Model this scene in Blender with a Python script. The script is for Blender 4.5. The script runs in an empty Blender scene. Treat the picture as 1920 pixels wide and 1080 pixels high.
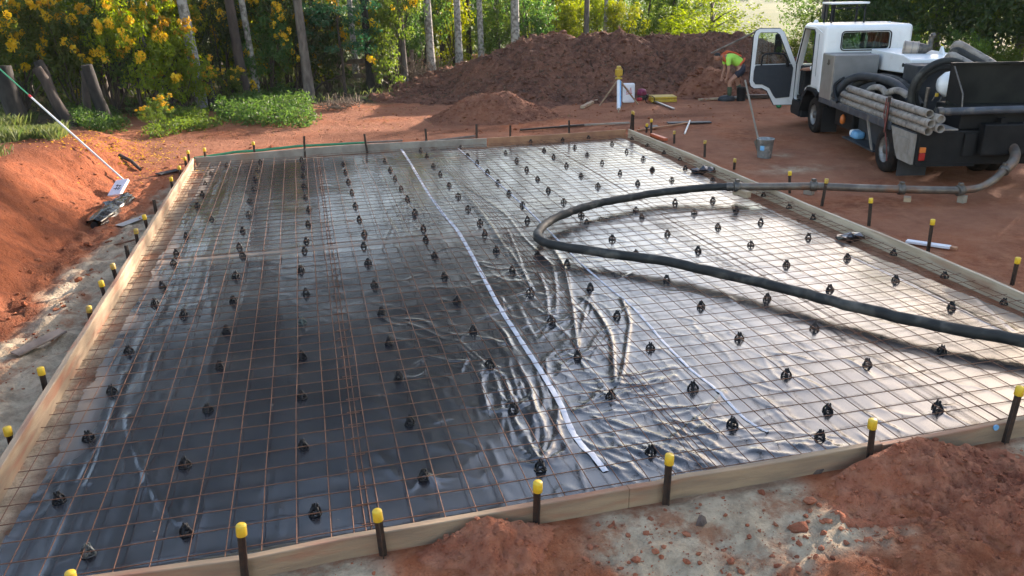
import bpy, bmesh, math, random
import numpy as np
from mathutils import Vector, Matrix, Euler
R = math.radians
scene = bpy.context.scene
COL = scene.collection
random.seed(7)

# ------------------------------------------------------------------ camera
FPX, YAW, PITCH, ROLL = 1519.15, 0.237730596, 0.354026566, -0.0218244907
CAMP = Vector((2.306, -16.858, 3.094))
_f = Vector((math.sin(YAW) * math.cos(PITCH), math.cos(YAW) * math.cos(PITCH), -math.sin(PITCH)))
_r0 = Vector((math.cos(YAW), -math.sin(YAW), 0)); _u0 = _r0.cross(_f)
_r = _r0 * math.cos(ROLL) + _u0 * math.sin(ROLL)
_u = _u0 * math.cos(ROLL) - _r0 * math.sin(ROLL)
cd = bpy.data.cameras.new('camera'); cam = bpy.data.objects.new('camera', cd); COL.objects.link(cam)
m = Matrix.Identity(4)
for i in range(3):
    m[i][0], m[i][1], m[i][2], m[i][3] = _r[i], _u[i], -_f[i], CAMP[i]
cam.matrix_world = m
cd.sensor_width = 36.0; cd.lens = FPX / 1920 * 36; cd.clip_start = 0.1; cd.clip_end = 6000
scene.camera = cam

# ------------------------------------------------------------------ sky, sun, exposure
SUN_AZ, SUN_EL = R(55), R(14.5)
w = bpy.data.worlds.new('World'); scene.world = w; w.use_nodes = True
nt = w.node_tree; nt.nodes.clear()
sky = nt.nodes.new('ShaderNodeTexSky'); sky.sky_type = 'NISHITA'; sky.sun_disc = False
sky.sun_elevation = SUN_EL; sky.sun_rotation = SUN_AZ
sky.air_density = 1.2; sky.dust_density = 1.2; sky.ozone_density = 1.0
bg = nt.nodes.new('ShaderNodeBackground'); bg.inputs['Strength'].default_value = 0.15
wo = nt.nodes.new('ShaderNodeOutputWorld')
nt.links.new(sky.outputs[0], bg.inputs[0]); nt.links.new(bg.outputs[0], wo.inputs[0])
sd = bpy.data.lights.new('sun', 'SUN'); sd.energy = 5.0; sd.angle = R(0.6); sd.color = (1.0, 0.90, 0.74)
so = bpy.data.objects.new('sun', sd); COL.objects.link(so)
SUND = Vector((math.sin(SUN_AZ) * math.cos(SUN_EL), math.cos(SUN_AZ) * math.cos(SUN_EL), math.sin(SUN_EL)))
so.rotation_euler = SUND.to_track_quat('Z', 'Y').to_euler()
so.location = SUND * 60
vs = scene.view_settings
scene.display_settings.display_device = 'sRGB'
vs.view_transform = 'Standard'; vs.look = 'None'; vs.gamma = 1.0; vs.use_curve_mapping = False
vs.exposure = 1.75
vs.use_white_balance = True; vs.white_balance_temperature = 6650; vs.white_balance_tint = 19
scene.cycles.max_bounces = 6; scene.cycles.diffuse_bounces = 3; scene.cycles.glossy_bounces = 3
scene.cycles.transmission_bounces = 4; scene.cycles.transparent_max_bounces = 10
scene.cycles.sample_clamp_indirect = 4.0
scene.cycles.use_adaptive_sampling = True; scene.cycles.adaptive_threshold = 0.02
scene.cycles.use_denoising = True
scene.cycles.caustics_reflective = False; scene.cycles.caustics_refractive = False

# ------------------------------------------------------------------ helpers
def ray(px, py):
    return (_f * FPX + _r * (px - 960) - _u * (py - 540)).normalized()
def at(px, py, z=0.0):
    d = ray(px, py); return CAMP + d * ((z - CAMP.z) / d.z)
def vpl(px, py, p0, n):
    d = ray(px, py); n = Vector(n); return CAMP + d * ((Vector(p0) - CAMP).dot(n) / d.dot(n))

def tag(o, label=None, cat=None, group=None, kind=None):
    if label: o['label'] = label
    if cat: o['category'] = cat
    if group: o['group'] = group
    if kind: o['kind'] = kind
    return o
def thing(name, label, cat, loc=(0, 0, 0), rotz=0.0, group=None):
    o = bpy.data.objects.new(name, None); COL.objects.link(o)
    o.empty_display_size = 0.1
    o.location = loc; o.rotation_euler = (0, 0, rotz)
    return tag(o, label, cat, group)
def link(name, me, mats=None, parent=None, loc=None):
    o = bpy.data.objects.new(name, me); COL.objects.link(o)
    if mats is not None:
        if not isinstance(mats, (list, tuple)): mats = [mats]
        if len(me.materials) == 0:
            for q in mats: me.materials.append(q)
    if parent: o.parent = parent
    if loc is not None: o.location = loc
    return o
def npmesh(name, verts, quads=None, tris=None, smooth=False):
    me = bpy.data.meshes.new(name)
    verts = np.asarray(verts, np.float32)
    nq = 0 if quads is None else len(quads); ntr = 0 if tris is None else len(tris)
    me.vertices.add(len(verts)); me.vertices.foreach_set('co', verts.ravel())
    idx = []
    if nq: idx.append(np.asarray(quads, np.int32).ravel())
    if ntr: idx.append(np.asarray(tris, np.int32).ravel())
    idx = np.concatenate(idx)
    me.loops.add(len(idx)); me.loops.foreach_set('vertex_index', idx)
    tot = np.concatenate([np.full(nq, 4, np.int32), np.full(ntr, 3, np.int32)])
    st = np.concatenate([[0], np.cumsum(tot)[:-1]]).astype(np.int32)
    me.polygons.add(nq + ntr)
    me.polygons.foreach_set('loop_start', st); me.polygons.foreach_set('loop_total', tot)
    me.polygons.foreach_set('use_smooth', np.full(nq + ntr, smooth, bool))
    me.update(calc_edges=True); me.validate()
    return me

class MB:
    """collects simple shapes into one mesh"""
    def __init__(s): s.v = []; s.f = []; s.sm = []
    def add(s, vs_, fs_, smooth=False):
        b = len(s.v); s.v += [tuple(q) for q in vs_]
        s.f += [tuple(i + b for i in q) for q in fs_]; s.sm += [smooth] * len(fs_)
        return s
    def box(s, lo, hi, bev=0.0, rot=None, piv=None):
        lo = Vector(lo); hi = Vector(hi); c = (lo + hi) / 2; h = (hi - lo) / 2
        bm = bmesh.new(); bmesh.ops.create_cube(bm, size=2)
        for v in bm.verts: v.co = Vector((v.co.x * h.x, v.co.y * h.y, v.co.z * h.z))
        if bev > 0:
            bmesh.ops.bevel(bm, geom=bm.edges[:], offset=min(bev, min(h) * 0.9), segments=2, affect='EDGES', profile=0.5)
        M = Matrix.Translation(c)
        if rot is not None:
            pv = Vector(piv) if piv is not None else c
            M = Matrix.Translation(pv) @ Euler(rot).to_matrix().to_4x4() @ Matrix.Translation(c - pv)
        bm.verts.index_update()
        s.add([M @ v.co for v in bm.verts], [[v.index for v in f.verts] for f in bm.faces], False)
        bm.free(); return s
    def tube(s, pts, rad, n=10, caps=True, smooth=True):
        pts = [Vector(p) for p in pts]
        if not isinstance(rad, (list, tuple)): rad = [rad] * len(pts)
        rings = []; prev = None
        for i, p in enumerate(pts):
            t = (pts[min(i + 1, len(pts) - 1)] - pts[max(i - 1, 0)])
            if t.length < 1e-9: t = Vector((0, 0, 1))
            t.normalize()
            if prev is None:
                a = Vector((0, 0, 1)) if abs(t.z) < 0.9 else Vector((1, 0, 0))
                u = t.cross(a).normalized()
            else:
                u = prev - t * prev.dot(t)
                u = u.normalized() if u.length > 1e-6 else t.orthogonal().normalized()
            prev = u; v = t.cross(u)
            rings.append([p + (u * math.cos(2 * math.pi * k / n) + v * math.sin(2 * math.pi * k / n)) * rad[i] for k in range(n)])
        V = [q for r_ in rings for q in r_]; F = []
        for i in range(len(pts) - 1):
            for k in range(n):
                a = i * n + k; b = i * n + (k + 1) % n
                F.append((a, b, b + n, a + n))
        s.add(V, F, smooth)
        if caps:
            s.add(rings[0], [tuple(range(n - 1, -1, -1))]); s.add(rings[-1], [tuple(range(n))])
        return s
    def pipe(s, pts, ro, ri, n=16):
        """open hollow pipe"""
        s.tube(pts, ro, n, caps=False); k = len(s.f)
        s.tube(pts, ri, n, caps=False)
        s.f[k:] = [tuple(reversed(q)) for q in s.f[k:]]
        pts = [Vector(p) for p in pts]
        nv = len(pts) * n; b = len(s.v) - 2 * nv
        for e in (0, len(pts) - 1):
            for j in range(n):
                o0 = b + e * n + j; o1 = b + e * n + (j + 1) % n
                q = (o0, o1, o1 + nv, o0 + nv)
                s.f.append(q if e else tuple(reversed(q))); s.sm.append(False)
        return s
    def prism(s, prof, lo, hi, axis='X'):
        """extrude a 2D polygon (given in the two other axes) along an axis"""
        n = len(prof)
        def P(a, t):
            if axis == 'X': return (t, a[0], a[1])
            if axis == 'Y': return (a[0], t, a[1])
            return (a[0], a[1], t)
        s.add([P(a, lo) for a in prof] + [P(a, hi) for a in prof],
              [tuple(range(n - 1, -1, -1)), tuple(range(n, 2 * n))] + [(i, (i + 1) % n, n + (i + 1) % n, n + i) for i in range(n)])
        return s
    def lathe(s, prof, c=(0, 0, 0), axis='Z', n=24, smooth=True, caps=True):
        """prof: (radius, height) list"""
        c = Vector(c); V = []
        for r_, h in prof:
            for k in range(n):
                a = 2 * math.pi * k / n; x, y = r_ * math.cos(a), r_ * math.sin(a)
                V.append(c + (Vector((x, y, h)) if axis == 'Z' else Vector((h, x, y)) if axis == 'X' else Vector((y, h, x))))
        F = []
        for i in range(len(prof) - 1):
            for k in range(n):
                a = i * n + k; b = i * n + (k + 1) % n
                F.append((a, b, b + n, a + n))
        s.add(V, F, smooth)
        if not caps: return s
        if prof[0][0] > 1e-6: s.add(V[:n], [tuple(range(n - 1, -1, -1))])
        if prof[-1][0] > 1e-6: s.add(V[-n:], [tuple(range(n))])
        return s
    def mesh(s, name):
        me = bpy.data.meshes.new(name); me.from_pydata(s.v, [], s.f)
        me.polygons.foreach_set('use_smooth', s.sm)
        bm = bmesh.new(); bm.from_mesh(me)
        bmesh.ops.recalc_face_normals(bm, faces=bm.faces[:]); bm.to_mesh(me); bm.free()
        me.update(); return me
    def build(s, name, mats, parent=None, loc=None):
        return link(name, s.mesh(name), mats, parent, loc)

# ---- noise
_rs = np.random.RandomState(3)
_PERM = _rs.permutation(512).astype(np.int64); _VAL = _rs.rand(512)
def vnoise(x, y, seed=0):
    x = np.asarray(x, float); y = np.asarray(y, float)
    xi = np.floor(x).astype(np.int64); yi = np.floor(y).astype(np.int64)
    fx = x - xi; fy = y - yi
    fx = fx * fx * fx * (fx * (fx * 6 - 15) + 10); fy = fy * fy * fy * (fy * (fy * 6 - 15) + 10)
    def h(a, b): return _VAL[_PERM[(_PERM[(a + seed * 57) & 511] + b) & 511]]
    return (h(xi, yi) * (1 - fx) + h(xi + 1, yi) * fx) * (1 - fy) + (h(xi, yi + 1) * (1 - fx) + h(xi + 1, yi + 1) * fx) * fy
def fbm(x, y, oct=4, seed=0, gain=0.5):
    t = 0; a = 1.0; s = 0
    for o in range(oct):
        t = t + a * (vnoise(x * 2 ** o + 13.7 * o, y * 2 ** o - 7.1 * o, seed + o) - 0.5); s += a; a *= gain
    return t / s * 2
def sstep(a, b, x):
    t = np.clip((np.asarray(x, float) - a) / (b - a), 0, 1); return t * t * (3 - 2 * t)

# ---- materials
def mat(name, c1, c2=None, scale=6.0, rough=0.7, metal=0.0, bump=0.0, bscale=40.0, spec=0.5, detail=5.0, lo=0.35, hi=0.65, c3=None, s3=2.0, lo3=0.55, hi3=0.7, rvar=0.0, stretch=None):
    M = bpy.data.materials.new(name); M.use_nodes = True; t = M.node_tree; N = t.nodes; L = t.links
    b = N['Principled BSDF']; b.inputs['Roughness'].default_value = rough; b.inputs['Metallic'].default_value = metal
    b.inputs['Specular IOR Level'].default_value = spec
    b.inputs['Base Color'].default_value = (*c1, 1)
    co = N.new('ShaderNodeTexCoord'); src = co.outputs['Object']
    if stretch:
        mp = N.new('ShaderNodeMapping'); mp.inputs['Scale'].default_value = stretch; L.new(src, mp.inputs[0]); src = mp.outputs[0]
    def noise(sc, dt=detail):
        n = N.new('ShaderNodeTexNoise'); n.inputs['Scale'].default_value = sc; n.inputs['Detail'].default_value = dt; L.new(src, n.inputs['Vector']); return n
    def ramp(sock, a, b_):
        r_ = N.new('ShaderNodeMapRange'); r_.inputs['From Min'].default_value = a; r_.inputs['From Max'].default_value = b_; L.new(sock, r_.inputs['Value']); return r_.outputs[0]
    if c2 is not None:
        n1 = noise(scale); mx = N.new('ShaderNodeMix'); mx.data_type = 'RGBA'
        fac = ramp(n1.outputs['Fac'], lo, hi)
        L.new(fac, mx.inputs['Factor']); mx.inputs['A'].default_value = (*c1, 1); mx.inputs['B'].default_value = (*c2, 1)
        out = mx.outputs['Result']
        if c3 is not None:
            n3 = noise(s3); mx3 = N.new('ShaderNodeMix'); mx3.data_type = 'RGBA'
            L.new(ramp(n3.outputs['Fac'], lo3, hi3), mx3.inputs['Factor']); L.new(out, mx3.inputs['A']); mx3.inputs['B'].default_value = (*c3, 1)
            out = mx3.outputs['Result']
        L.new(out, b.inputs['Base Color'])
        if rvar:
            mr = N.new('ShaderNodeMapRange'); L.new(fac, mr.inputs['Value']); mr.inputs['To Min'].default_value = rough; mr.inputs['To Max'].default_value = min(1, rough + rvar); L.new(mr.outputs[0], b.inputs['Roughness'])
    if bump:
        nb = noise(bscale, 6); bp = N.new('ShaderNodeBump'); bp.inputs['Strength'].default_value = 1.0; bp.inputs['Distance'].default_value = bump
        L.new(nb.outputs['Fac'], bp.inputs['Height']); L.new(bp.outputs[0], b.inputs['Normal'])
    return M
def leafmat(name, c1, c2, trans=0.45, rough=0.5, hue=0.0, tv=3.0):
    M = bpy.data.materials.new(name); M.use_nodes = True; t = M.node_tree; N = t.nodes; L = t.links
    b = N['Principled BSDF']; b.inputs['Roughness'].default_value = rough; b.inputs['Specular IOR Level'].default_value = 0.35
    co = N.new('ShaderNodeTexCoord'); oi = N.new('ShaderNodeObjectInfo')
    g = N.new('ShaderNodeNewGeometry')
    mx = N.new('ShaderNodeMix'); mx.data_type = 'RGBA'
    mx.inputs['A'].default_value = (*c1, 1); mx.inputs['B'].default_value = (*c2, 1)
    L.new(g.outputs['Random Per Island'], mx.inputs['Factor'])
    hs = N.new('ShaderNodeHueSaturation'); mr = N.new('ShaderNodeMapRange')
    L.new(oi.outputs['Random'], mr.inputs['Value']); mr.inputs['To Min'].default_value = 0.485; mr.inputs['To Max'].default_value = 0.515
    L.new(mr.outputs[0], hs.inputs['Hue']); L.new(mx.outputs['Result'], hs.inputs['Color'])
    mv = N.new('ShaderNodeMapRange'); L.new(oi.outputs['Random'], mv.inputs['Value']); mv.inputs['To Min'].default_value = 0.8; mv.inputs['To Max'].default_value = 1.2
    L.new(mv.outputs[0], hs.inputs['Value'])
    L.new(hs.outputs[0], b.inputs['Base Color'])
    tr = N.new('ShaderNodeBsdfTranslucent')
    h2 = N.new('ShaderNodeHueSaturation'); h2.inputs['Hue'].default_value = hue or 0.488; h2.inputs['Saturation'].default_value = 1.15; h2.inputs['Value'].default_value = tv
    L.new(hs.outputs[0], h2.inputs['Color']); L.new(h2.outputs[0], tr.inputs[0])
    ms = N.new('ShaderNodeMixShader'); ms.inputs[0].default_value = trans
    L.new(b.outputs[0], ms.inputs[1]); L.new(tr.outputs[0], ms.inputs[2]); L.new(ms.outputs[0], N['Material Output'].inputs[0])
    return M
def glassmat(name, tint=(0.8, 0.9, 0.88), rough=0.02):
    M = bpy.data.materials.new(name); M.use_nodes = True; t = M.node_tree; N = t.nodes; L = t.links
    N.remove(N['Principled BSDF'])
    tr = N.new('ShaderNodeBsdfTransparent'); tr.inputs[0].default_value = (*tint, 1)
    gl = N.new('ShaderNodeBsdfGlossy'); gl.inputs['Roughness'].default_value = rough
    fr = N.new('ShaderNodeFresnel'); fr.inputs[0].default_value = 1.5
    ms = N.new('ShaderNodeMixShader'); L.new(fr.outputs[0], ms.inputs[0]); L.new(tr.outputs[0], ms.inputs[1]); L.new(gl.outputs[0], ms.inputs[2])
    L.new(ms.outputs[0], N['Material Output'].inputs[0]); return M

M_ = {}
M_['wood'] = mat('wood_pale', (0.46, 0.34, 0.22), (0.30, 0.215, 0.14), 3, 0.75, bump=0.004, bscale=30, c3=(0.32, 0.14, 0.08), s3=2.6, lo3=0.50, hi3=0.68, stretch=(4, 0.6, 4))
M_['wood_cream'] = mat('wood_cream', (0.60, 0.49, 0.35), (0.44, 0.345, 0.235), 3, 0.75, bump=0.004, bscale=30, c3=(0.36, 0.20, 0.12), s3=1.6, lo3=0.55, hi3=0.75, stretch=(4, 0.7, 4))
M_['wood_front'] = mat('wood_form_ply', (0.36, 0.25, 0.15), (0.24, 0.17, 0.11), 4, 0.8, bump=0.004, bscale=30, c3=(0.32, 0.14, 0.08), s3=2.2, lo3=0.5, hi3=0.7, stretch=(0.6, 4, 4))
M_['wood_grey'] = mat('wood_grey', (0.34, 0.30, 0.24), (0.24, 0.20, 0.16), 5, 0.8, bump=0.002, bscale=30, c3=(0.28, 0.15, 0.08), s3=1.5, lo3=0.55, hi3=0.8)
M_['wood_orange'] = mat('wood_orange', (0.44, 0.22, 0.11), (0.33, 0.15, 0.08), 5, 0.75, bump=0.002, bscale=30)
M_['wood_weathered'] = mat('wood_weathered', (0.24, 0.19, 0.15), (0.13, 0.10, 0.08), 6, 0.85, bump=0.004, bscale=20)
M_['steel_dark'] = mat('steel_dark', (0.035, 0.028, 0.024), (0.075, 0.045, 0.03), 25, 0.6, metal=0.4)
M_['yellow_cap'] = mat('yellow_plastic', (0.78, 0.52, 0.03), (0.68, 0.42, 0.03), 30, 0.45)
M_['yellow_worn'] = mat('yellow_plastic_worn', (0.62, 0.42, 0.06), (0.35, 0.22, 0.08), 25, 0.55)
M_['rust'] = mat('rusty_rebar', (0.21, 0.085, 0.04), (0.12, 0.055, 0.03), 30, 0.75, metal=0.15, c3=(0.30, 0.15, 0.08), s3=3)
M_['chair_black'] = mat('black_plastic', (0.009, 0.009, 0.010), (0.014, 0.014, 0.014), 30, 0.55, spec=0.3)
M_['chair_green'] = mat('green_grey_plastic', (0.05, 0.08, 0.075), (0.07, 0.1, 0.09), 30, 0.4)
M_['chair_grey'] = mat('grey_clear_plastic', (0.10, 0.11, 0.10), (0.06, 0.065, 0.06), 30, 0.3)
M_['chair_brown'] = mat('muddy_plastic', (0.05, 0.03, 0.022), (0.02, 0.016, 0.014), 40, 0.6)
M_['tape'] = mat('white_tape', (0.62, 0.64, 0.68), (0.45, 0.47, 0.52), 8, 0.35)
M_['rubber'] = mat('hose_rubber', (0.016, 0.0165, 0.015), (0.034, 0.033, 0.029), 7, 0.65, bump=0.005, bscale=30, spec=0.35, c3=(0.13, 0.12, 0.10), s3=3.5, lo3=0.54, hi3=0.72)
M_['pipe_steel'] = mat('delivery_pipe_steel', (0.20, 0.17, 0.14), (0.11, 0.09, 0.075), 6, 0.5, metal=0.5, c3=(0.24, 0.12, 0.07), s3=4, lo3=0.5, hi3=0.75, bump=0.001)
M_['pipe_grey'] = mat('grey_cement_pipe', (0.33, 0.29, 0.25), (0.20, 0.17, 0.145), 7, 0.7, bump=0.003, bscale=20, c3=(0.10, 0.085, 0.075), s3=12, lo3=0.55, hi3=0.7)
M_['clamp'] = mat('clamp_steel', (0.10, 0.09, 0.08), (0.17, 0.15, 0.13), 20, 0.5, metal=0.7)
M_['white_paint'] = mat('white_truck_paint', (0.80, 0.82, 0.83), (0.74, 0.755, 0.76), 2.5, 0.28, spec=0.5, c3=(0.62, 0.58, 0.53), s3=5, lo3=0.62, hi3=0.9)
M_['black_paint'] = mat('black_truck_paint', (0.007, 0.007, 0.008), (0.014, 0.014, 0.014), 5, 0.6, spec=0.2, c3=(0.03, 0.026, 0.023), s3=4, lo3=0.6, hi3=0.85)
M_['dark_grey'] = mat('dark_grey_paint', (0.028, 0.032, 0.037), (0.05, 0.052, 0.057), 6, 0.6, spec=0.3)
M_['deck_edge'] = mat('blue_grey_deck_paint', (0.06, 0.07, 0.085), (0.035, 0.04, 0.05), 5, 0.5, c3=(0.16, 0.14, 0.12), s3=6)
M_['trim_black'] = mat('black_trim', (0.009, 0.010, 0.012), (0.014, 0.015, 0.018), 12, 0.65, spec=0.3)
M_['door_card'] = mat('dark_door_lining', (0.028, 0.034, 0.043), (0.036, 0.042, 0.05), 12, 0.7)
M_['stainless'] = mat('dull_aluminium', (0.50, 0.48, 0.45), (0.42, 0.40, 0.37), 5, 0.42, metal=0.75)
M_['alu_box'] = mat('grey_box_metal', (0.24, 0.235, 0.23), (0.20, 0.195, 0.19), 4, 0.5, metal=0.35)
M_['tyre'] = mat('tyre_rubber', (0.012, 0.011, 0.011), (0.03, 0.022, 0.018), 14, 0.9, spec=0.2, bump=0.002, bscale=60)
M_['disc'] = mat('wheel_disc_grey', (0.12, 0.115, 0.11), (0.07, 0.062, 0.055), 12, 0.6, metal=0.2)  # recess shade of the dished wheel centre is put into this grey
M_['muffler'] = mat('heat_stained_muffler', (0.45, 0.38, 0.31), (0.36, 0.30, 0.25), 6, 0.5, metal=0.3)
M_['rim'] = mat('steel_rim', (0.32, 0.31, 0.30), (0.20, 0.18, 0.16), 9, 0.5, metal=0.4)
M_['panel_muddy'] = mat('muddy_grey_panel', (0.30, 0.275, 0.245), (0.22, 0.195, 0.165), 7, 0.75, bump=0.002)
M_['olive_dark'] = mat('stained_hopper_steel', (0.020, 0.021, 0.017), (0.011, 0.011, 0.010), 4, 0.7, spec=0.2)
M_['red_lens'] = mat('red_lens', (0.35, 0.02, 0.015), rough=0.25)
M_['orange_lens'] = mat('orange_lens', (0.60, 0.16, 0.03), rough=0.3)
M_['glass'] = glassmat('window_glass')
M_['glass_dark'] = glassmat('tinted_glass', (0.30, 0.42, 0.40))
M_['red_strap'] = mat('red_strap', (0.22, 0.05, 0.04), (0.14, 0.05, 0.04), 20, 0.8)
M_['yellow_case'] = mat('yellow_case', (0.55, 0.36, 0.03), (0.42, 0.27, 0.03), 15, 0.5)
M_['white_cloth'] = mat('white_sheet', (0.78, 0.78, 0.80), (0.68, 0.68, 0.72), 6, 0.7)
M_['white_paintpole'] = mat('white_pole', (0.70, 0.70, 0.68), (0.58, 0.58, 0.56), 8, 0.45)
M_['green_pole'] = mat('green_pole', (0.03, 0.28, 0.13), (0.025, 0.22, 0.11), 8, 0.45)
M_['red_mark'] = mat('red_marking', (0.55, 0.04, 0.05), rough=0.6)
M_['pink_engine'] = mat('magenta_engine_cover', (0.30, 0.035, 0.09), (0.2, 0.03, 0.06), 10, 0.45)
M_['bucket'] = mat('cement_bucket', (0.28, 0.29, 0.29), (0.17, 0.18, 0.18), 7, 0.75, c3=(0.44, 0.44, 0.43), s3=9, lo3=0.55, hi3=0.7, bump=0.002)
M_['blue_paint'] = mat('blue_print', (0.12, 0.35, 0.62), (0.2, 0.45, 0.7), 12, 0.6)
M_['concrete_wash'] = mat('pale_wash', (0.40, 0.36, 0.32), rough=0.9)
M_['alu'] = mat('aluminium_tube', (0.45, 0.45, 0.45), (0.35, 0.34, 0.33), 10, 0.4, metal=0.8)
M_['green_net'] = mat('green_string', (0.02, 0.24, 0.11), (0.02, 0.18, 0.08), 10, 0.6)
M_['orange_tool'] = mat('orange_plastic', (0.65, 0.14, 0.05), (0.5, 0.12, 0.05), 12, 0.5)
M_['skin'] = mat('skin', (0.42, 0.22, 0.145), (0.36, 0.18, 0.12), 12, 0.6)
M_['hair'] = mat('dark_hair', (0.012, 0.010, 0.009), rough=0.7)
M_['lime'] = mat('lime_hivis', (0.42, 0.80, 0.10), (0.36, 0.72, 0.09), 8, 0.8)
M_['hi_orange'] = mat('orange_red_braces', (0.62, 0.10, 0.03), rough=0.8)
M_['navy'] = mat('navy_cloth', (0.018, 0.02, 0.035), (0.028, 0.03, 0.045), 15, 0.85)
M_['gaiter'] = mat('green_gaiter', (0.06, 0.085, 0.045), (0.045, 0.065, 0.035), 15, 0.85)
M_['boot'] = mat('pale_boot', (0.42, 0.38, 0.33), (0.30, 0.26, 0.22), 15, 0.8)
M_['boot_dark'] = mat('dark_boot', (0.03, 0.03, 0.032), rough=0.7)
M_['white_shirt'] = mat('white_cotton', (0.72, 0.74, 0.78), rough=0.85)
M_['bark_pale'] = mat('pale_bark', (0.38, 0.36, 0.32), (0.15, 0.135, 0.115), 9, 0.85, bump=0.01, bscale=14, lo=0.42, hi=0.6, c3=(0.40, 0.385, 0.34), s3=5, lo3=0.5, hi3=0.62)
M_['bark_dark'] = mat('dark_bark', (0.075, 0.055, 0.045), (0.035, 0.027, 0.023), 10, 0.9, bump=0.015, bscale=14, stretch=(1, 1, 0.3))
M_['bark_char'] = mat('charred_bark', (0.012, 0.011, 0.010), (0.03, 0.026, 0.023), 12, 0.9, bump=0.012, bscale=14, stretch=(1, 1, 0.4))
M_['bark_mid'] = mat('grey_brown_bark', (0.17, 0.145, 0.12), (0.08, 0.065, 0.055), 9, 0.9, bump=0.012, bscale=14, stretch=(1, 1, 0.35))
M_['twig'] = mat('dry_twig', (0.22, 0.16, 0.11), (0.14, 0.10, 0.07), 10, 0.9)
M_['stone'] = mat('stone_grey', (0.16, 0.115, 0.09), (0.07, 0.05, 0.04), 10, 0.85, bump=0.004)
M_['leaf_olive'] = leafmat('olive_leaves', (0.050, 0.090, 0.018), (0.090, 0.120, 0.024), 0.45)
M_['leaf_green'] = leafmat('green_leaves', (0.035, 0.085, 0.022), (0.07, 0.12, 0.03), 0.42)
M_['leaf_teal'] = leafmat('blue_green_leaves', (0.018, 0.07, 0.032), (0.035, 0.10, 0.045), 0.3)
M_['leaf_yellow'] = leafmat('yellow_green_leaves', (0.095, 0.135, 0.016), (0.14, 0.165, 0.022), 0.55)
M_['leaf_dark'] = leafmat('dark_leaves', (0.022, 0.042, 0.014), (0.045, 0.065, 0.02), 0.35)
M_['leaf_crown'] = leafmat('canopy_leaves', (0.022, 0.036, 0.018), (0.035, 0.050, 0.022), 0.22, tv=2.0)  # crown leaves darkened to mute their sunlit reflection in the plastic
M_['root'] = leafmat('roots_and_torn_grass', (0.05, 0.033, 0.022), (0.17, 0.115, 0.07), 0.15)
M_['leaf_dry'] = leafmat('dry_leaves', (0.16, 0.11, 0.05), (0.24, 0.16, 0.07), 0.4)
M_['flower'] = leafmat('golden_flowers', (0.68, 0.40, 0.015), (0.78, 0.52, 0.03), 0.4, hue=0.5, tv=1.2)
M_['grass_blade'] = leafmat('grass_blades', (0.045, 0.075, 0.02), (0.10, 0.11, 0.04), 0.3)
M_['litter'] = mat('fallen_petals', (0.45, 0.24, 0.05), (0.35, 0.19, 0.06), 20, 0.9)

# ------------------------------------------------------------------ terrain
SLAB_W, SLAB_D = 9.067, 12.816
def bank_h(y): return np.interp(y, [-18, -9, -5, -2, 0.5, 2.5, 4.5, 8, 14, 30], [1.55, 1.35, 1.10, 0.90, 0.66, 0.42, 0.34, 0.30, 0.15, 0.0])
def bank_toe(y): return np.interp(y, [-18, -9, -6, -3, 0.5, 3, 6, 14], [-1.1, -0.95, -0.85, -0.95, -0.9, -1.1, -1.8, -3.0])
def bank_w(y): return np.interp(y, [-18, -5, 0, 3, 6, 14], [1.7, 1.4, 1.4, 1.8, 3.0, 4.0])
H1 = at(905, 1000, 0.0); H2 = at(1705, 872, 0.0)
def terrain(x, y):
    x = np.asarray(x, float); y = np.asarray(y, float)
    inside = sstep(0.25, 0.0, np.maximum(np.maximum(-x, x - SLAB_W), np.maximum(y, -SLAB_D - y)))
    z = -0.045 + 0.05 * sstep(-SLAB_D + 0.3, -SLAB_D - 0.1, y) + 0.03 * fbm(x * 0.7, y * 0.7, 3, 1) * (1 - inside)
    d = bank_toe(y) + 0.18 * fbm(x * 0.4 + 3, y * 0.9, 3, 5) - x
    t = sstep(0, 1, d / bank_w(y))
    z = z + bank_h(y) * t * 0.92 + 0.08 * np.clip(d - bank_w(y), 0, 3) * 0.3
    face = t * (1 - t) * 4
    z = z + face * (0.12 * fbm(x * 1.2, y * 1.8, 4, 9, 0.6) + 0.08 * fbm(x * 4, y * 4, 4, 12) + 0.03 * fbm(x * 11, y * 11, 2, 14))
    # tyre ruts and scuffs on the right hand work area
    yard = sstep(9.1, 9.6, x) * sstep(30, 20, x)
    z = z + yard * 0.022 * fbm(x * 2.2 + 0.6 * y, y * 0.8, 3, 21)
    rough = (1 - inside)
    far = sstep(60, 25, np.hypot(x - 5, y))
    z = z + rough * far * (0.012 * fbm(x * 4, y * 4, 4, 31))
    front = sstep(-SLAB_D - 0.05, -SLAB_D - 0.6, y)
    z = z + front * (0.08 * fbm(x * 1.5, y * 1.5, 3, 41) + 0.07 * fbm(x * 4, y * 4, 4, 43, 0.65) + 0.035 * fbm(x * 12, y * 12, 3, 45, 0.7) - 0.03)
    lst = sstep(-0.05, -0.2, x) * sstep(-1.6, -1.0, x) * sstep(0, -2, y)
    z = z + lst * (0.09 * fbm(x * 4, y * 4, 4, 47, 0.65) + 0.05 * fbm(x * 10, y * 10, 3, 49, 0.65))
    # hillside falling away behind, flat valley far beyond, hills at the end
    dn = sstep(24, 120, y - 0.18 * np.clip(x, -200, 200) + 6)
    z = z - 11.0 * dn
    rr = np.hypot(x, y)
    z = z + sstep(620, 1500, rr) * (18 + 16 * fbm(x / 400, y / 400, 3, 55))
    return z
def gz(x, y): return float(terrain(np.array([x]), np.array([y]))[0])
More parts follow.
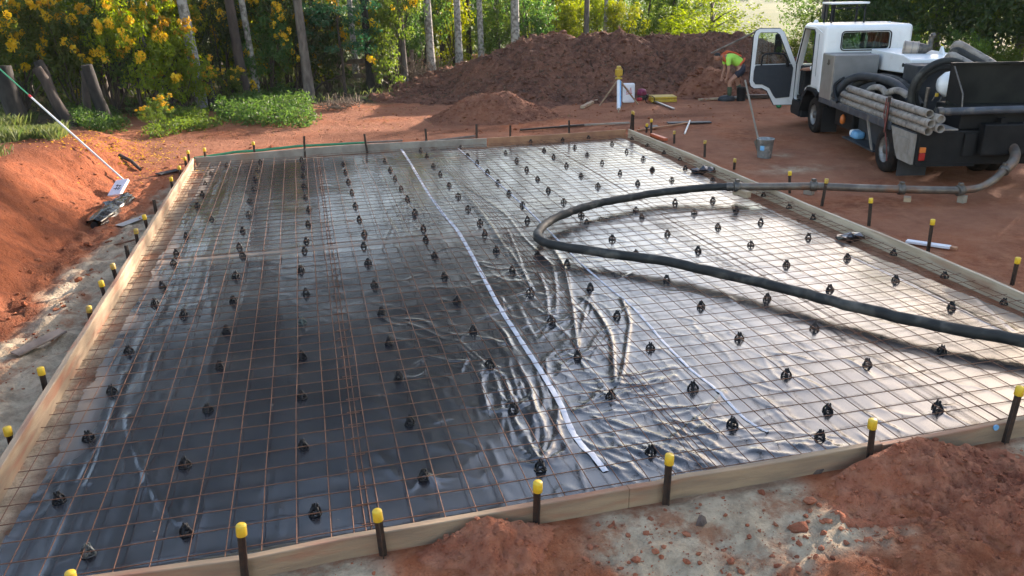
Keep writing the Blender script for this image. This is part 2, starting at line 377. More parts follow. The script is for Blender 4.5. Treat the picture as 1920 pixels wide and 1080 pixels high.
def axis(parts, grow_lo, grow_hi, lim_lo, lim_hi):
    a = []
    for lo, hi, st in parts: a += list(np.arange(lo, hi - 1e-6, st))
    a.append(parts[-1][1])
    s = parts[-1][2]
    while a[-1] < lim_hi: s *= grow_hi; a.append(a[-1] + s)
    s = parts[0][2]; pre = []; v = parts[0][0]
    while v > lim_lo: s *= grow_lo; v -= s; pre.append(v)
    return np.array(pre[::-1] + a)
def grid_mesh(name, X, Y, Z, mask=None, smooth=True):
    ny, nx = X.shape
    V = np.stack([X.ravel(), Y.ravel(), Z.ravel()], 1)
    i = np.arange(ny - 1)[:, None] * nx + np.arange(nx - 1)[None, :]
    Q = np.stack([i, i + 1, i + nx + 1, i + nx], -1)
    if mask is not None: Q = Q[mask]
    Q = Q.reshape(-1, 4)
    us = np.unique(Q); re = np.full(len(V), -1); re[us] = np.arange(len(us))
    me = npmesh(name, V[us], quads=re[Q], smooth=smooth)
    return me, us
def set_attr(me, name, val):
    a = me.attributes.new(name, 'FLOAT', 'POINT'); a.data.foreach_set('value', np.asarray(val, np.float32))

gx = axis([(-6, -2.6, 0.08), (-2.6, 9.6, 0.045), (9.6, 20, 0.10)], 1.12, 1.12, -1600, 1600)
gy = axis([(-17, -14.8, 0.12), (-14.9, -12.6, 0.03), (-12.6, 8, 0.09)], 1.15, 1.1, -400, 1700)
GX, GY = np.meshgrid(gx, gy); GZ = terrain(GX, GY)
gme, gus = grid_mesh('ground', GX, GY, GZ)
fx, fy = GX.ravel()[gus], GY.ravel()[gus]
n1 = fbm(fx * 0.9, fy * 0.9, 4, 61); n2 = fbm(fx * 2.6, fy * 2.6, 4, 63)
sand = np.zeros(len(fx))
wleft = np.interp(fy, [-14, -10, -6, -3, -0.5], [0.95, 0.8, 0.62, 0.25, 0.0])
sand = np.maximum(sand, sstep(0.22, -0.12, (-fx - wleft) / 0.6 + n2 * 0.35) * sstep(0.4, 0.1, fx) * sstep(0.2, -2.5, fy) * sstep(-14.2, -13.4, fy))
ins = sstep(0.05, 0.0, np.maximum(np.maximum(-fx, fx - SLAB_W), np.maximum(fy, -SLAB_D - fy)))
sand = np.maximum(sand, ins * sstep(-0.7, 0.1, n1) * np.where(fx > 7.5, 0.35, 0.9))
fd = -SLAB_D - fy
pat = np.full(len(fx), -0.25)
for (qx, qy, qr, qa) in ((1120, 985, 0.45, 0.75), (1250, 975, 0.5, 0.75), (1400, 945, 0.55, 0.9), (1400, 1020, 0.35, 0.6), (1520, 955, 0.35, 0.6), (1290, 1040, 0.25, 0.4), (560, 1070, 0.45, 0.8), (680, 1040, 0.35, 0.7), (800, 1010, 0.3, 0.5), (420, 1090, 0.4, 0.7), (1880, 850, 0.35, 0.9), (1700, 1000, 0.3, 0.25)):
    q = at(qx, qy, -0.04); pat = pat + qa * np.exp(-((fx - q.x) ** 2 + ((fy - q.y) * 1.1) ** 2) / (qr * qr))
sand = np.maximum(sand, sstep(-0.05, 0.42, np.clip(pat, -1, 0.8) + 0.36 * n2 + 0.15 * n1 + 0.2 * fbm(fx * 9, fy * 9, 3, 66)) * sstep(-0.05, 0.1, fd) * sstep(2.6, 1.2, fd))
sand = np.maximum(sand, sstep(0.55, 0.05, (fx - SLAB_W) / 0.9 - n2 * 0.4) * sstep(SLAB_W - 0.1, SLAB_W + 0.03, fx) * sstep(-4.5, -7, fy) * sstep(-13.6, -12.6, fy))
sand = np.maximum(sand, 0.75 * np.exp(-(((fx - 10.6) / 0.7) ** 2 + ((fy + 4.1) / 0.45) ** 2)) * sstep(-0.4, 0.3, n2))
sand = np.maximum(sand, 0.6 * np.exp(-(((fx - 11.2) / 0.5) ** 2 + ((fy + 2.9) / 0.25) ** 2)) * sstep(-0.4, 0.3, n2))
litter = sstep(7.5, 9.5, fy - 0.35 * fx * 0 + n1 * 1.6) * sstep(26, 18, fy + n1 * 3)
litter = np.maximum(litter, sstep(-2.6, -3.5, fx + n1 * 0.5) * sstep(-9, 1, fy))
litter = np.maximum(litter, sstep(18.5, 21, fx + n1 * 2))
field = sstep(26, 60, np.hypot(fx - 5, fy + 5))
dark = sstep(0.1, 0.6, fbm(fx * 0.35, fy * 0.8, 3, 71)) * sstep(2, -1, np.abs(fy - 1.5) - 2) * 0.8
dark = np.maximum(dark, 0.85 * sstep(0.50, 0.95, (bank_toe(fy) - fx) / bank_w(fy) + 0.25 * n1) * sstep(2.5, 1.5, bank_toe(fy) - fx - bank_w(fy)))
dark = np.maximum(dark, np.exp(-((fx - bank_toe(fy) + 0.05) / 0.16) ** 2) * sstep(-4, -6, fy) * 0.8)  # narrow darker band along the foot of the bank
for q, rr_ in ((H1, 0.7), (H2, 0.8)): sand = sand * sstep(0.75, 1.15, np.hypot(fx - q.x, fy - q.y) / rr_ + 0.25 * n2)
shaded_clay = sstep(-0.1, 0.25, bank_toe(fy) - fx + 0.2 * n2) * sstep(4, 0, fy)  # fresh red clay of the bank, its colour also darkened in place of shade
dust = np.maximum(sstep(9.2, 9.8, fx), sstep(0.2, 0.9, fy)) * sstep(24, 15, np.hypot(fx - 8, fy + 2)) * sstep(-0.5, 0.3, fbm(fx * 0.5, fy * 0.9, 4, 68) + 0.15)
for nme, v in (('dust', dust), ('shaded_clay', shaded_clay), ('sand', sand), ('litter', litter), ('field', field), ('darker_earth', dark)): set_attr(gme, nme, v)

def soilmat(name, red, redd, redl, bumpd=0.03, attrs=True):
    M = bpy.data.materials.new(name); M.use_nodes = True; t = M.node_tree; N = t.nodes; L = t.links
    b = N['Principled BSDF']; b.inputs['Roughness'].default_value = 0.95; b.inputs['Specular IOR Level'].default_value = 0.15
    co = N.new('ShaderNodeNewGeometry'); P = co.outputs['Position']
    def noise(s, d=6, r=0.55):
        n = N.new('ShaderNodeTexNoise'); n.inputs['Scale'].default_value = s; n.inputs['Detail'].default_value = d; n.inputs['Roughness'].default_value = r; L.new(P, n.inputs[0]); return n.outputs['Fac']
    def rng(s, a, c, o0=0, o1=1):
        r_ = N.new('ShaderNodeMapRange'); r_.inputs['From Min'].default_value = a; r_.inputs['From Max'].default_value = c
        r_.inputs['To Min'].default_value = o0; r_.inputs['To Max'].default_value = o1; L.new(s, r_.inputs['Value']); return r_.outputs[0]
    def mix(f, a, c):
        m_ = N.new('ShaderNodeMix'); m_.data_type = 'RGBA'
        if isinstance(f, float): m_.inputs['Factor'].default_value = f
        else: L.new(f, m_.inputs['Factor'])
        for k, v in (('A', a), ('B', c)):
            if isinstance(v, tuple): m_.inputs[k].default_value = (*v, 1)
            else: L.new(v, m_.inputs[k])
        return m_.outputs['Result']
    def attr(n):
        a = N.new('ShaderNodeAttribute'); a.attribute_name = n; return a.outputs['Fac']
    c = mix(rng(noise(1.1), 0.38, 0.62), red, redd)
    c = mix(rng(noise(7.0, 8, 0.65), 0.42, 0.72), c, redl)
    c = mix(rng(noise(34, 5, 0.7), 0.55, 0.75, 0, 0.7), c, tuple(q * 0.45 for q in redd))
    if attrs:
        c = mix(rng(attr('dust'), 0, 1, 0, 0.75), c, mix(rng(noise(1.7, 8, 0.65), 0.35, 0.65), (0.37, 0.165, 0.095), (0.25, 0.105, 0.062)))
        c = mix(rng(attr('shaded_clay'), 0, 1, 0, 0.85), c, mix(rng(noise(4, 8, 0.7), 0.4, 0.65), (0.30, 0.090, 0.038), (0.16, 0.050, 0.025)))
        c = mix(rng(attr('darker_earth'), 0, 1, 0, 0.8), c, tuple(q * 0.5 for q in redd))
        sn = mix(rng(noise(4.5, 8, 0.7), 0.40, 0.60), (0.58, 0.455, 0.31), (0.32, 0.245, 0.165))
        sn = mix(rng(noise(2.2, 8, 0.7), 0.52, 0.62, 0, 0.75), sn, (0.30, 0.115, 0.055))
        sn = mix(rng(noise(30, 4, 0.7), 0.6, 0.75, 0, 0.6), sn, (0.24, 0.16, 0.10))
        c = mix(attr('sand'), c, sn)
        lt = mix(rng(noise(6, 8, 0.7), 0.4, 0.6), (0.055, 0.042, 0.028), (0.10, 0.075, 0.045))
        lt = mix(rng(noise(1.3), 0.5, 0.65), lt, (0.045, 0.065, 0.02))
        c = mix(attr('litter'), c, lt)
        fl = mix(rng(noise(0.02, 3), 0.4, 0.6), (0.095, 0.125, 0.035), (0.13, 0.145, 0.05))
        c = mix(attr('field'), c, fl)
    L.new(c, b.inputs['Base Color'])
    ad = N.new('ShaderNodeMath'); ad.operation = 'MULTIPLY_ADD'; L.new(noise(45, 8, 0.65), ad.inputs[0]); ad.inputs[1].default_value = 0.35; L.new(noise(11, 8, 0.65), ad.inputs[2])
    bp = N.new('ShaderNodeBump'); bp.inputs['Strength'].default_value = 1.0; bp.inputs['Distance'].default_value = bumpd
    L.new(ad.outputs[0], bp.inputs['Height']); L.new(bp.outputs[0], b.inputs['Normal'])
    return M
M_['soil'] = soilmat('red_earth', (0.36, 0.112, 0.048), (0.215, 0.070, 0.034), (0.43, 0.18, 0.095), 0.055)
M_['soil_dark'] = soilmat('dark_red_earth', (0.195, 0.086, 0.054), (0.105, 0.050, 0.036), (0.28, 0.128, 0.080), 0.09, attrs=False)
M_['soil_mid'] = soilmat('mid_red_earth', (0.235, 0.09, 0.05), (0.15, 0.06, 0.038), (0.30, 0.14, 0.085), 0.05, attrs=False)
M_['soil_heap'] = soilmat('crumbly_red_earth', (0.40, 0.135, 0.07), (0.25, 0.085, 0.048), (0.46, 0.20, 0.115), 0.05, attrs=False)
tag(link('ground', gme, M_['soil']), kind='structure')

# ---- clods (crumbs of soil lying about) : stuff
ICO = None
def ico():
    global ICO
    if ICO is None:
        bm = bmesh.new(); bmesh.ops.create_icosphere(bm, subdivisions=1, radius=1)
        bm.verts.index_update()
        ICO = (np.array([v.co[:] for v in bm.verts]), np.array([[v.index for v in f.verts] for f in bm.faces])); bm.free()
    return ICO
def clods(name, P, S, rs, flat=0.7):
    v, f = ico(); n = len(P)
    J = 1 + 0.28 * rs.randn(n, len(v), 1)
    sc = np.stack([0.7 + 0.6 * rs.rand(n), 0.7 + 0.6 * rs.rand(n), flat * (0.7 + 0.5 * rs.rand(n))], 1)
    an = rs.rand(n) * 6.283; ca, sa = np.cos(an)[:, None], np.sin(an)[:, None]
    W = v[None] * J * sc[:, None] * S[:, None, None]
    X = W[..., 0] * ca - W[..., 1] * sa; Y = W[..., 0] * sa + W[..., 1] * ca
    V = np.stack([X, Y, W[..., 2]], -1) + P[:, None]
    F = f[None] + (np.arange(n) * len(v))[:, None, None]
    return npmesh(name, V.reshape(-1, 3), tris=F.reshape(-1, 3), smooth=False)
rs = np.random.RandomState(11)
n = 12000
cx = rs.uniform(1.0, 10.5, n); cy = -SLAB_D - 0.08 - np.abs(rs.rand(n)) ** 0.8 * 2.0
cs = 0.004 + 0.022 * rs.rand(n) ** 9
cz = terrain(cx, cy) + cs * 0.25
tag(link('soil_crumbs', clods('soil_crumbs', np.stack([cx, cy, cz], 1), cs, rs), M_['soil_heap']), kind='stuff')
n = 2600
cx = np.concatenate([rs.uniform(-3.2, -0.3, n // 2), rs.uniform(0, 16, n // 2)]); cy = np.concatenate([rs.uniform(-10, 3, n // 2), rs.uniform(0.2, 7.5, n // 2)])
cs = 0.008 + 0.03 * rs.rand(n) ** 5
cz = terrain(cx, cy) + cs * 0.2
tag(link('soil_crumbs', clods('soil_crumbs', np.stack([cx, cy, cz], 1), cs, rs), M_['soil']), kind='stuff')

# ---- heaps
def heap(name, hfun, x0, x1, y0, y1, step, m, label, cat, edge=0.0, crumbs=0, cmax=0.05, seed=1):
    xs = np.arange(x0, x1, step); ys = np.arange(y0, y1, step); X, Y = np.meshgrid(xs, ys)
    H = hfun(X, Y); Z = terrain(X, Y) + H
    mk = (H > edge); mk = mk[:-1, :-1] | mk[1:, :-1] | mk[:-1, 1:] | mk[1:, 1:]
    Z = np.where(H <= edge, terrain(X, Y) - 0.03, Z)
    me, us = grid_mesh(name, X, Y, Z, mk)
    o = link(name, me, m); tag(o, label, cat)
    if crumbs:
        rs = np.random.RandomState(seed); px = rs.uniform(x0, x1, crumbs * 3); py = rs.uniform(y0, y1, crumbs * 3)
        h = hfun(px, py); k = h > 0.02; px, py, h = px[k][:crumbs], py[k][:crumbs], h[k][:crumbs]
        s = 0.25 * cmax + cmax * rs.rand(len(px)) ** 3 + cmax * 2.2 * rs.rand(len(px)) ** 14
        c = link('crumbs', clods('crumbs', np.stack([px, py, terrain(px, py) + h + s * 0.2], 1), s, rs), m, o)
        tag(c, kind='stuff')
    return o
def h_mound(x, y):
    # long spoil heap: height by position along its length
    top = np.interp(x, [4.0, 5.2, 6.5, 8.0, 9.0, 10.5, 12, 13.5, 15.5, 17.2, 18.6, 19.6], [0, 0.22, 0.62, 1.08, 1.52, 1.70, 1.68, 1.66, 1.70, 1.40, 0.6, 0])
    cy = np.interp(x, [4, 8, 12, 16, 20], [10.6, 9.4, 9.2, 8.6, 7.6])
    wf = np.interp(x, [4, 8, 12, 16, 20], [3.0, 4.4, 3.8, 3.2, 2.4])
    d = y - cy + 0.5 * fbm(x * 0.6, y * 0.2, 2, 81)
    f = np.where(d < 0, sstep(-1, 0.05, d / wf), sstep(1, 0, d / 3.2))
    f = np.clip(f, 0, 1) ** 0.9
    h = top * f
    return h + np.where(h > 0.02, 1, 0) * f ** 0.3 * (0.26 * fbm(x * 0.9, y * 0.9, 4, 83) + 0.20 * fbm(x * 3.5, y * 3.5, 4, 85, 0.65)) - 0.03
heap('spoil_mound', h_mound, 3.5, 20.2, 4.0, 13.2, 0.09, M_['soil_dark'], 'long dark red-brown earth mound in front of the forest', 'dirt mound', crumbs=5000, cmax=0.035, seed=2)
def h_spill(x, y):
    d = np.hypot((x - 7.0) / 2.0, (y - 4.0) / 1.55)
    b = sstep(1.0, 0.0, d + 0.18 * fbm(x * 1.1, y * 1.1, 3, 91))
    return 0.62 * b + np.where(b > 0, 1, 0) * b ** 0.4 * (0.12 * fbm(x * 3, y * 3, 4, 93, 0.65)) - 0.02
heap('soil_heap', h_spill, 4.4, 9.6, 1.9, 6.2, 0.06, M_['soil_mid'], 'low brown soil heap spilling forward at the foot of the earth mound', 'soil heap', crumbs=2200, cmax=0.018, seed=3)
def h_red(x, y):
    d = np.hypot((x - 14.3) / 1.7, (y - 6.0) / 1.35)
    b = sstep(1.0, 0.0, d + 0.2 * fbm(x * 1.1, y * 1.1, 3, 95))
    return 0.80 * b + b ** 0.5 * 0.16 * fbm(x * 3, y * 3, 4, 96) - 0.02
heap('soil_heap', h_red, 12.2, 16.6, 4.2, 8.2, 0.07, M_['soil_mid'], 'brighter red soil heap behind the bending worker', 'soil heap', crumbs=500, cmax=0.05, seed=4)
def h_f1(x, y):
    d = np.hypot((x - H1.x) / 0.50, (y - H1.y) / 0.50)
    b = sstep(1.15, 0.0, d + 0.35 * fbm(x * 2.5, y * 2.5, 4, 97))
    return 0.20 * b ** 1.4 + b ** 0.7 * (0.07 * fbm(x * 6, y * 6, 4, 98, 0.65) + 0.05 * fbm(x * 16, y * 16, 3, 94, 0.7)) - 0.015
heap('soil_heap', h_f1, H1.x - 0.9, H1.x + 0.9, -14.6, -12.88, 0.018, M_['soil_heap'], 'small red soil heap piled against the middle of the front board', 'soil heap', crumbs=2000, cmax=0.008, seed=5)
def h_f2(x, y):
    d = np.hypot((x - H2.x) / 0.62, (y - H2.y) / 0.55); d2 = np.hypot((x - H2.x - .15) / 1.15, (y - H2.y + .55) / 0.85)
    b = sstep(1.15, 0.0, d + 0.35 * fbm(x * 1.8, y * 1.8, 4, 99))
    return 0.165 * b ** 1.5 + 0.07 * sstep(1.1, 0.1, d2 + 0.3 * fbm(x * 1.6, y * 1.6, 3, 89)) + np.clip(sstep(1.1, .3, d2), 0, 1) * (0.08 * fbm(x * 4, y * 4, 4, 100, 0.65) + 0.05 * fbm(x * 15, y * 15, 3, 92, 0.7)) - 0.015
heap('soil_heap', h_f2, H2.x - 1.4, H2.x + 1.4, -14.8, -12.88, 0.022, M_['soil_heap'], 'wide red soil heap against the right end of the front board', 'soil heap', crumbs=3200, cmax=0.008, seed=6)
for k, (px, py, s, lb) in enumerate([(1528, 895, 0.045, 'dark round stone in sand below the front board'), (1607, 900, 0.04, 'dark stone at the edge of the wide red heap'), (1515, 957, 0.045, 'orange-brown stone lying on the grey sand patch'), (1497, 998, 0.055, 'reddish stone half sunk in pale sand at the bottom of the photo'),
                                     (1314, 994, 0.045, 'pale brown stone on the left edge of the grey sand patch'), (1423, 902, 0.05, 'flat grey-brown stone right under the front board')]):
    p = at(px, py, -0.06); rs = np.random.RandomState(200 + k)
    me = clods('stone', np.zeros((1, 3)), np.array([s]), rs, 0.75)
    o = link('stone', me, M_['soil_heap'] if k in (2, 3) else M_['stone']); o.location = (p.x, p.y, gz(p.x, p.y) + s * 0.3); tag(o, lb, 'stone')

# ---- distant tree line and hills
# ------------------------------------------------------------------ formwork boards
def board(name, pts, wdt, ztop, zbot, side, m, label, group='formwork boards', seed=0):
    """pts: outer top edge (x, y); side: +1 the width goes to the left of travel, -1 to the right"""
    rs = np.random.RandomState(seed)
    P = [Vector((p[0], p[1], 0)) for p in pts]
    Q = []
    for a, b in zip(P, P[1:]):
        k = max(2, int((b - a).length / 0.35))
        Q += [a.lerp(b, i / k) for i in range(k)]
    Q.append(P[-1])
    ch = 0.005; V = []; F = []
    for i, q in enumerate(Q):
        t = (Q[min(i + 1, len(Q) - 1)] - Q[max(i - 1, 0)]).normalized(); nn = Vector((-t.y, t.x, 0)) * side
        j = rs.randn(3) * 0.0022
        zt, zb = ztop + j[0], zbot
        pr = [(0 + j[1], zb), (0 + j[1], zt - ch), (ch + j[1], zt), (wdt - ch + j[1], zt), (wdt + j[1], zt - ch), (wdt + j[1], zb)]
        V += [(q.x + nn.x * a, q.y + nn.y * a, b) for a, b in pr]
    n = 6
    for i in range(len(Q) - 1):
        for k in range(n):
            F.append((i * n + k, i * n + (k + 1) % n, (i + 1) * n + (k + 1) % n, (i + 1) * n + k))
    F += [tuple(range(n)), tuple(range((len(Q) - 1) * n, len(Q) * n))]
    mb = MB(); mb.add(V, F); o = mb.build(name, m); return tag(o, label, 'timber board', group)
def line_px(pp, z=0.14): return [tuple(at(x, y, z)[:2]) for x, y in pp]
ZT = 0.14
L_ = line_px([(358, 297), (317, 360), (205, 537), (90, 717), (0, 857)])
d = Vector((L_[-1][0] - L_[0][0], L_[-1][1] - L_[0][1])).normalized()
L_.append((L_[-1][0] - 0.01, -12.95))
mid = 2
board('formwork_board', L_[:3], 0.05, ZT, -0.06, 1, M_['wood'], 'pale timber form board along the far half of the left side', seed=1)
lj = [(L_[2][0], L_[2][1] - 0.004)] + L_[3:]
board('formwork_board', lj, 0.052, ZT, -0.06, 1, M_['wood'], 'pale mud-smeared form board along the near half of the left side', seed=2)
B_ = line_px([(366, 295), (640, 272), (912, 258.5)]); B2 = line_px([(914, 258.4), (1060, 250), (1172, 242)])
board('formwork_board', B_, 0.045, ZT, -0.06, -1, M_['wood_grey'], 'grey timber form board along the left part of the back edge', seed=3)
board('formwork_board', B2, 0.045, ZT, -0.06, -1, M_['wood_orange'], 'orange-brown form board at the right end of the back edge', seed=4)
R1 = line_px([(1181, 242), (1246, 267.5), (1306, 292), (1353, 313.5), (1425, 343.5)]); R2 = line_px([(1426, 344), (1540, 391.5), (1610, 420), (1745, 474), (1920, 548)])
R2.append((R2[-1][0] + 0.02, -12.75))
board('formwork_board', R1, 0.045, ZT, -0.06, -1, M_['wood_cream'], 'weathered form board on the right side beyond the pump hose', seed=5)
board('formwork_board', R2, 0.045, ZT, -0.06, -1, M_['wood_cream'], 'long pale form board on the right side between hose and front corner', seed=6)
F1 = line_px([(147, 1081), (470, 1047), (640, 1012), (993, 950), (1180, 917)]); F2 = line_px([(1181, 916.8), (1280, 898), (1440, 870), (1655, 832)]); F3 = line_px([(1657, 834), (1760, 815), (1920, 786)])
F1 = [(-0.02, F1[0][1] + 0.0)] + F1[1:]; F3.append((9.1, F3[-1][1]))
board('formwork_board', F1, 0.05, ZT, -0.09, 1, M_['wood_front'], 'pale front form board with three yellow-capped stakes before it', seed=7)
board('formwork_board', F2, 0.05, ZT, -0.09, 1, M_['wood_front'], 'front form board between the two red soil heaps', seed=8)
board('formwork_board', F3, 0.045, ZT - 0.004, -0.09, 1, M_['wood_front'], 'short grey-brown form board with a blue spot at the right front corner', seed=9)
# blue paint spot on that board's face
p = vpl(1868, 802, (0, F3[1][1], 0), (0, 1, 0)); sp = MB(); sp.lathe([(0.022, -0.006), (0.02, 0.006)], (p.x, F3[0][1] - 0.008 + (p.x - F3[0][0]) * (F3[1][1] - F3[0][1]) / (F3[1][0] - F3[0][0]), p.z), 'Y', 12)
bs = bpy.data.objects['formwork_board.008']; q = sp.build('paint_spot', M_['blue_paint'], bs)

# ------------------------------------------------------------------ stakes
def stake_meshes(h):
    a = MB(); r0, tk = 0.025, 0.007
    for k in range(3):
        an = 2 * math.pi * k / 3 + 0.3
        a.box((-tk / 2, 0, -0.28), (tk / 2, r0, h), rot=(0, 0, an), piv=(0, 0, 0))
    peg = a.mesh('peg')
    c = MB(); c.lathe([(0.0275, h - 0.058), (0.030, h - 0.056), (0.0285, h + 0.004), (0.0255, h + 0.009), (0.0001, h + 0.011)], n=16)
    return peg, c.mesh('cap')
_sm = {}
def stake(p, h, cap, label, worn=False):
    hk = round(h / 0.03) * 0.03
    if hk not in _sm: _sm[hk] = stake_meshes(hk - 0.015)
    g = 'yellow-capped stakes holding the form' if cap else 'bare steel stakes holding the form'
    o = thing('form_stake', label, 'stake', p, random.uniform(0, 6.28), g)
    o.rotation_euler = (random.uniform(-0.08, 0.08), random.uniform(-0.08, 0.08), random.uniform(0, 6.28))
    link('peg', _sm[hk][0], M_['steel_dark'], o)
    if cap:
        worn = worn or random.random() < .3
        c = link('cap', _sm[hk][1], None, o)
        if len(c.data.materials) == 0: c.data.materials.append(M_['yellow_cap'])
        if worn: c.material_slots[0].link = 'OBJECT'; c.material_slots[0].material = M_['yellow_worn']
    return o
ORD = ['nearest', 'second', 'third', 'fourth', 'fifth', 'sixth', 'seventh', 'eighth', 'ninth', 'tenth', 'eleventh', 'twelfth', 'thirteenth']
def ordn(i, what): return ('%s' % ORD[i]) if i else what
left_st = [(12, 803, 1), (75, 690, 1), (163, 572, 1), (191, 523, 1), (213, 494, 1), (236, 459, 0), (253, 427, 1), (271, 400, 1), (288, 374, 0), (320, 330, 1), (334, 311, 1), (346, 295, 1), (352, 283, 1)]
for i, (px, py, c) in enumerate(left_st):
    p = vpl(px, py, (-0.075, 0, 0), (1, 0, 0)); nm = 'yellow-capped' if c else 'bare capless'
    if i == 12: p.y = min(p.y, 0.06)
    stake((p.x, p.y, gz(p.x, p.y)), p.z - gz(p.x, p.y), c, ('%s stake by the left board, %s counted from the front' % (nm, 'the first' if i == 0 else ORD[i])))
back_st = [(383, 277, 1), (474, 264, 1), (567, 254, 0), (686, 250, 0), (799, 241, 0), (892, 233, 0), (956, 232, 0), (1067, 223, 0), (1183, 207, 1), (1188, 209, 1)]
blab = ['yellow-capped stake behind the back board nearest the left corner', 'yellow-capped stake behind the back board beside the green string', 'bare stake rising through the green string behind the back board', 'bare stake at the right end of the green string',
        'bare stake behind the back board at the left end of the dark lath', 'bare stake behind the back board at the right end of the dark lath', 'bare stake behind the joint of the grey and orange back boards', 'bare stake in front of the pale battens behind the back board',
        'left one of the paired yellow-capped stakes at the back right corner', 'right one of the paired yellow-capped stakes at the back right corner']
for (px, py, c), lb in zip(back_st, blab):
    p = vpl(px, py, (0, 0.06, 0), (0, 1, 0)); stake((p.x, p.y, gz(p.x, p.y)), p.z - gz(p.x, p.y), c, lb, worn=False)
right_st = [(1219, 222, 1220, 256, 1), (1211, 236, 1212, 249, 1), (1262, 245, 1264, 271, 1), (1320, 263, 1321, 297, 1), (1375, 297, 1376, 319, 1), (1481, 320, 1481, 363, 1), (1542, 333, 1541, 387, 1), (1631, 371, 1629, 424, 1), (1745, 411, 1741, 469, 1), (1903, 478, 1898, 534, 1)]
rlab = ['black stake with yellow cap beside the orange tool at the back right', 'short low yellow-capped stake just behind the orange tool', 'thin stake with worn yellow cap standing off the right board', 'black stake with worn cap next to the bucket side of the right board',
        'short stake with a pale dirty cap by the right board', 'yellow-capped stake just behind the steel delivery pipe', 'yellow-capped stake standing in front of the steel delivery pipe', 'tall yellow-capped stake between the delivery pipe and the white offcut',
        'yellow-capped stake standing beside the white offcut', 'yellow-capped stake by the right board nearest the front corner']
for k, ((tx, ty, bx, by, c), lb) in enumerate(zip(right_st, rlab)):
    p = at(bx, by, -0.045); nrm = Vector((p.x - CAMP.x, p.y - CAMP.y, 0)); t = vpl(tx, ty, p, nrm)
    stake((p.x, p.y, gz(p.x, p.y)), max(0.2, t.z - gz(p.x, p.y)), c, lb, worn=k in (2, 3, 4))
front_st = [(130, 1075), (444, 990), (711, 955), (1005, 895), (1254, 850), (1641, 783), (1908, 722)]
flab = ['yellow-capped stake cut by the bottom edge of the photo', 'leaning yellow-capped stake at the left end of the front board', 'yellow-capped stake at the mesh lap on the front board', 'stake with muddy yellow cap at the left of the front middle heap\'s right flank',
        'yellow-capped stake in front of the second white tape', 'yellow-capped stake at the left flank of the wide red heap', 'yellow-capped stake at the front right corner']
flab[3] = 'yellow-capped stake with muddy cap beside the small red heap'
for k, ((px, py), lb) in enumerate(zip(front_st, flab)):
    yy = np.interp(px, [130, 470, 640, 993, 1280, 1655, 1920], [F1[0][1], F1[1][1], F1[2][1], F1[3][1], F2[1][1], F2[-1][1], F3[2][1]]) - 0.045
    p = vpl(px, py, (0, yy, 0), (0, 1, 0)); stake((p.x, p.y, gz(p.x, p.y)), p.z - gz(p.x, p.y), 1, lb)

# ------------------------------------------------------------------ plastic membrane in three lapped sheets
T1 = [at(*q) for q in ((752, 281), (760, 292), (800, 358), (832, 404), (862, 440), (930, 566), (962, 617), (1002, 680), (1045, 750), (1075, 815), (1108, 855), (1136, 886))]
T2 = [at(*q) for q in ((858, 279), (880, 297), (915, 328), (960, 366), (1008, 412), (1072, 478), (1110, 515), (1180, 572), (1240, 637), (1290, 690), (1345, 735), (1395, 786), (1440, 815))]
ridges = [([(870, 367), (913, 417), (933, 447), (960, 480), (983, 520), (993, 542)], .016, .022), ([(950, 430), (965, 463), (977, 497), (990, 533)], .014, .02),
 ([(1010, 513), (1023, 547), (1028, 593)], .018, .02), ([(1037, 503), (1043, 547), (1042, 590)], .016, .018), ([(1037, 467), (1057, 503), (1070, 560), (1077, 607), (1082, 653)], .028, .03),
 ([(1090, 560), (1110, 575), (1133, 607), (1147, 640), (1150, 680), (1153, 722)], .028, .028), ([(1165, 560), (1180, 600), (1177, 637), (1170, 687), (1160, 722)], .028, .026),
 ([(1079, 774), (1138, 754), (1177, 738), (1224, 724), (1265, 706)], .022, .02), ([(1254, 828), (1315, 782), (1357, 736)], .026, .02), ([(1290, 826), (1330, 790)], .012, .016),
 ([(240, 780), (243, 817), (260, 863), (283, 917), (307, 953), (335, 985)], .014, .02), ([(235, 700), (215, 760), (190, 850), (165, 910)], .014, .02), ([(265, 640), (230, 730), (205, 800), (150, 905)], .010, .02), ([(285, 660), (262, 740)], .010, .016),
 ([(810, 295), (842, 327), (865, 355), (900, 395), (922, 427), (940, 457), (952, 480)], .016, .025), ([(872, 350), (910, 375), (950, 405), (970, 432), (987, 452), (1037, 500)], .014, .022),
 ([(1108, 536), (1110, 575), (1102, 600)], .012, .015), ([(1106, 555), (1085, 640), (1082, 660)], .014, .016), ([(1125, 640), (1090, 668)], .014, .012), ([(1073, 655), (1045, 668)], .012, .014),
 ([(1235, 560), (1180, 620), (1130, 760)], .0, .02), ([(1760, 500), (1830, 560), (1900, 620)], .010, .03), ([(1590, 480), (1680, 520), (1790, 575), (1915, 640)], .014, .03), ([(1150, 268), (1206, 292), (1290, 330), (1360, 360)], .014, .04),
 ([(860, 640), (890, 665), (918, 690), (940, 705)], .014, .02), ([(868, 655), (905, 690)], .010, .016), ([(700, 840), (745, 900)], .008, .03), ([(955, 470), (975, 500), (1000, 545)], .01, .016)]
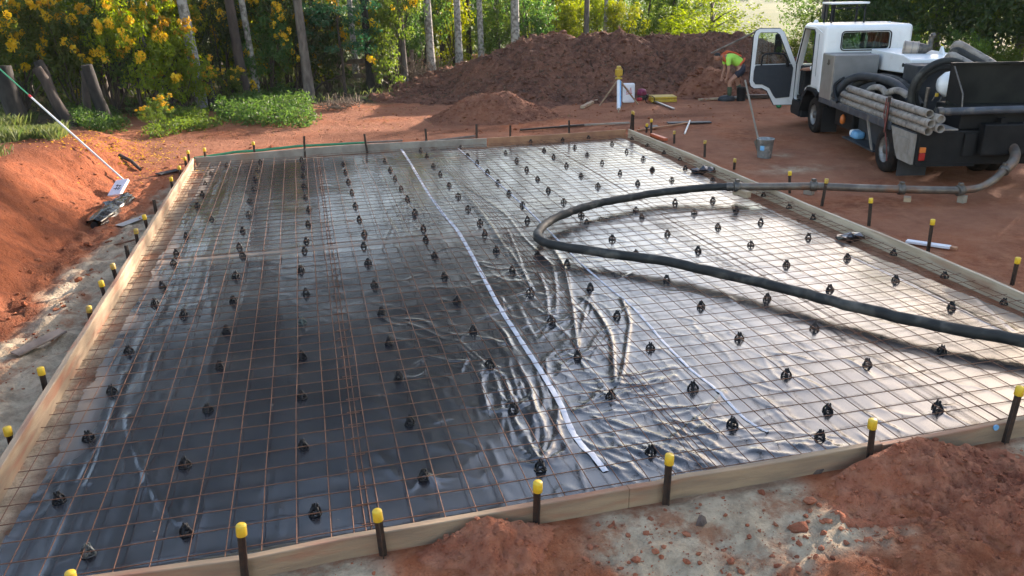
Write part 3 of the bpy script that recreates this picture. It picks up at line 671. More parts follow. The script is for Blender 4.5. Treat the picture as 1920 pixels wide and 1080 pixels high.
fans = [((1013, 878), [(955, 770), (975, 785), (1000, 770), (1018, 765), (1035, 790), (1048, 775), (1060, 800), (950, 830), (960, 860), (1075, 830), (1060, 850), (985, 800)], .014), ((962, 770), [(930, 690), (955, 705), (985, 715), (1010, 725), (905, 720), (1000, 750), (895, 770)], .012),
 ((1145, 742), [(1090, 720), (1070, 735), (1100, 700), (1190, 690), (1210, 715), (1085, 760), (1180, 760)], .012), ((764, 371), [(735, 420), (750, 425), (765, 430), (720, 400), (790, 415)], .010), ((1034, 603), [(1000, 625), (1015, 640), (1060, 620), (1070, 600)], .009),
 ((1083, 668), [(1050, 690), (1035, 672), (1120, 655), (1130, 690), (1100, 700)], .011), ((994, 549), [(960, 560), (975, 580), (1030, 560)], .008), ((918, 686), [(880, 720), (895, 735), (930, 740), (965, 700)], .009), ((960, 506), [(920, 530), (940, 540), (985, 530)], .008),
 ((794, 893), [(820, 925), (835, 915), (850, 900), (770, 925)], .008), ((1220, 847), [(1180, 830), (1170, 855), (1265, 835), (1245, 870), (1150, 850)], .010), ((1538, 820), [(1500, 840), (1570, 845), (1590, 820), (1495, 815)], .008), ((1759, 765), [(1720, 790), (1790, 790), (1800, 760)], .008)]
PS = 0.016
px_ = np.arange(0.08, 8.95, PS); py_ = np.arange(-12.775, -0.10, PS)
PX, PY = np.meshgrid(px_, py_)
def segd(X, Y, pts):
    best = np.full(X.shape, 9.0)
    for a, b in zip(pts, pts[1:]):
        ax, ay = a[0], a[1]; dx, dy = b[0] - ax, b[1] - ay; l2 = dx * dx + dy * dy + 1e-9
        t = np.clip(((X - ax) * dx + (Y - ay) * dy) / l2, 0, 1)
        best = np.minimum(best, np.hypot(X - ax - t * dx, Y - ay - t * dy))
    return best
def crom0(P, k=4):
    Q = []
    for i in range(len(P) - 1):
        a, b, c, d_ = P[max(i - 1, 0)], P[i], P[i + 1], P[min(i + 2, len(P) - 1)]
        for j in range(k):
            t = j / k; Q.append(0.5 * ((2 * b) + (c - a) * t + (2 * a - 5 * b + 4 * c - d_) * t * t + (3 * b - a - 3 * c + d_) * t ** 3))
    Q.append(P[-1]); return Q
seam = np.interp(PY, [p.y for p in T1][::-1], [p.x for p in T1][::-1])
wr = np.exp(-((PX - seam - 0.3) / 1.3) ** 2) * sstep(-6.0, -9.5, PY)           # strongest creasing round the first seam, near the front
wr = np.maximum(wr, 0.55 * np.exp(-((PX - 5.2) / 1.6) ** 2) * sstep(-4, -8, PY))
PZ = 0.010 * fbm(PX * 0.7, PY * 0.7, 2, 101) + 0.0022 * fbm(PX * 2.5, PY * 2.5, 2, 103)
def ridged(x, y, s): return 1 - np.abs(fbm(x, y, 3, s) * 2.2)
wx = PX + 0.25 * fbm(PX * 1.3, PY * 1.3, 2, 107); wy = PY + 0.25 * fbm(PX * 1.3 + 9, PY * 1.3, 2, 109)
cr = np.clip(ridged(wx * 2.6 + wy * 1.0, wy * 1.2 - wx * 0.9, 111), 0, 1) ** 4
cr2 = np.clip(ridged(wx * 5.0 - wy * 1.6, wy * 2.4 + wx * 1.2, 113), 0, 1) ** 3
PZ += 0.0015 * cr + 0.004 * wr * cr
# pulled folds near the left edge run along the board
le = np.exp(-((PX - 0.55) / 0.35) ** 2)
PZ += le * 0.012 * fbm(PX * 7, PY * 0.6, 3, 117)
def fold(P, hh, ww, taper=True):
    """a sharp-crested fold laid along a polyline, worked out only near it"""
    x0, x1 = min(p[0] for p in P) - 6 * ww, max(p[0] for p in P) + 6 * ww; y0, y1 = min(p[1] for p in P) - 6 * ww, max(p[1] for p in P) + 6 * ww
    i0, i1 = np.searchsorted(py_, [y0, y1]); j0, j1 = np.searchsorted(px_, [x0, x1])
    if i1 <= i0 or j1 <= j0: return
    X, Y = PX[i0:i1, j0:j1], PY[i0:i1, j0:j1]; dd = segd(X, Y, P)
    prof = np.exp(-np.sqrt((dd / ww) ** 2 + 0.05) + 0.22)
    if taper:
        a_, b_ = Vector(P[0][:2]), Vector(P[-1][:2]); L_2 = max((b_ - a_).length, .05); t = ((X - a_.x) * (b_.x - a_.x) + (Y - a_.y) * (b_.y - a_.y)) / L_2 ** 2
        prof = prof * np.clip(np.minimum(t / 0.25, (1 - t) / 0.25), 0, 1)
    PZ[i0:i1, j0:j1] = np.maximum(PZ[i0:i1, j0:j1], PZ[i0:i1, j0:j1] * 0.5 + hh * prof) if hh > 0.02 else PZ[i0:i1, j0:j1] + hh * prof
for pts, hh, ww in ridges:
    if hh == 0: continue
    fold(crom0([at(*q) for q in pts]), hh * 0.62, ww * 0.5, False)
for c, ends, hh in fans:
    C0 = at(*c)
    for e in ends:
        E1 = at(*e); s0 = C0.lerp(E1, 0.10); n_ = 6; j_ = Vector((random.uniform(-.03, .03), random.uniform(-.03, .03), 0))
        for k in range(n_):
            fold([s0.lerp(E1, k / n_) + j_ * math.sin(3.1 * k / n_), s0.lerp(E1, (k + 1) / n_) + j_ * math.sin(3.1 * (k + 1) / n_)], hh * 0.75 * (1 - k / n_), 0.010, False)
rsf = np.random.RandomState(135); nf = 0
while nf < 60:
    x, y = rsf.uniform(0.5, 8.3), rsf.uniform(-12.6, -0.6); i, j = int((y - py_[0]) / PS), int((x - px_[0]) / PS)
    if rsf.rand() > wr[i, j] * 1.0 + 0.03: continue
    nf += 1; s_ = wr[i, j]; an = rsf.choice([0.9, 1.25, 2.2, 2.6, 0.2, 1.6]) + rsf.randn() * 0.25; l = rsf.uniform(.15, .55) * (0.6 + s_)
    d_ = Vector((math.cos(an), math.sin(an), 0)) * l / 2; c_ = Vector((x, y, 0)); pb = Vector((-d_.y, d_.x, 0)) * rsf.uniform(-.25, .25)
    fold([c_ - d_, c_ + pb, c_ + d_], rsf.uniform(.003, .006) + 0.004 * s_ * rsf.rand(), rsf.uniform(.008, .014))
# pleats drawn along pixel directions of the photo: (box of starts, run, spread, count, height, width)
rsp = np.random.RandomState(171)
for (bx0, bx1, by0, by1), (rx, ry), sp_, cnt, hh, ww in (((1070, 1330, 775, 850), (110, 42), 25, 46, .010, .013), ((1060, 1250, 700, 790), (90, -12), 30, 26, .008, .012), ((1250, 1560, 800, 850), (90, -8), 30, 18, .008, .014), ((650, 880, 580, 760), (130, 66), 22, 20, .0028, .016), ((880, 1040, 660, 800), (28, 95), 22, 26, .009, .012), ((1150, 1500, 640, 790), (80, 48), 40, 30, .004, .016),
        ((200, 560, 420, 940), (-14, 110), 14, 42, .0045, .014), ((840, 990, 470, 620), (50, 75), 25, 14, .0045, .012), ((980, 1120, 600, 720), (60, -40), 40, 12, .006, .011), ((720, 780, 370, 420), (5, 40), 20, 12, .006, .010)):
    for _ in range(cnt):
        a_ = (rsp.uniform(bx0, bx1), rsp.uniform(by0, by1)); k_ = rsp.uniform(.5, 1.3); d_ = (rx * k_ + rsp.randn() * sp_ * .5, ry * k_ + rsp.randn() * sp_ * .5); bo = rsp.uniform(-.12, .12)
        mid_ = (a_[0] + d_[0] * .5 - d_[1] * bo, a_[1] + d_[1] * .5 + d_[0] * bo)
        fold(crom0([at(*a_), at(*mid_), at(a_[0] + d_[0], a_[1] + d_[1])]), hh * rsp.uniform(.6, 1.3), ww * rsp.uniform(.7, 1.3))
PZ += 0.055 * sstep(-12.62, -12.775, PY) + 0.02 * sstep(-12.5, -12.775, PY) * fbm(PX * 4, PY * 2, 3, 121)
edgeL = np.interp(PY, [-12.8, -12.2, -11, -9, -6, -2, 0], [0.1, 0.22, 0.27, 0.27, 0.3, 0.33, 0.35]) + 0.06 * fbm(PY * 1.5, PY * 0.3, 3, 123) + 0.02 * fbm(PY * 9, PY, 2, 125)
edgeR = np.interp(PY, [-12.8, -11.5, -9, -6, -4, -2, 0], [9.0, 8.85, 8.68, 8.66, 8.74, 8.8, 8.85]) + 0.08 * fbm(PY * 1.2, PY * 0.2 + 5, 3, 127)
edgeB = -0.30 + 0.12 * fbm(PX * 1.3, PX * 0.2, 3, 129) - 0.35 * np.exp(-((PX - 5.7) / 0.5) ** 2)
# slump hole next to the right board
for hx, hy, hr in ((at(1590, 452).x, at(1590, 452).y, 0.25), (at(1325, 322).x, at(1325, 322).y, 0.28)):
    edgeR = np.minimum(edgeR, np.where(np.abs(PY - hy) < hr, hx - 0.05 + 0.8 * np.abs(PY - hy), 9))
ok = (PX > edgeL) & (PX < edgeR) & (PY < edgeB)
PZ += 0.006 + 0.012 * sstep(0.12, 0.0, PX - edgeL) * (0.5 + fbm(PX * 5, PY * 5, 2, 131))
seam2 = np.interp(PY, [p.y for p in T2][::-1], [p.x for p in T2][::-1])
okc = ok[:-1, :-1] & ok[1:, :-1] & ok[:-1, 1:] & ok[1:, 1:]
sx = seam[:-1, :-1]; sx2 = seam2[:-1, :-1]; mx_ = PX[:-1, :-1]
def plasticmat():
    M = bpy.data.materials.new('black_polythene'); M.use_nodes = True; t = M.node_tree; N = t.nodes; L = t.links
    b = N['Principled BSDF']; b.inputs['IOR'].default_value = 1.7; b.inputs['Coat Weight'].default_value = 0.5; b.inputs['Coat Roughness'].default_value = 0.15
    P = N.new('ShaderNodeNewGeometry').outputs['Position']
    def noise(s, d=5, r=0.6):
        n = N.new('ShaderNodeTexNoise'); n.inputs['Scale'].default_value = s; n.inputs['Detail'].default_value = d; n.inputs['Roughness'].default_value = r; L.new(P, n.inputs[0]); return n.outputs['Fac']
    def rng(s, a, c, o0=0, o1=1):
        r_ = N.new('ShaderNodeMapRange'); r_.inputs['From Min'].default_value = a; r_.inputs['From Max'].default_value = c; r_.inputs['To Min'].default_value = o0; r_.inputs['To Max'].default_value = o1; L.new(s, r_.inputs['Value']); return r_.outputs[0]
    mx = N.new('ShaderNodeMix'); mx.data_type = 'RGBA'; L.new(rng(noise(1.6, 6), 0.5, 0.75), mx.inputs['Factor']); mx.inputs['A'].default_value = (0.015, 0.0155, 0.019, 1); mx.inputs['B'].default_value = (0.046, 0.043, 0.043, 1)
    m2 = N.new('ShaderNodeMix'); m2.data_type = 'RGBA'; L.new(rng(noise(5.5, 7, 0.7), 0.64, 0.74, 0, 0.7), m2.inputs['Factor']); L.new(mx.outputs['Result'], m2.inputs['A']); m2.inputs['B'].default_value = (0.20, 0.16, 0.13, 1)
    ad_ = N.new('ShaderNodeAttribute'); ad_.attribute_name = 'dusty'
    m3 = N.new('ShaderNodeMix'); m3.data_type = 'RGBA'; L.new(ad_.outputs['Fac'], m3.inputs['Factor']); L.new(m2.outputs['Result'], m3.inputs['A']); m3.inputs['B'].default_value = (0.22, 0.165, 0.12, 1)
    L.new(m3.outputs['Result'], b.inputs['Base Color'])
    rr = N.new('ShaderNodeMath'); rr.operation = 'ADD'
    L.new(rng(noise(1.1, 4), 0.35, 0.7, 0.16, 0.27), rr.inputs[0]); L.new(ad_.outputs['Fac'], rr.inputs[1]); L.new(rr.outputs[0], b.inputs['Roughness'])
    def ridge(sc, rot, str_):
        mp = N.new('ShaderNodeMapping'); mp.inputs['Rotation'].default_value = (0, 0, rot); mp.inputs['Scale'].default_value = str_; L.new(P, mp.inputs[0])
        n = N.new('ShaderNodeTexNoise'); n.noise_type = 'RIDGED_MULTIFRACTAL'; n.inputs['Scale'].default_value = sc; n.inputs['Detail'].default_value = 2.5; n.inputs['Distortion'].default_value = 0.6; L.new(mp.outputs[0], n.inputs[0]); return n.outputs['Fac']
    at_ = N.new('ShaderNodeAttribute'); at_.attribute_name = 'crumple'
    s1 = N.new('ShaderNodeMath'); s1.operation = 'ADD'; L.new(ridge(3.2, 0.9, (1, 0.25, 1)), s1.inputs[0]); L.new(ridge(6.5, -1.0, (1, 0.28, 1)), s1.inputs[1])
    s2 = N.new('ShaderNodeMath'); s2.operation = 'MULTIPLY'; L.new(s1.outputs[0], s2.inputs[0]); L.new(at_.outputs['Fac'], s2.inputs[1])
    s3 = N.new('ShaderNodeMath'); s3.operation = 'MULTIPLY_ADD'; L.new(noise(6, 2, 0.4), s3.inputs[0]); s3.inputs[1].default_value = 0.10; L.new(s2.outputs[0], s3.inputs[2])
    bp = N.new('ShaderNodeBump'); bp.inputs['Strength'].default_value = 1; bp.inputs['Distance'].default_value = 0.009
    L.new(s3.outputs[0], bp.inputs['Height']); L.new(bp.outputs[0], b.inputs['Normal'])
    return M
M_['plastic'] = plasticmat()
pm = thing('plastic_membrane', 'shiny black plastic sheeting spread over the ground inside the timber form', 'plastic sheet', (4.5, -6.4, 0))
for k, (mk, lab) in enumerate(((mx_ < sx, 'flatter dark left sheet'), ((mx_ >= sx) & (mx_ < sx2), 'crumpled middle sheet'), (mx_ >= sx2, 'bright reflecting right sheet'))):
    me, us = grid_mesh('sheet', PX - 4.5, PY + 6.4, PZ, okc & mk)
    set_attr(me, 'crumple', np.clip(wr.ravel()[us] + 0.12 + 0.5 * le.ravel()[us], 0, 1))
    du = 0.55 * np.exp(-((PY + 6.55 + 0.05 * PX * 0.2) / 0.05) ** 2) + 0.5 * np.exp(-(((PX - 5.2) / 1.5) ** 2 + ((PY + 1.0) / 0.8) ** 2)) * sstep(-.2, .4, fbm(PX * 3, PY * 3, 4, 151)) + 0.8 * sstep(0.25, 0.05, PX - edgeL) * sstep(-.3, .4, fbm(PX * 4, PY * 2, 3, 153)) + 0.7 * sstep(0.30, 0.05, edgeR - PX) * sstep(-.4, .3, fbm(PX * 4, PY * 2, 3, 155))
    set_attr(me, 'dusty', np.clip(du, 0, 1).ravel()[us])
    o = link('sheet', me, M_['plastic'], pm); o['label'] = lab
def pz(x, y):
    i = int(np.clip(round((y - py_[0]) / PS), 0, len(py_) - 1)); j = int(np.clip(round((x - px_[0]) / PS), 0, len(px_) - 1)); return float(PZ[i, j])
def tape(pts, wd, label, seed):
    rs = np.random.RandomState(seed); V = []; F = []; Q = []
    for a, b in zip(pts, pts[1:]):
        k = max(2, int((b - a).length / 0.06)); Q += [a.lerp(b, i / k) for i in range(k)]
    Q.append(pts[-1])
    for i, q in enumerate(Q):
        t = (Q[min(i + 1, len(Q) - 1)] - Q[max(i - 1, 0)]).normalized(); nn = Vector((-t.y, t.x, 0)); ww = wd * (0.93 + 0.14 * rs.rand()) / 2
        z = max(pz(q.x + nn.x * s_, q.y + nn.y * s_) for s_ in (-ww, 0, ww)) + 0.004
        for s_ in (-1, 0, 1):
            V.append((q.x + nn.x * ww * s_, q.y + nn.y * ww * s_, z + 0.003 * (1 - abs(s_)) + 0.001 * rs.randn()))
    for i in range(len(Q) - 1):
        for k in (0, 1): F.append((i * 3 + k, i * 3 + k + 1, i * 3 + k + 4, i * 3 + k + 3))
    mb = MB(); mb.add(V, F, True); tag(mb.build('seam_tape', M_['tape']), label, 'tape', 'seam tapes')
tape(crom0(T1), 0.046, 'white seam tape running through the middle of the black plastic sheeting', 1)
tape(crom0(T2), 0.028, 'thinner white seam tape passing under the bend of the pump hose', 2)

# ------------------------------------------------------------------ reinforcing mesh
BR = 0.0034
_barm = {}
def bar_mesh(l, ax, var):
    k = (round(l, 2), ax, var)
    if k not in _barm:
        rs = np.random.RandomState(var * 7 + 1); mb = MB(); nseg = max(3, int(l / 0.8)); pts = []
        for i in range(nseg + 1):
            t = l * i / nseg; j = rs.randn(2) * 0.0035
            z = j[1] + (0.0072 if ax == 'X' else 0)
            pts.append((t, j[0], z) if ax == 'X' else (j[0], t, z))
        mb.tube(pts, BR, 5); me = mb.mesh('bar'); me.materials.append(M_['rust']); _barm[k] = me
    return _barm[k]
def mesh_sheet(xs, x0, x1, ys, y0, y1, dz, label, skew=0.0):
    root = thing('mesh_sheet', label, 'rebar mesh', (x0, y0, 0.068 + dz), skew, 'sheets of rusty reinforcing mesh')
    for i, x in enumerate(xs):
        o = link('bar', bar_mesh(y1 - y0, 'Y', i % 4), None, root); o.location = (x - x0, 0, 0)
    for i, y in enumerate(ys):
        o = link('bar', bar_mesh(x1 - x0, 'X', i % 4), None, root); o.location = (random.uniform(-.012, .012), y - y0, 0)
def reg(x0, x1):
    w_ = x1 - x0 - 0.05; a = [x0 + 0.025, x0 + 0.125]; n_ = int(round((w_ - 0.2) / 0.2))
    return a + [x0 + 0.125 + (w_ - 0.2) * k / n_ for k in range(1, n_)] + [x1 - 0.125, x1 - 0.025]
xsA = [0.19, 0.385, 0.575, 0.765, 0.966, 1.168, 1.37, 1.575, 1.772, 1.977, 2.178, 2.31, 2.41]
cols = [(xsA, 0.12, 2.44, 'the left board'), (reg(2.35, 4.72), 2.35, 4.72, 'the left of the hose bend'), (reg(4.63, 7.0), 4.63, 7.0, 'the middle right of the slab'), (reg(6.93, 8.98), 6.93, 8.98, 'the right board')]
ysN = [-12.67 + 0.2065 * k for k in range(30)]; ysF = [-6.72 + 0.2065 * k for k in range(31)]
for i, (xs, x0, x1, nm) in enumerate(cols):
    mesh_sheet(xs, x0, x1, ysN, -12.72, -6.62, 0.011 * (i % 2), 'near sheet of rusty rebar mesh along ' + nm, 0.0015 * (i - 1.5))
    mesh_sheet(xs, x0 + 0.01, x1, ysF, -6.80, -0.46, 0.022 + 0.011 * (i % 2), 'far sheet of rusty rebar mesh along ' + nm, -0.001 * (i - 1.5))

# ------------------------------------------------------------------ bar chairs
CH = [(425.7,307.6),(395.6,323.8),(384.7,342),(379,361),(370,383),(395.6,406.4),(348.6,439.5),(488,302),(483.6,315.7),(478.5,334.2),(476.6,352),(468.5,374),(466,399),(454.6,428),(448.4,459),(454.6,475.4),(565,297),(568,311),(568.5,326.8),(570,345.8),(572.7,367),(579,389.8),(577.3,417),(574.3,447.7),(570.4,466.2),(643.3,305.3),(648,319.8),(653,337.7),(659.5,357.4),(666,382.4),(673.4,407.8),(682.7,435.6),(681.5,458),(722,299.5),(732,316),(740.6,331.4),(752,350.4),(800,292.5),(812.5,309.5),(825.5,323.8),(841.8,345),(858.8,365),(877.5,388),(900,415),(909,435.5),(931,466),(763.8,371),(777.5,396.8),(793.8,425),(798,446),(814.5,477.5),(788.8,280),(863.8,275.5),(876.8,289.5),(894.5,303),(913.8,320),(933.8,338.8),(954.5,358.8),(979.5,380.8),(988.8,409.5),(948,285),(968.8,298.8),(987.5,315),(1008,332.5),(1028,353),(1056.8,375),(995,264.5),(1020,279.5),(1038,292),(1062,308.8),(1089.5,327),(1121,346),(1090,400),(1100,414.5),(1055,261),(1077.5,273.8),(1101,287.5),(1129,303),(1162.5,322),(1195.8,340.8),(1103.8,257),(1147.5,268),(1175,282.5),(1206,296),(1223,316),(1185,258.8),(1214,271.8),(1192.5,391),(1203.8,403.8),(1148,443.8),(1192.5,472.5),(1251.7,435),(1266,376.7),(960.7,503),(994,546.7),(833.3,515),(856.7,561),(886.7,615),(918.3,680),(1034.3,598),(1083.3,663.3),(1063.3,491.7),(1106.7,536.7),(1156.7,588.3),(1220,646.7),(1250,520),(690,490),(701.7,530),(714,580),(729.3,636.7),(746.7,703.3),(330,471.7),(325,490),(304,533.3),(290,565.7),(343.3,585.7),(240.7,654),(441.7,514.3),(436.7,560),(424,616),(410.7,681.7),(564,502.7),(573.3,545.7),(565.7,600),(565.7,662.7),(1336.7,372.7),(1431.7,364),(1302,396),(1380.7,392.3),(1480,386),(1346.7,421.7),(1426.7,413.3),(1525,405.7),(1309.3,466.7),(1408,456),(1516,441.7),(1475,493.3),(1589.3,480),(1675.7,473.3),(1556.7,538.3),(1680,521.7),(1771.7,515),(1785,571.7),(1883,564),(1315,568.3),(1439,555),(1527.7,610.7),(1386.7,628.3),(1767,653),(1627,678),(1475,698.3),(1300,722),(1245,285.7),(1275,297.7),(1222.7,316.7),(1260,335),(1336.7,335),(1285,313),(209,729),(165,817),(109,931.7),(163,1030),(389,762.7),(345.7,865.7),(348.3,993),(565,738),(568.3,831.7),(590,955),(768,788),(794,890),(962,763),(1013,871.7),(1145,738),(1220,843),(1374,791.7),(1553,763),(1538,815),(1759,760)]
def chair_parts(fine=True):
    ring = MB(); n = 18 if fine else 10
    ring.tube([(0.052 * math.cos(2 * math.pi * k / n), 0.052 * math.sin(2 * math.pi * k / n), 0.006) for k in range(n + 1)], 0.006, 5, caps=False)
    for k in range(4):
        a = math.pi / 4 + k * math.pi / 2
        ring.box((0, -0.005, 0.001), (0.05, 0.005, 0.007), rot=(0, 0, a), piv=(0, 0, 0))
    legs = []
    for k in range(4):
        a = math.pi / 4 + k * math.pi / 2; c, s_ = math.cos(a), math.sin(a)
        l = MB(); l.tube([(0.052 * c, 0.052 * s_, 0.004), (0.046 * c, 0.046 * s_, 0.035), (0.031 * c, 0.031 * s_, 0.062), (0.016 * c, 0.016 * s_, 0.080)], [0.011, 0.0115, 0.011, 0.010], 6)
        legs.append(l)
    sad = MB(); sad.lathe([(0.026, 0.055), (0.030, 0.064), (0.026, 0.074), (0.014, 0.084), (0.0001, 0.085)], n=10)
    for k in range(4):
        a = k * math.pi / 2 + 0.2; c, s_ = math.cos(a), math.sin(a)
        sad.tube([(0.018 * c, 0.018 * s_, 0.066), (0.019 * c, 0.019 * s_, 0.098 + 0.008 * (k % 2)), (0.015 * c, 0.015 * s_, 0.108 + 0.008 * (k % 2))], [0.011, 0.009, 0.005], 5)
    return ring, legs, sad
ring, legs, sad = chair_parts()
ringm, sadm, legm = ring.mesh('base_ring'), sad.mesh('saddle'), [l.mesh('leg') for l in legs]
whole = MB()
for q in [ring, sad] + legs: whole.add(q.v, q.f)
wholem = whole.mesh('bar_chair')
ckeys = [0.47, 1.28, 2.06, 2.82, 3.62, 4.42, 5.15, 5.96, 6.76, 7.5, 8.22, 8.93]
cnames = ['column beside the left board', 'second column from the left', 'column left of the mesh lap strip', 'column right of the mesh lap strip', 'fifth column from the left', 'sixth column from the left', 'seventh column from the left', 'sixth column from the right board', 'fifth column from the right', 'fourth column from the right', 'third column from the right', 'column nearest the right board']
cnames[7] = 'fifth column from the right'; cnames[8] = 'fourth column from the right'; cnames[9] = 'third column from the right'; cnames[10] = 'second column from the right'
pos = [at(x, y, 0.045) for x, y in CH]
colid = [min(range(12), key=lambda k: abs(ckeys[k] - p.x)) for p in pos]
ORDF = ['front', 'second', 'third', 'fourth', 'fifth', 'sixth', 'seventh', 'eighth', 'ninth', 'tenth', 'eleventh', 'twelfth', 'thirteenth', 'fourteenth', 'fifteenth', 'sixteenth', 'seventeenth', 'eighteenth']
for c in range(12):
    idx = sorted([i for i in range(len(pos)) if colid[i] == c], key=lambda i: pos[i].y)
    for k, i in enumerate(idx):
        p = pos[i]; pxy = CH[i]; colr = 'black'; m_ = M_['chair_black']
        if pxy == (565.7, 600): colr, m_ = 'greenish', M_['chair_green']
        elif pxy == (163, 1030): colr, m_ = 'greyish clear', M_['chair_grey']
        elif pxy in ((1251.7, 435), (1527.7, 610.7), (1627, 678), (1439, 555), (1203.8, 403.8)): colr, m_ = 'muddy', M_['chair_brown']
        s = 1.0
        lab = '%s bar chair, %s in the %s' % (colr, 'frontmost' if k == 0 else ORDF[k] + ' from the front', cnames[c])
        near = p.y < -5.5
        z0 = max(0.002, pz(p.x, p.y))
        if near:
            o = thing('bar_chair', lab, 'bar chair', (p.x, p.y, z0), random.uniform(0, 6.28), 'bar chairs under the mesh')
            for nm, me in [('base_ring', ringm), ('saddle', sadm)] + [('leg', q) for q in legm]:
                q = link(nm, me, None, o)
                if len(me.materials) == 0: me.materials.append(M_['chair_black'])
                if m_ is not M_['chair_black']: q.material_slots[0].link = 'OBJECT'; q.material_slots[0].material = m_
        else:
            o = link('bar_chair', wholem, M_['chair_black']); o.location = (p.x, p.y, z0); o.rotation_euler = (0, 0, random.uniform(0, 6.28))
            tag(o, lab, 'bar chair', 'bar chairs under the mesh')
            if m_ is not M_['chair_black']: o.material_slots[0].link = 'OBJECT'; o.material_slots[0].material = m_
        o.rotation_euler.x = random.uniform(-.09, .09); q = random.uniform(.72, .80); o.scale = (q, q, q * .86)

# ------------------------------------------------------------------ pump truck
TA = Vector((11.908, -4.803, -0.05)); TH = R(15.57)
TF = Vector((math.sin(TH), math.cos(TH), 0)); TR = Vector((math.cos(TH), -math.sin(TH), 0))
def tl(p): d = p - TA; return Vector((d.dot(TR), d.dot(TF), d.z))
def TY(px, py, y): return tl(vpl(px, py, TA + TF * y, TF))
def TX(px, py, x): return tl(vpl(px, py, TA + TR * x, TR))
def boolcut(me, cutters, name, op='DIFFERENCE'):
    o = bpy.data.objects.new('tmp', me); COL.objects.link(o); tmp = []
    for c in cutters:
        k = bpy.data.objects.new('cut', c); COL.objects.link(k); tmp.append(k)
        md = o.modifiers.new('b', 'BOOLEAN'); md.operation = op; md.solver = 'EXACT'; md.object = k
    bpy.context.view_layer.update()
    dg = bpy.context.evaluated_depsgraph_get(); r_ = bpy.data.meshes.new_from_object(o.evaluated_get(dg))
    r_.name = name
    for k in tmp: COL.objects.unlink(k); bpy.data.objects.remove(k)
    COL.objects.unlink(o); bpy.data.objects.remove(o)
    return r_
def rprism(prof, lo, hi, axis='X', bev=0.05, seg=3):
    mb = MB(); mb.prism(prof, lo, hi, axis); me = mb.mesh('p')
    if bev:
        bm = bmesh.new(); bm.from_mesh(me)
        bmesh.ops.bevel(bm, geom=bm.edges[:], offset=bev, segments=seg, affect='EDGES', profile=0.5, clamp_overlap=True)
        for f in bm.faces: f.smooth = False
        bm.to_mesh(me); bm.free()
    return me
def rrect(x0, x1, z0, z1, r, n=4):
    P = []
    for cx, cz, a0 in ((x1 - r, z1 - r, 0), (x0 + r, z1 - r, 90), (x0 + r, z0 + r, 180), (x1 - r, z0 + r, 270)):
        for k in range(n + 1):
            a = R(a0 + 90 * k / n); P.append((cx + r * math.cos(a), cz + r * math.sin(a)))
    return P
def smooth_by_angle(me, ang=35):
    me.polygons.foreach_set('use_smooth', np.ones(len(me.polygons), bool))
    bm = bmesh.new(); bm.from_mesh(me)
    for e in bm.edges:
        if len(e.link_faces) == 2 and e.calc_face_angle(0) > R(ang): e.smooth = False
    bm.to_mesh(me); bm.free()

truck = thing('pump_truck', 'white cab concrete pump truck with open door, loaded with grey pipes', 'truck', TA, -TH)
cabp = [(3.72, 0.80), (3.72, 2.29), (5.12, 2.29), (5.55, 1.40), (5.64, 0.62), (5.60, 0.45), (4.80, 0.45), (4.62, 0.78), (4.40, 0.93), (3.95, 0.93)]
outer = rprism(cabp, 0.05, 1.87, 'X', 0.085, 4)
inp = [(3.80, 1.00), (3.80, 2.20), (5.08, 2.20), (5.46, 1.38), (5.54, 0.68), (5.50, 0.55), (4.86, 0.55), (4.70, 0.86), (4.45, 1.00)]
cuts = [rprism(inp, 0.12, 1.80, 'X', 0)]
dprof = [(4.32, 1.02), (4.32, 2.12), (4.40, 2.17), (5.04, 2.17), (5.44, 1.36), (5.48, 0.62), (5.40, 0.56), (4.88, 0.56), (4.68, 0.92), (4.46, 1.00)]
cuts.append(rprism(dprof, -0.1, 0.2, 'X', 0))
cuts.append(rprism([(4.40, 1.42), (4.40, 2.10), (5.02, 2.10), (5.34, 1.42)], 1.70, 2.0, 'X', 0))
cuts.append(rprism(rrect(0.42, 1.40, 1.80, 2.14, 0.06), 3.6, 3.9, 'Y', 0))
cuts.append(rprism([(5.00, 2.16), (5.4, 2.35), (5.9, 1.36), (5.40, 1.36)], 0.20, 1.72, 'X', 0))
cab = boolcut(outer, cuts, 'cab'); smooth_by_angle(cab, 30)
link('cab', cab, M_['white_paint'], truck)
g = MB(); g.prism(rrect(0.40, 1.42, 1.78, 2.16, 0.07), 3.745, 3.755, 'Y'); g.build('rear_window', M_['glass_dark'], truck)
g = MB()
for a, b in ((rrect(0.40, 1.42, 1.78, 2.16, 0.07), 0.018),): g.tube([(x, 3.712, z) for x, z in a + a[:1]], b * 0.7, 6)
g.build('window_seal', M_['trim_black'], bpy.data.objects['rear_window'])
g = MB(); g.add([(0.18, 5.055, 2.19), (1.74, 5.055, 2.19), (1.74, 5.485, 1.34), (0.18, 5.485, 1.34)], [(0, 1, 2, 3)]); g.build('windscreen', M_['glass'], truck)
g = MB(); g.prism([(4.38, 1.40), (4.38, 2.12), (5.03, 2.12), (5.37, 1.40)], 1.83, 1.838, 'X'); g.build('side_window', M_['glass'], truck)
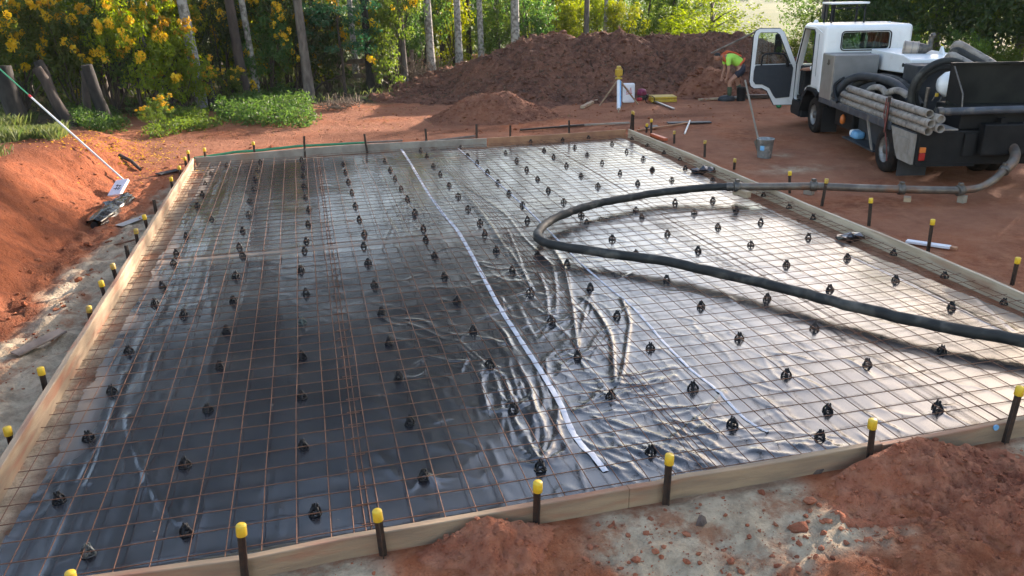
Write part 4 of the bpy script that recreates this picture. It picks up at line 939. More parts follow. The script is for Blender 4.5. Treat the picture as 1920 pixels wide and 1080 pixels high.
# interior
g = MB(); g.box((0.14, 4.78, 0.58), (1.78, 5.48, 0.66)); g.box((0.16, 5.2, 0.66), (1.76, 5.5, 1.34), 0.04); g.box((0.3, 5.05, 1.2), (1.7, 5.3, 1.36), 0.04); g.build('dashboard', M_['trim_black'], truck)
g = MB(); g.box((0.2, 4.0, 1.0), (1.7, 4.62, 1.12), 0.04); g.box((0.2, 3.86, 1.1), (0.85, 4.04, 1.72), 0.05); g.box((1.0, 3.86, 1.1), (1.7, 4.04, 1.72), 0.05); g.build('seat', M_['trim_black'], truck)
g = MB(); q = []
for k in range(21):
    a = 2 * math.pi * k / 20; q.append(Vector((1.35 + 0.21 * math.cos(a), 4.93 - 0.09 * math.sin(a), 1.42 + 0.19 * math.sin(a))))
g.tube(q, 0.015, 6, caps=False); g.tube([(1.35, 4.93, 1.42), (1.35, 5.15, 1.25)], 0.025, 6); g.tube([(1.15, 4.93, 1.42), (1.55, 4.93, 1.42)], 0.012, 6)
g.build('steering_wheel', M_['trim_black'], truck)
g = MB(); pr = [(y, z) for y, z in dprof]; c0 = (4.9, 1.4)
g.tube([(0.045, y, z) for y, z in pr + pr[:1]], 0.016, 5, caps=False); g.build('door_seal', M_['trim_black'], truck)
g = MB(); g.prism([(3.70, 0.90), (3.97, 0.97), (4.38, 0.97), (4.64, 0.80), (4.82, 0.44), (4.78, 0.40), (4.58, 0.74), (4.36, 0.90), (3.98, 0.90), (3.74, 0.80)], 0.0, 0.28, 'X'); g.build('wheel_arch', M_['trim_black'], truck)
g = MB(); g.box((0.06, 4.84, 0.22), (1.86, 5.62, 0.44), 0.03); g.prism([(4.86, 0.24), (4.86, 0.56), (5.5, 0.56), (5.5, 0.3)], 0.02, 0.16, 'X'); g.box((0.1, 5.5, 0.2), (1.82, 5.72, 0.5), 0.04); g.build('front_step', M_['trim_black'], truck)
# seams, gutter and handle of the cab
g = MB(); g.tube([(0.047, 3.86, 2.13), (0.047, 4.30, 2.215), (0.047, 5.06, 2.215), (0.047, 5.5, 1.38)], 0.012, 5); g.build('rain_gutter', M_['white_paint'], truck)
for x_ in (0.30, 1.56):
    g = MB(); g.box((x_, 3.712, 1.25), (x_ + 0.05, 3.722, 2.16), 0.004); g.build('rear_rib', M_['white_paint'], truck)
g = MB(); g.box((0.2, 3.714, 1.715), (1.72, 3.7215, 1.73), 0.002); g.build('rear_seam', M_['dark_grey'], truck)
g = MB(); g.box((0.044, 4.06, 1.22), (0.0495, 4.066, 2.1)); g.build('side_seam', M_['dark_grey'], truck)
# roof rack over the cab
g = MB(); zt = 2.70
for x in (0.42, 1.12):
    g.tube([(x, 5.0, 2.28), (x, 5.0, zt)], 0.022, 6); g.tube([(x + 0.03, 4.6, 2.28), (x + 0.03, 4.6, zt - 0.02)], 0.018, 6)
g.tube([(0.42, 4.6, zt - 0.1), (1.15, 4.6, zt - 0.1)], 0.016, 6)
rk = g.build('roof_rack', M_['trim_black'], truck)
g = MB(); g.box((0.36, 4.5, zt - 0.02), (1.2, 5.06, zt + 0.02), 0.01); g.build('rack_board', M_['white_paint'], rk)
g = MB(); g.lathe([(0.05, 0), (0.055, 0.03), (0.03, 0.07)], (0.25, 5.0, 2.28)); g.lathe([(0.02, 0), (0.02, 0.02), (0.001, 0.05)], (1.55, 4.2, 2.28)); g.build('roof_lamp', M_['white_paint'], truck)
# open door: u runs from the hinge to the free edge
HG = Vector((0.03, 5.46, 0)); UD = Vector((-0.985, -0.17, 0)).normalized(); ND = Vector((-UD.y, UD.x, 0))
if ND.y > 0: ND = -ND                      # inner face looks to the rear
def dmesh(prof, t0, t1, bev=0.0):
    me = rprism(prof, t0, t1, 'Y', bev, 2)
    for v in me.vertices:
        u, t, z = v.co; p = HG + UD * u + ND * t; v.co = (p.x, p.y, z)
    bm = bmesh.new(); bm.from_mesh(me); bmesh.ops.recalc_face_normals(bm, faces=bm.faces[:]); bm.to_mesh(me); bm.free(); return me
dpo = [(0.0, 0.44), (0.0, 1.36), (0.36, 2.08), (0.46, 2.16), (0.95, 2.17), (1.04, 2.12), (1.08, 2.02), (1.10, 1.0), (1.06, 0.90), (0.98, 0.85), (0.80, 0.85), (0.66, 0.78), (0.52, 0.55), (0.46, 0.45)]
win = [(0.13, 1.38), (0.46, 2.03), (0.54, 2.08), (0.93, 2.09), (0.98, 2.03), (1.01, 1.38)]
door = boolcut(dmesh(dpo, -0.03, 0.03, 0.0), [dmesh(win, -0.1, 0.1)], 'door'); dr = link('door', door, M_['white_paint'], truck); dr['label'] = 'open left cab door showing its dark lining'
lin = [(0.10, 0.62), (0.07, 1.28), (0.12, 1.37), (1.0, 1.37), (1.03, 1.25), (1.03, 1.02), (0.97, 0.94), (0.80, 0.93), (0.62, 0.84), (0.50, 0.66), (0.44, 0.60)]
link('door_lining', dmesh(lin, 0.03, 0.055, 0.012), M_['door_card'], dr)
link('door_pane', dmesh(win, -0.006, 0.002), M_['glass'], dr)
def dp(u, t, z): p = HG + UD * u + ND * t; return (p.x, p.y, z)
g = MB(); sc = [(u, z) for u, z in dpo]; g.tube([dp(u, 0.0, z) for u, z in sc + sc[:1]], 0.017, 6, caps=False); g.build('door_seal', M_['trim_black'], dr)
g = MB(); g.tube([dp(u, 0.012, z) for u, z in win + win[:1]], 0.013, 6, caps=False); g.build('window_seal', M_['trim_black'], dr)
g = MB(); g.tube([dp(0.22, 0.06, 1.33), dp(0.28, 0.1, 1.50), dp(0.36, 0.11, 1.60), dp(0.6, 0.11, 1.63), dp(0.80, 0.1, 1.62), dp(0.86, 0.07, 1.56), dp(0.86, 0.05, 1.36)], [0.045, 0.03, 0.022, 0.02, 0.02, 0.02, 0.02], 6); g.build('grab_handle', M_['trim_black'], dr)
m0, m1 = TY(1451, 100, 5.72), TY(1468, 63, 5.72); g = MB(); g.box((m0.x, 5.68, m0.z), (m1.x, 5.76, m1.z), 0.03); g.tube([(m1.x, 5.72, m0.z + .05), dp(0.0, -0.05, 1.50)], 0.014, 6); g.tube([(m1.x, 5.72, m1.z - .04), dp(0.12, -0.02, 1.70)], 0.012, 6); g.build('mirror', M_['trim_black'], dr)

# wheels
def wheel(x, y, r, wd, dual=False):
    g = MB(); a = 0.0; b = wd
    g.lathe([(r * 0.56, a + 0.02), (r * 0.62, a), (r * 0.90, a + 0.008), (r * 0.97, a + 0.03), (r, a + 0.06), (r, b - 0.06), (r * 0.97, b - 0.03), (r * 0.9, b), (r * 0.6, b)], (x, y, r), 'X', 36, caps=False)
    if dual:
        b2 = b + 0.04
        g.lathe([(r * 0.6, b2), (r * 0.9, b2), (r * 0.97, b2 + 0.03), (r, b2 + 0.06), (r, b2 + wd - 0.06), (r * 0.97, b2 + wd - 0.03), (r * 0.9, b2 + wd), (r * 0.6, b2 + wd)], (x, y, r), 'X', 36, caps=False)
    w_ = thing('wheel', None, None); w_.parent = truck
    w_ = g.build('wheel', M_['tyre'], truck)
    g = MB(); g.lathe([(r * 0.56, 0.012), (r * 0.58, 0.03), (r * 0.53, 0.035), (r * 0.49, 0.09), (r * 0.46, 0.15)], (x, y, r), 'X', 28, caps=False)
    rm_ = g.build('rim', M_['rim'], w_)
    g = MB(); g.lathe([(r * 0.47, 0.13), (r * 0.30, 0.115), (r * 0.27, 0.09), (r * 0.20, 0.085), (r * 0.18, 0.02), (0.001, 0.012)], (x, y, r), 'X', 28, caps=False)
    g.build('wheel_disc', M_['disc'], w_)
    g = MB()
    for k in range(6):
        a_ = 2 * math.pi * k / 6; g.lathe([(0.014, 0.075), (0.014, 0.1), (0.001, 0.102)], (x, y + r * 0.235 * math.cos(a_), r + r * 0.235 * math.sin(a_)), 'X', 6, False)
    g.build('wheel_nuts', M_['clamp'], w_)
    return w_
for o in list(bpy.data.objects):
    pass
wheel(0.0, 0.0, 0.395, 0.21, True); wheel(1.52, 0.0, 0.395, 0.21, True)
wheel(0.10, 4.12, 0.39, 0.21); wheel(1.62, 4.12, 0.39, 0.21)
for o in [q for q in bpy.data.objects if q.type == 'EMPTY' and q.name.startswith('wheel')]: bpy.data.objects.remove(o)
# chassis and deck
g = MB(); g.box((0.5, -1.0, 0.5), (0.62, 5.2, 0.72)); g.box((1.3, -1.0, 0.5), (1.42, 5.2, 0.72)); g.box((0.3, -0.12, 0.28), (1.6, 0.12, 0.52), 0.04); g.box((0.3, 4.04, 0.3), (1.6, 4.2, 0.46), 0.04); g.box((0.7, 3.0, 0.35), (1.2, 4.6, 0.8), 0.05)
g.box((0.18, 2.0, 0.36), (0.46, 3.0, 0.74), 0.03); g.build('chassis', M_['black_paint'], truck)
g = MB(); g.box((0.0, -1.12, 0.80), (1.95, 3.52, 0.86), 0.008); g.build('deck', M_['dark_grey'], truck)
g = MB(); g.box((-0.035, -0.22, 0.765), (0.0, 3.46, 0.895), 0.008); g.build('side_rail', M_['deck_edge'], truck)
g = MB(); g.prism([(0.42, 0.36), (0.30, 0.76), (-0.22, 0.76), (-0.3, 0.86)][::-1] + [(0.6, 0.3)], 0.0, 0.01, 'X')
g = MB(); g.prism([(-0.24, 0.845), (-1.14, 0.845), (-1.14, 0.36), (-0.62, 0.36), (-0.52, 0.45)], -0.02, 0.02, 'X'); g.build('side_panel', M_['panel_muddy'], truck)
g = MB(); g.prism([(-0.34, 0.74), (-1.0, 0.74), (-1.0, 0.50), (-0.50, 0.50)], -0.032, -0.0205, 'X'); g.build('panel_board', M_['panel_muddy'], truck)
g = MB(); g.box((0.02, -1.2, 0.36), (1.95, -0.36, 0.90), 0.02); g.box((0.03, -1.215, 0.34), (0.95, -1.195, 0.40)); g.box((0.72, -1.25, 0.5), (0.9, -1.19, 0.86), 0.01); g.build('rear_body', M_['black_paint'], truck)
g = MB(); g.box((0.66, -1.12, 0.905), (1.94, -0.25, 1.24), 0.02); g.build('pump_body', M_['black_paint'], truck)
g = MB(); g.box((0.10, -1.2, 0.904), (0.62, -0.2, 0.93), 0.005); g.build('rear_ledge', M_['panel_muddy'], truck)
g = MB(); g.box((0.95, -1.35, 0.52), (2.1, -1.15, 1.02), 0.03); g.build('pump_housing', M_['black_paint'], truck)
g = MB(); g.box((0.06, -1.235, 0.44), (0.15, -1.195, 0.56), 0.008); tla = g.build('tail_light', M_['red_lens'], truck)
g = MB(); g.box((0.06, -1.24, 0.565), (0.15, -1.195, 0.65), 0.008); g.build('indicator_light', M_['orange_lens'], tla)
g = MB(); g.box((0.02, -0.60, 0.06), (0.50, -0.585, 0.46)); fl = g.build('mud_flap', M_['dark_grey'], truck)
g = MB(); g.box((0.12, 3.55, 0.10), (0.45, 3.565, 0.62)); g.build('mud_flap', M_['trim_black'], truck)
g = MB(); g.prism([(0.55, 0.28), (0.60, 0.28), (0.95, 0.78), (0.90, 0.78)], 0.02, 0.05, 'X'); g.prism([(0.93, 0.745), (0.93, 0.785), (2.2, 0.785), (2.2, 0.745)], 0.02, 0.05, 'X'); g.build('guard_bracket', M_['panel_muddy'], truck)
pj_ = TX(1607, 252, 0.2); g = MB(); g.box((0.03, 0.50, pj_.z - 0.11), (0.32, pj_.y + 0.3, pj_.z - 0.08)); g.box((0.305, 0.5, pj_.z - 0.08), (0.325, pj_.y + 0.3, 0.80)); g.build('storage_tray', M_['dark_grey'], truck)
g = MB(); p = TX(1580, 224, 0.12); g.lathe([(0.02, -0.09), (0.05, -0.06), (0.055, 0.0), (0.045, 0.06), (0.015, 0.1)], p, 'Z', 12); g.build('orange_lamp', M_['orange_lens'], truck)
# stainless tool box
g = MB(); g.box((-0.03, 2.74, 0.862), (0.84, 3.46, 1.76), 0.012); tb = g.build('tool_box', M_['alu_box'], truck)
g = MB(); g.box((-0.042, 2.765, 0.875), (-0.0305, 3.44, 1.745), 0.004); g.build('box_lid', M_['stainless'], tb)
g = MB(); g.box((-0.062, 3.0, 1.56), (-0.043, 3.06, 1.66), 0.004); g.tube([(-0.05, 3.03, 1.6), (-0.08, 3.03, 1.58), (-0.05, 3.03, 1.55)], 0.008, 6); g.build('latch', M_['clamp'], tb)
# white engine cover
ec = [(1.52, 1.50), (1.52, 1.76), (1.85, 1.82), (3.40, 1.83), (3.42, 1.46), (3.2, 1.44)]
me = rprism(ec, 0.92, 1.88, 'X', 0.025, 3); link('engine_cover', me, M_['white_paint'], truck)
g = MB(); g.box((0.95, 1.7, 0.87), (1.85, 3.4, 1.42), 0.03); g.build('engine_block', M_['black_paint'], truck)
g = MB(); g.lathe([(0.0001, -0.01), (0.035, -0.01), (0.035, 0.02), (0.02, 0.028)], (0.91, 1.78, 1.64), 'X', 14); g.build('cover_latch', M_['trim_black'], truck)
# muffler with exhaust elbow
p0 = TY(1693, 89, 2.2); p1 = TY(1722, 91, 2.1)
g = MB(); g.tube([p0, p0.lerp(p1, 0.03), p0.lerp(p1, 0.5), p1], [0.10, 0.125, 0.125, 0.125], 18); mf = g.build('muffler', M_['muffler'], truck)
g = MB()
for t in (0.06, 0.92, 0.55): a_ = p0.lerp(p1, t); b_ = p0.lerp(p1, t + 0.05); g.tube([a_, b_], 0.134, 18)
g.build('muffler_bands', M_['rim'], mf)
e = (p1 - p0).normalized(); tp = TY(1747, 68, 2.1)
g = MB(); g.tube([p1, p1 + e * 0.10, p1 + e * 0.2 + Vector((0, 0, 0.03)), tp - Vector((0, 0, 0.12)), tp], [0.11, 0.10, 0.055, 0.045, 0.045], 12); g.tube([tp, tp + Vector((0.06, 0, 0.02))], 0.05, 10); g.build('exhaust_pipe', M_['clamp'], mf)
g = MB(); g.prism([(1.75, 1.79), (2.0, 1.79), (1.9, 1.96)], 1.62, 1.66, 'X'); g.build('muffler_bracket', M_['white_paint'], mf)
# black pump box
g = MB(); g.box((0.80, 0.92, 0.87), (1.75, 1.5, 1.70), 0.02); g.build('pump_box', M_['dark_grey'], truck)
# hopper at the tail
a = TY(1781, 128, -0.62); zt_, zb_ = 1.86, 1.24; hx = a.x + 0.02
g = MB(); g.box((hx, -0.64, zb_), (hx + 1.75, -0.60, zt_), 0.004); g.box((hx - 0.01, -0.68, zt_ - 0.005), (hx + 1.77, -0.58, zt_ + 0.03), 0.005); hp = g.build('hopper', M_['olive_dark'], truck)
g = MB(); sp_ = [(-0.645, zt_ - 0.006), (-0.72, zt_ - 0.02), (-1.12, zb_ + 0.22), (-1.16, zb_ + 0.02), (-0.645, zb_ + 0.08)]
g.prism(sp_, hx - 0.012, hx + 0.012, 'X'); g.build('hopper_side', M_['black_paint'], hp)
g = MB(); g.tube([(hx, y, z) for y, z in sp_[1:4]] , 0.014, 6); g.build('hopper_edge', M_['clamp'], hp)
g = MB(); g.prism(sp_, hx + 1.72, hx + 1.745, 'X'); g.build('hopper_side', M_['black_paint'], hp)
g = MB(); g.prism([(-1.15, zb_ + 0.02), (-1.15, zb_ - 0.03), (-0.6, zb_ - 0.25), (-0.6, zb_ + 0.0)], hx + 0.015, hx + 1.715, 'X'); g.build('hopper_floor', M_['olive_dark'], hp)
g = MB(); g.lathe([(0.0001, -0.2), (0.12, -0.18), (0.2, -0.08), (0.22, 0.02), (0.18, 0.14), (0.0001, 0.2)], tuple(TY(1782, 158, -0.3)), 'X', 16); g.build('water_tank', M_['white_paint'], truck)
g = MB(); q = TY(1738, 178, -0.2); g.tube([q + Vector((0, 0, -0.3)), q, q + Vector((0.01, 0, 0.12))], [0.03, 0.03, 0.04], 8); g.tube([q + Vector((0.1, 0, -0.1)), q + Vector((0.2, 0, 0.12)), q + Vector((0.3, 0, -0.05))], 0.012, 6); g.tube([q + Vector((0.14, -0.05, -0.25)), q + Vector((0.24, -0.05, 0.0)), q + Vector((0.4, -0.05, 0.05))], 0.012, 6); g.build('hydraulic_fittings', M_['clamp'], truck)
g = MB(); yy = TY(1757, 178, -0.35); g.box(yy - Vector((0.03, 0.02, 0.03)), yy + Vector((0.02, 0.02, 0.03)), 0.01); g.build('valve_handle', M_['yellow_case'], truck)
# tail pipe across the rear
a, b = TY(1757, 210, -1.24), TY(1925, 205, -1.24)
g = MB(); g.tube([a, a.lerp(b, 0.5), b + (b - a) * 0.35], 0.062, 14); tp_ = g.build('boom_pipe', M_['deck_edge'], truck)
g = MB(); g.tube([a, a.lerp(b, 0.06)], 0.075, 14); g.build('pipe_coupling', M_['clamp'], tp_)
g = MB(); g.box((1.2, -1.3, 0.95), (1.3, -1.18, 1.1)); g.build('pipe_bracket', M_['black_paint'], truck)
# post with strap that holds the pipes
g = MB(); g.box((-0.075, -0.13, 0.70), (-0.037, -0.08, 1.30), 0.004); g.build('pipe_post', M_['bark_dark'] if False else M_['steel_dark'], truck)
g = MB(); g.tube([(-0.08, -0.06, 1.28), (-0.085, -0.04, 1.0), (-0.06, -0.1, 0.78), (-0.045, -0.22, 0.5), (-0.04, -0.3, 0.25)], 0.010, 6); g.tube([(-0.082, -0.15, 1.22), (-0.085, -0.17, 1.0), (-0.08, -0.13, 0.72)], 0.014, 6); tag(g.build('cargo_strap', M_['red_strap']), 'dull red strap hanging from the post on the pipe rack', 'strap'); bpy.data.objects['cargo_strap'].matrix_world = truck.matrix_basis
def on_truck(o):
    o.location = TA; o.rotation_euler = (0, 0, -TH); return o
# loose load: each pipe and hose by itself
def bent(a, b, r_=0.01, n=8, seed=0):
    rs = np.random.RandomState(seed); a = Vector(a); b = Vector(b)
    return [a.lerp(b, i / n) + Vector((0, 0, -r_ * math.sin(math.pi * i / n))) for i in range(n + 1)]
for k, (x, y0, y1, z, lb) in enumerate([(0.085, 2.12, -1.30, 1.186, 'topmost grey pipe in the front face of the stack on the truck'), (0.055, 2.30, -1.46, 1.058, 'middle grey pipe in the front face of the stack on the truck'), (0.06, 2.30, -1.40, 0.930, 'bottom grey pipe in the front face of the stack on the truck'),
                                        (0.215, 2.0, -1.42, 1.12, 'pipe with banded end lying behind the front stack on the truck'), (0.19, 2.2, -1.5, 0.985, 'dark pipe end low behind the front stack on the truck')]):
    g = MB(); pts = bent((x, y0, z), (x + 0.005, y1, z), 0.006, 8); g.pipe(pts, 0.063, 0.054, 16)
    if k == 3:
        for t in (-1.36, -1.28): g.tube([(x, t, z), (x, t + 0.03, z)], 0.07, 16)
    tag(on_truck(g.build('steel_pipe', M_['pipe_grey'])), lb, 'pipe', 'pipes stacked on the truck deck')
def hose(pts, r_, m, lb, nm='rubber_hose', cat='hose', grp='hoses loaded on the truck', n=12):
    # smooth the control points
    P = [Vector(p) for p in pts]; Q = []
    for i in range(len(P) - 1):
        p0_, p1_, p2_, p3_ = P[max(i - 1, 0)], P[i], P[i + 1], P[min(i + 2, len(P) - 1)]
        for k in range(6):
            t = k / 6; Q.append(0.5 * ((2 * p1_) + (p2_ - p0_) * t + (2 * p0_ - 5 * p1_ + 4 * p2_ - p3_) * t * t + (3 * p1_ - p0_ - 3 * p2_ + p3_) * t ** 3))
    Q.append(P[-1]); g = MB(); g.tube(Q, r_, n); return tag(g.build(nm, m), lb, cat, grp)
on_truck(hose([(0.02, 2.72, 0.95), (0.10, 2.62, 1.15), (0.2, 2.5, 1.30), (0.34, 2.2, 1.40), (0.45, 1.5, 1.42), (0.5, 0.9, 1.36), (0.55, 0.4, 1.15)], 0.075, M_['dark_grey'], 'dark hose humped over the pipes behind the grey tool box'))
on_truck(hose([(0.25, 2.6, 1.0), (0.36, 2.4, 1.25), (0.55, 2.1, 1.38), (0.68, 1.6, 1.40), (0.72, 1.0, 1.30), (0.72, 0.4, 1.05)], 0.075, M_['rubber'], 'grey-black hose lying along the white engine cover'))
on_truck(hose([(0.36, 1.3, 1.02), (0.36, 1.0, 1.22), (0.42, 0.72, 1.30), (0.52, 0.5, 1.22), (0.6, 0.3, 1.0)], 0.06, M_['pipe_grey'], 'light grey bent pipe end rising behind the pipe stack'))
on_truck(hose([(0.30, 1.9, 1.05), (0.3, 1.6, 1.24), (0.35, 1.25, 1.28), (0.4, 0.9, 1.1)], 0.055, M_['pipe_grey'], 'short pale hose hump between pipe stack and dark hose'))
on_truck(hose([(-0.05, 2.3, 0.9), (-0.03, 2.55, 1.05), (0.0, 2.66, 1.2), (0.15, 2.6, 1.34)], 0.03, M_['trim_black'], 'thin black hose drooping at the foot of the tool box'))
c = TY(1768, 172, 0.1); rad = 0.52
for k, (dr_, dy, lb) in enumerate([(0.0, 0, 'outer loop of coiled black hose on the truck tail'), (-0.11, 0.1, 'inner loop of coiled black hose on the truck tail')]):
    pts = [(c.x + (rad + dr_) * math.cos(R(a_)), 0.1 + dy + 0.02 * math.sin(a_), c.z - 0.02 + (rad + dr_) * 1.02 * math.sin(R(a_))) for a_ in range(-20, 231, 18)]
    on_truck(hose(pts, 0.058, M_['deck_edge'] if False else M_['rubber'], lb))
for k, (u0, v0, u1, v1, lb) in enumerate([(1797, 86, 1868, 126, 'uppermost of three grey hoses slanting over the hopper'), (1792, 98, 1852, 128, 'middle of three grey hoses slanting over the hopper'), (1784, 107, 1830, 130, 'lowest of three grey hoses slanting over the hopper')]):
    a = TY(u0, v0, 0.6 - 0.1 * k); b = TY(u1, v1, 0.25 - 0.1 * k); d_ = b - a
    on_truck(hose([a - d_ * 0.02 + Vector((0, 0.1, -0.06)), a + Vector((0.0, 0, 0.015)), a + d_ * 0.3 + Vector((0, 0, 0.02)), b, b + d_ * 0.5 + Vector((0, 0, -0.1))], 0.075, M_['pipe_grey'] if k != 1 else M_['rubber'], lb))
# blue and white jug under the deck
g = MB(); p = TX(1607, 252, 0.2); g.box(p - Vector((0.10, 0.17, 0.075)), p + Vector((0.10, 0.17, 0.075)), 0.05); g.lathe([(0.03, 0.16), (0.03, 0.21), (0.001, 0.215)], p, 'Y', 10)
jg = on_truck(g.build('jug', M_['blue_paint'])); tag(jg, 'blue and white plastic jug wedged under the truck deck', 'jug')
g = MB(); g.box(p + Vector((-0.105, 0.02, -0.06)), p + Vector((0.105, 0.175, 0.08)), 0.05); g.build('jug_top', M_['white_cloth'], jg)

# ------------------------------------------------------------------ pump hose and delivery line
HZ = 0.14
hp_ = [(1375, 350), (1340, 351), (1295, 355), (1240, 361), (1195, 368), (1150, 376), (1110, 385), (1072, 397), (1042, 409), (1019, 424), (1008, 440), (1018, 453), (1045, 461), (1085, 468), (1150, 477), (1250, 491), (1350, 513), (1450, 536), (1560, 565), (1680, 594), (1800, 620), (1920, 640), (2060, 668)]
P = []
for i, (x, y) in enumerate(hp_):
    z = HZ + (0.06 * max(0, 1 - i / 3)); P.append(at(x, y, z))
dq = (P[-1] - P[-2]); dq.z = 0; dq.normalize()
for l_, z_ in ((1.0, 0.15), (2.0, 0.20), (3.2, 0.10), (4.8, 0.02), (6.2, 0.02)):
    q = P[22] + dq * l_ + Vector((0.0, 0.05 * l_ * l_, 0)); q.z = (0.14 if q.x < SLAB_W - .6 else 0.215 if q.x < SLAB_W + .4 else 0.03); P.append(q)
def crom(P, k=5):
    Q = []
    for i in range(len(P) - 1):
        a, b, c, d_ = P[max(i - 1, 0)], P[i], P[i + 1], P[min(i + 2, len(P) - 1)]
        for j in range(k):
            t = j / k; Q.append(0.5 * ((2 * b) + (c - a) * t + (2 * a - 5 * b + 4 * c - d_) * t * t + (3 * b - a - 3 * c + d_) * t ** 3))
    Q.append(P[-1]); return Q
rs = np.random.RandomState(31); CP = [q + Vector((rs.randn() * .006, rs.randn() * .006, abs(rs.randn()) * .004)) for q in crom(P)]; g = MB(); g.tube(CP, [0.056 * (1 + 0.025 * rs.randn()) for _ in CP], 14); ph = g.build('pump_hose', M_['rubber']); tag(ph, 'thick black rubber pump hose looping across the mesh', 'hose')
g = MB(); g.tube([P[0] + (P[0] - P[1]) * 0.5, P[0], P[0].lerp(P[1], 0.35)], 0.066, 14); g.build('hose_ferrule', M_['clamp'], ph)
pl = thing('delivery_pipeline', 'rusty steel concrete delivery pipe running from truck elbow to the hose', 'pipeline', at(1600, 355, 0))
pw = [at(1382, 350, 0.215), at(1525, 349, 0.20), at(1690, 355, 0.17), at(1800, 357, 0.16)]
o1 = TA + TR * 1.62 - TF * 1.42 + Vector((0, 0, 0.62)); e1 = at(1888, 317, 0.36)
o1 = vpl(1903, 280, TA - TF * 1.4, TF); e1 = vpl(1883, 319, TA - TF * 1.75, TF)
e0 = at(1835, 352, 0.17); e0b = vpl(1862, 338, TA - TF * 2.0, TF)
loc0 = pl.location
def seg(name, pts, r_, m, parent=pl, n=14):
    g = MB(); g.tube([Vector(p) - loc0 for p in pts], r_, n); return g.build(name, m, parent)
for a, b in zip(pw, pw[1:]): seg('pipe_section', [a, a.lerp(b, .5) - Vector((0, 0, .003)), b], 0.058, M_['pipe_steel'])
seg('pipe_section', crom([pw[3], e0, e0b, e1]), 0.056, M_['pipe_steel'])
seg('elbow', crom([e1, e1.lerp(o1, 0.45) + (o1 - e1).cross(Vector((0, 0, 1))).normalized() * 0.06, o1 + Vector((0, 0, -0.02)), o1 + TF * 0.25 + Vector((0, 0, 0.08))]), 0.075, M_['pipe_steel'])
def clampring(p, d_):
    d_ = d_.normalized(); c = seg('coupling_clamp', [p - d_ * 0.05, p - d_ * 0.045, p + d_ * 0.045, p + d_ * 0.05], [0.07, 0.08, 0.08, 0.07], M_['clamp'])
    s_ = d_.cross(Vector((0, 0, 1))).normalized(); g = MB(); g.box(p - loc0 + s_ * 0.0 + Vector((-0.03, -0.03, 0.06)), p - loc0 + Vector((0.03, 0.03, 0.115)), 0.008); g.build('clamp_lever', M_['clamp'], c)
clampring(pw[0], pw[1] - pw[0]); clampring(pw[1], pw[2] - pw[1]); clampring(pw[2], pw[3] - pw[2]); clampring(pw[3], e0 - pw[3]); clampring(e1, o1 - e1); clampring(o1 + TF * 0.2 + Vector((0, 0, 0.06)), TF)
for k, (px, py, sx, sy, sz, z, lb) in enumerate([(1391, 363, 0.09, 0.30, 0.10, 0.085, 'pale timber block under the hose coupling inside the form'), (1517, 360, 0.10, 0.14, 0.09, -0.03, 'timber block under the pipe just outside the right board'), (1701, 374, 0.14, 0.10, 0.07, -0.045, 'pale timber block on the ground in front of the middle pipe clamp'), (1804, 374, 0.10, 0.10, 0.11, -0.045, 'grey timber block under the pipe clamp nearest the truck')]):
    p = at(px, py, z + sz * 0.4); g = MB(); g.box((-sx / 2, -sy / 2, 0), (sx / 2, sy / 2, sz), 0.005); o = g.build('timber_block', M_['wood_grey'] if k % 2 else M_['wood']); o.location = (p.x, p.y, z if k == 0 else gz(p.x, p.y)); o.rotation_euler = (0, 0, [0.25, 0.5, 0.9, 0.3][k]); tag(o, lb, 'timber block', 'blocks under the delivery pipe')

# ------------------------------------------------------------------ small things round the slab
# long pole with foam head on the left bank
ha = at(232, 338, 0.02); ha = Vector((ha.x, ha.y, gz(ha.x, ha.y) + 0.06)); hb = CAMP + ray(0, 130) * 19.0
dpl = (hb - ha); hc = hb + dpl * 0.25
pole = thing('float_pole', 'long white and green pole lying up the left bank with a white block head', 'pole', ha)
jn = 0.0
dd = [abs(( (lambda q: q)(0)))]
# split point: the red ring seen at pixel (57, 186)
best = min(range(0, 126), key=lambda i: abs((lambda d: (d.dot(_r) / d.dot(_f) * FPX + 960) - 57)(ha + dpl * (i / 100) - CAMP))); tj = best / 100
g = MB(); g.tube([Vector((0, 0, 0)), dpl * tj], 0.017, 8); g.build('white_tube', M_['white_paintpole'], pole)
g = MB(); g.tube([dpl * tj, dpl * 1.25], 0.013, 8); g.build('green_tube', M_['green_pole'], pole)
g = MB(); g.tube([dpl * (tj - 0.01), dpl * (tj + 0.012)], 0.022, 8); g.build('joint_ring', M_['red_mark'], pole)
h0 = at(222, 346, 0.10)
g = MB(); g.box((-0.12, -0.20, 0.0), (0.12, 0.20, 0.05), 0.008); hd = g.build('block_head', M_['white_cloth'], pole); hd.location = Vector((h0.x, h0.y, gz(h0.x, h0.y) + 0.07)) - ha; hd.rotation_euler = (R(28), R(-8), R(-22))
g = MB()
for q in ([(-0.05, 0.05), (0.06, 0.02)], [(-0.06, -0.03), (0.02, -0.05), (0.05, 0.04)], [(-0.02, 0.07), (-0.01, -0.07)], [(0.03, -0.08), (0.07, -0.03)]):
    g.tube([(a, b, 0.052) for a, b in q], 0.006, 5)
g.build('dark_marking', M_['dark_grey'], hd)
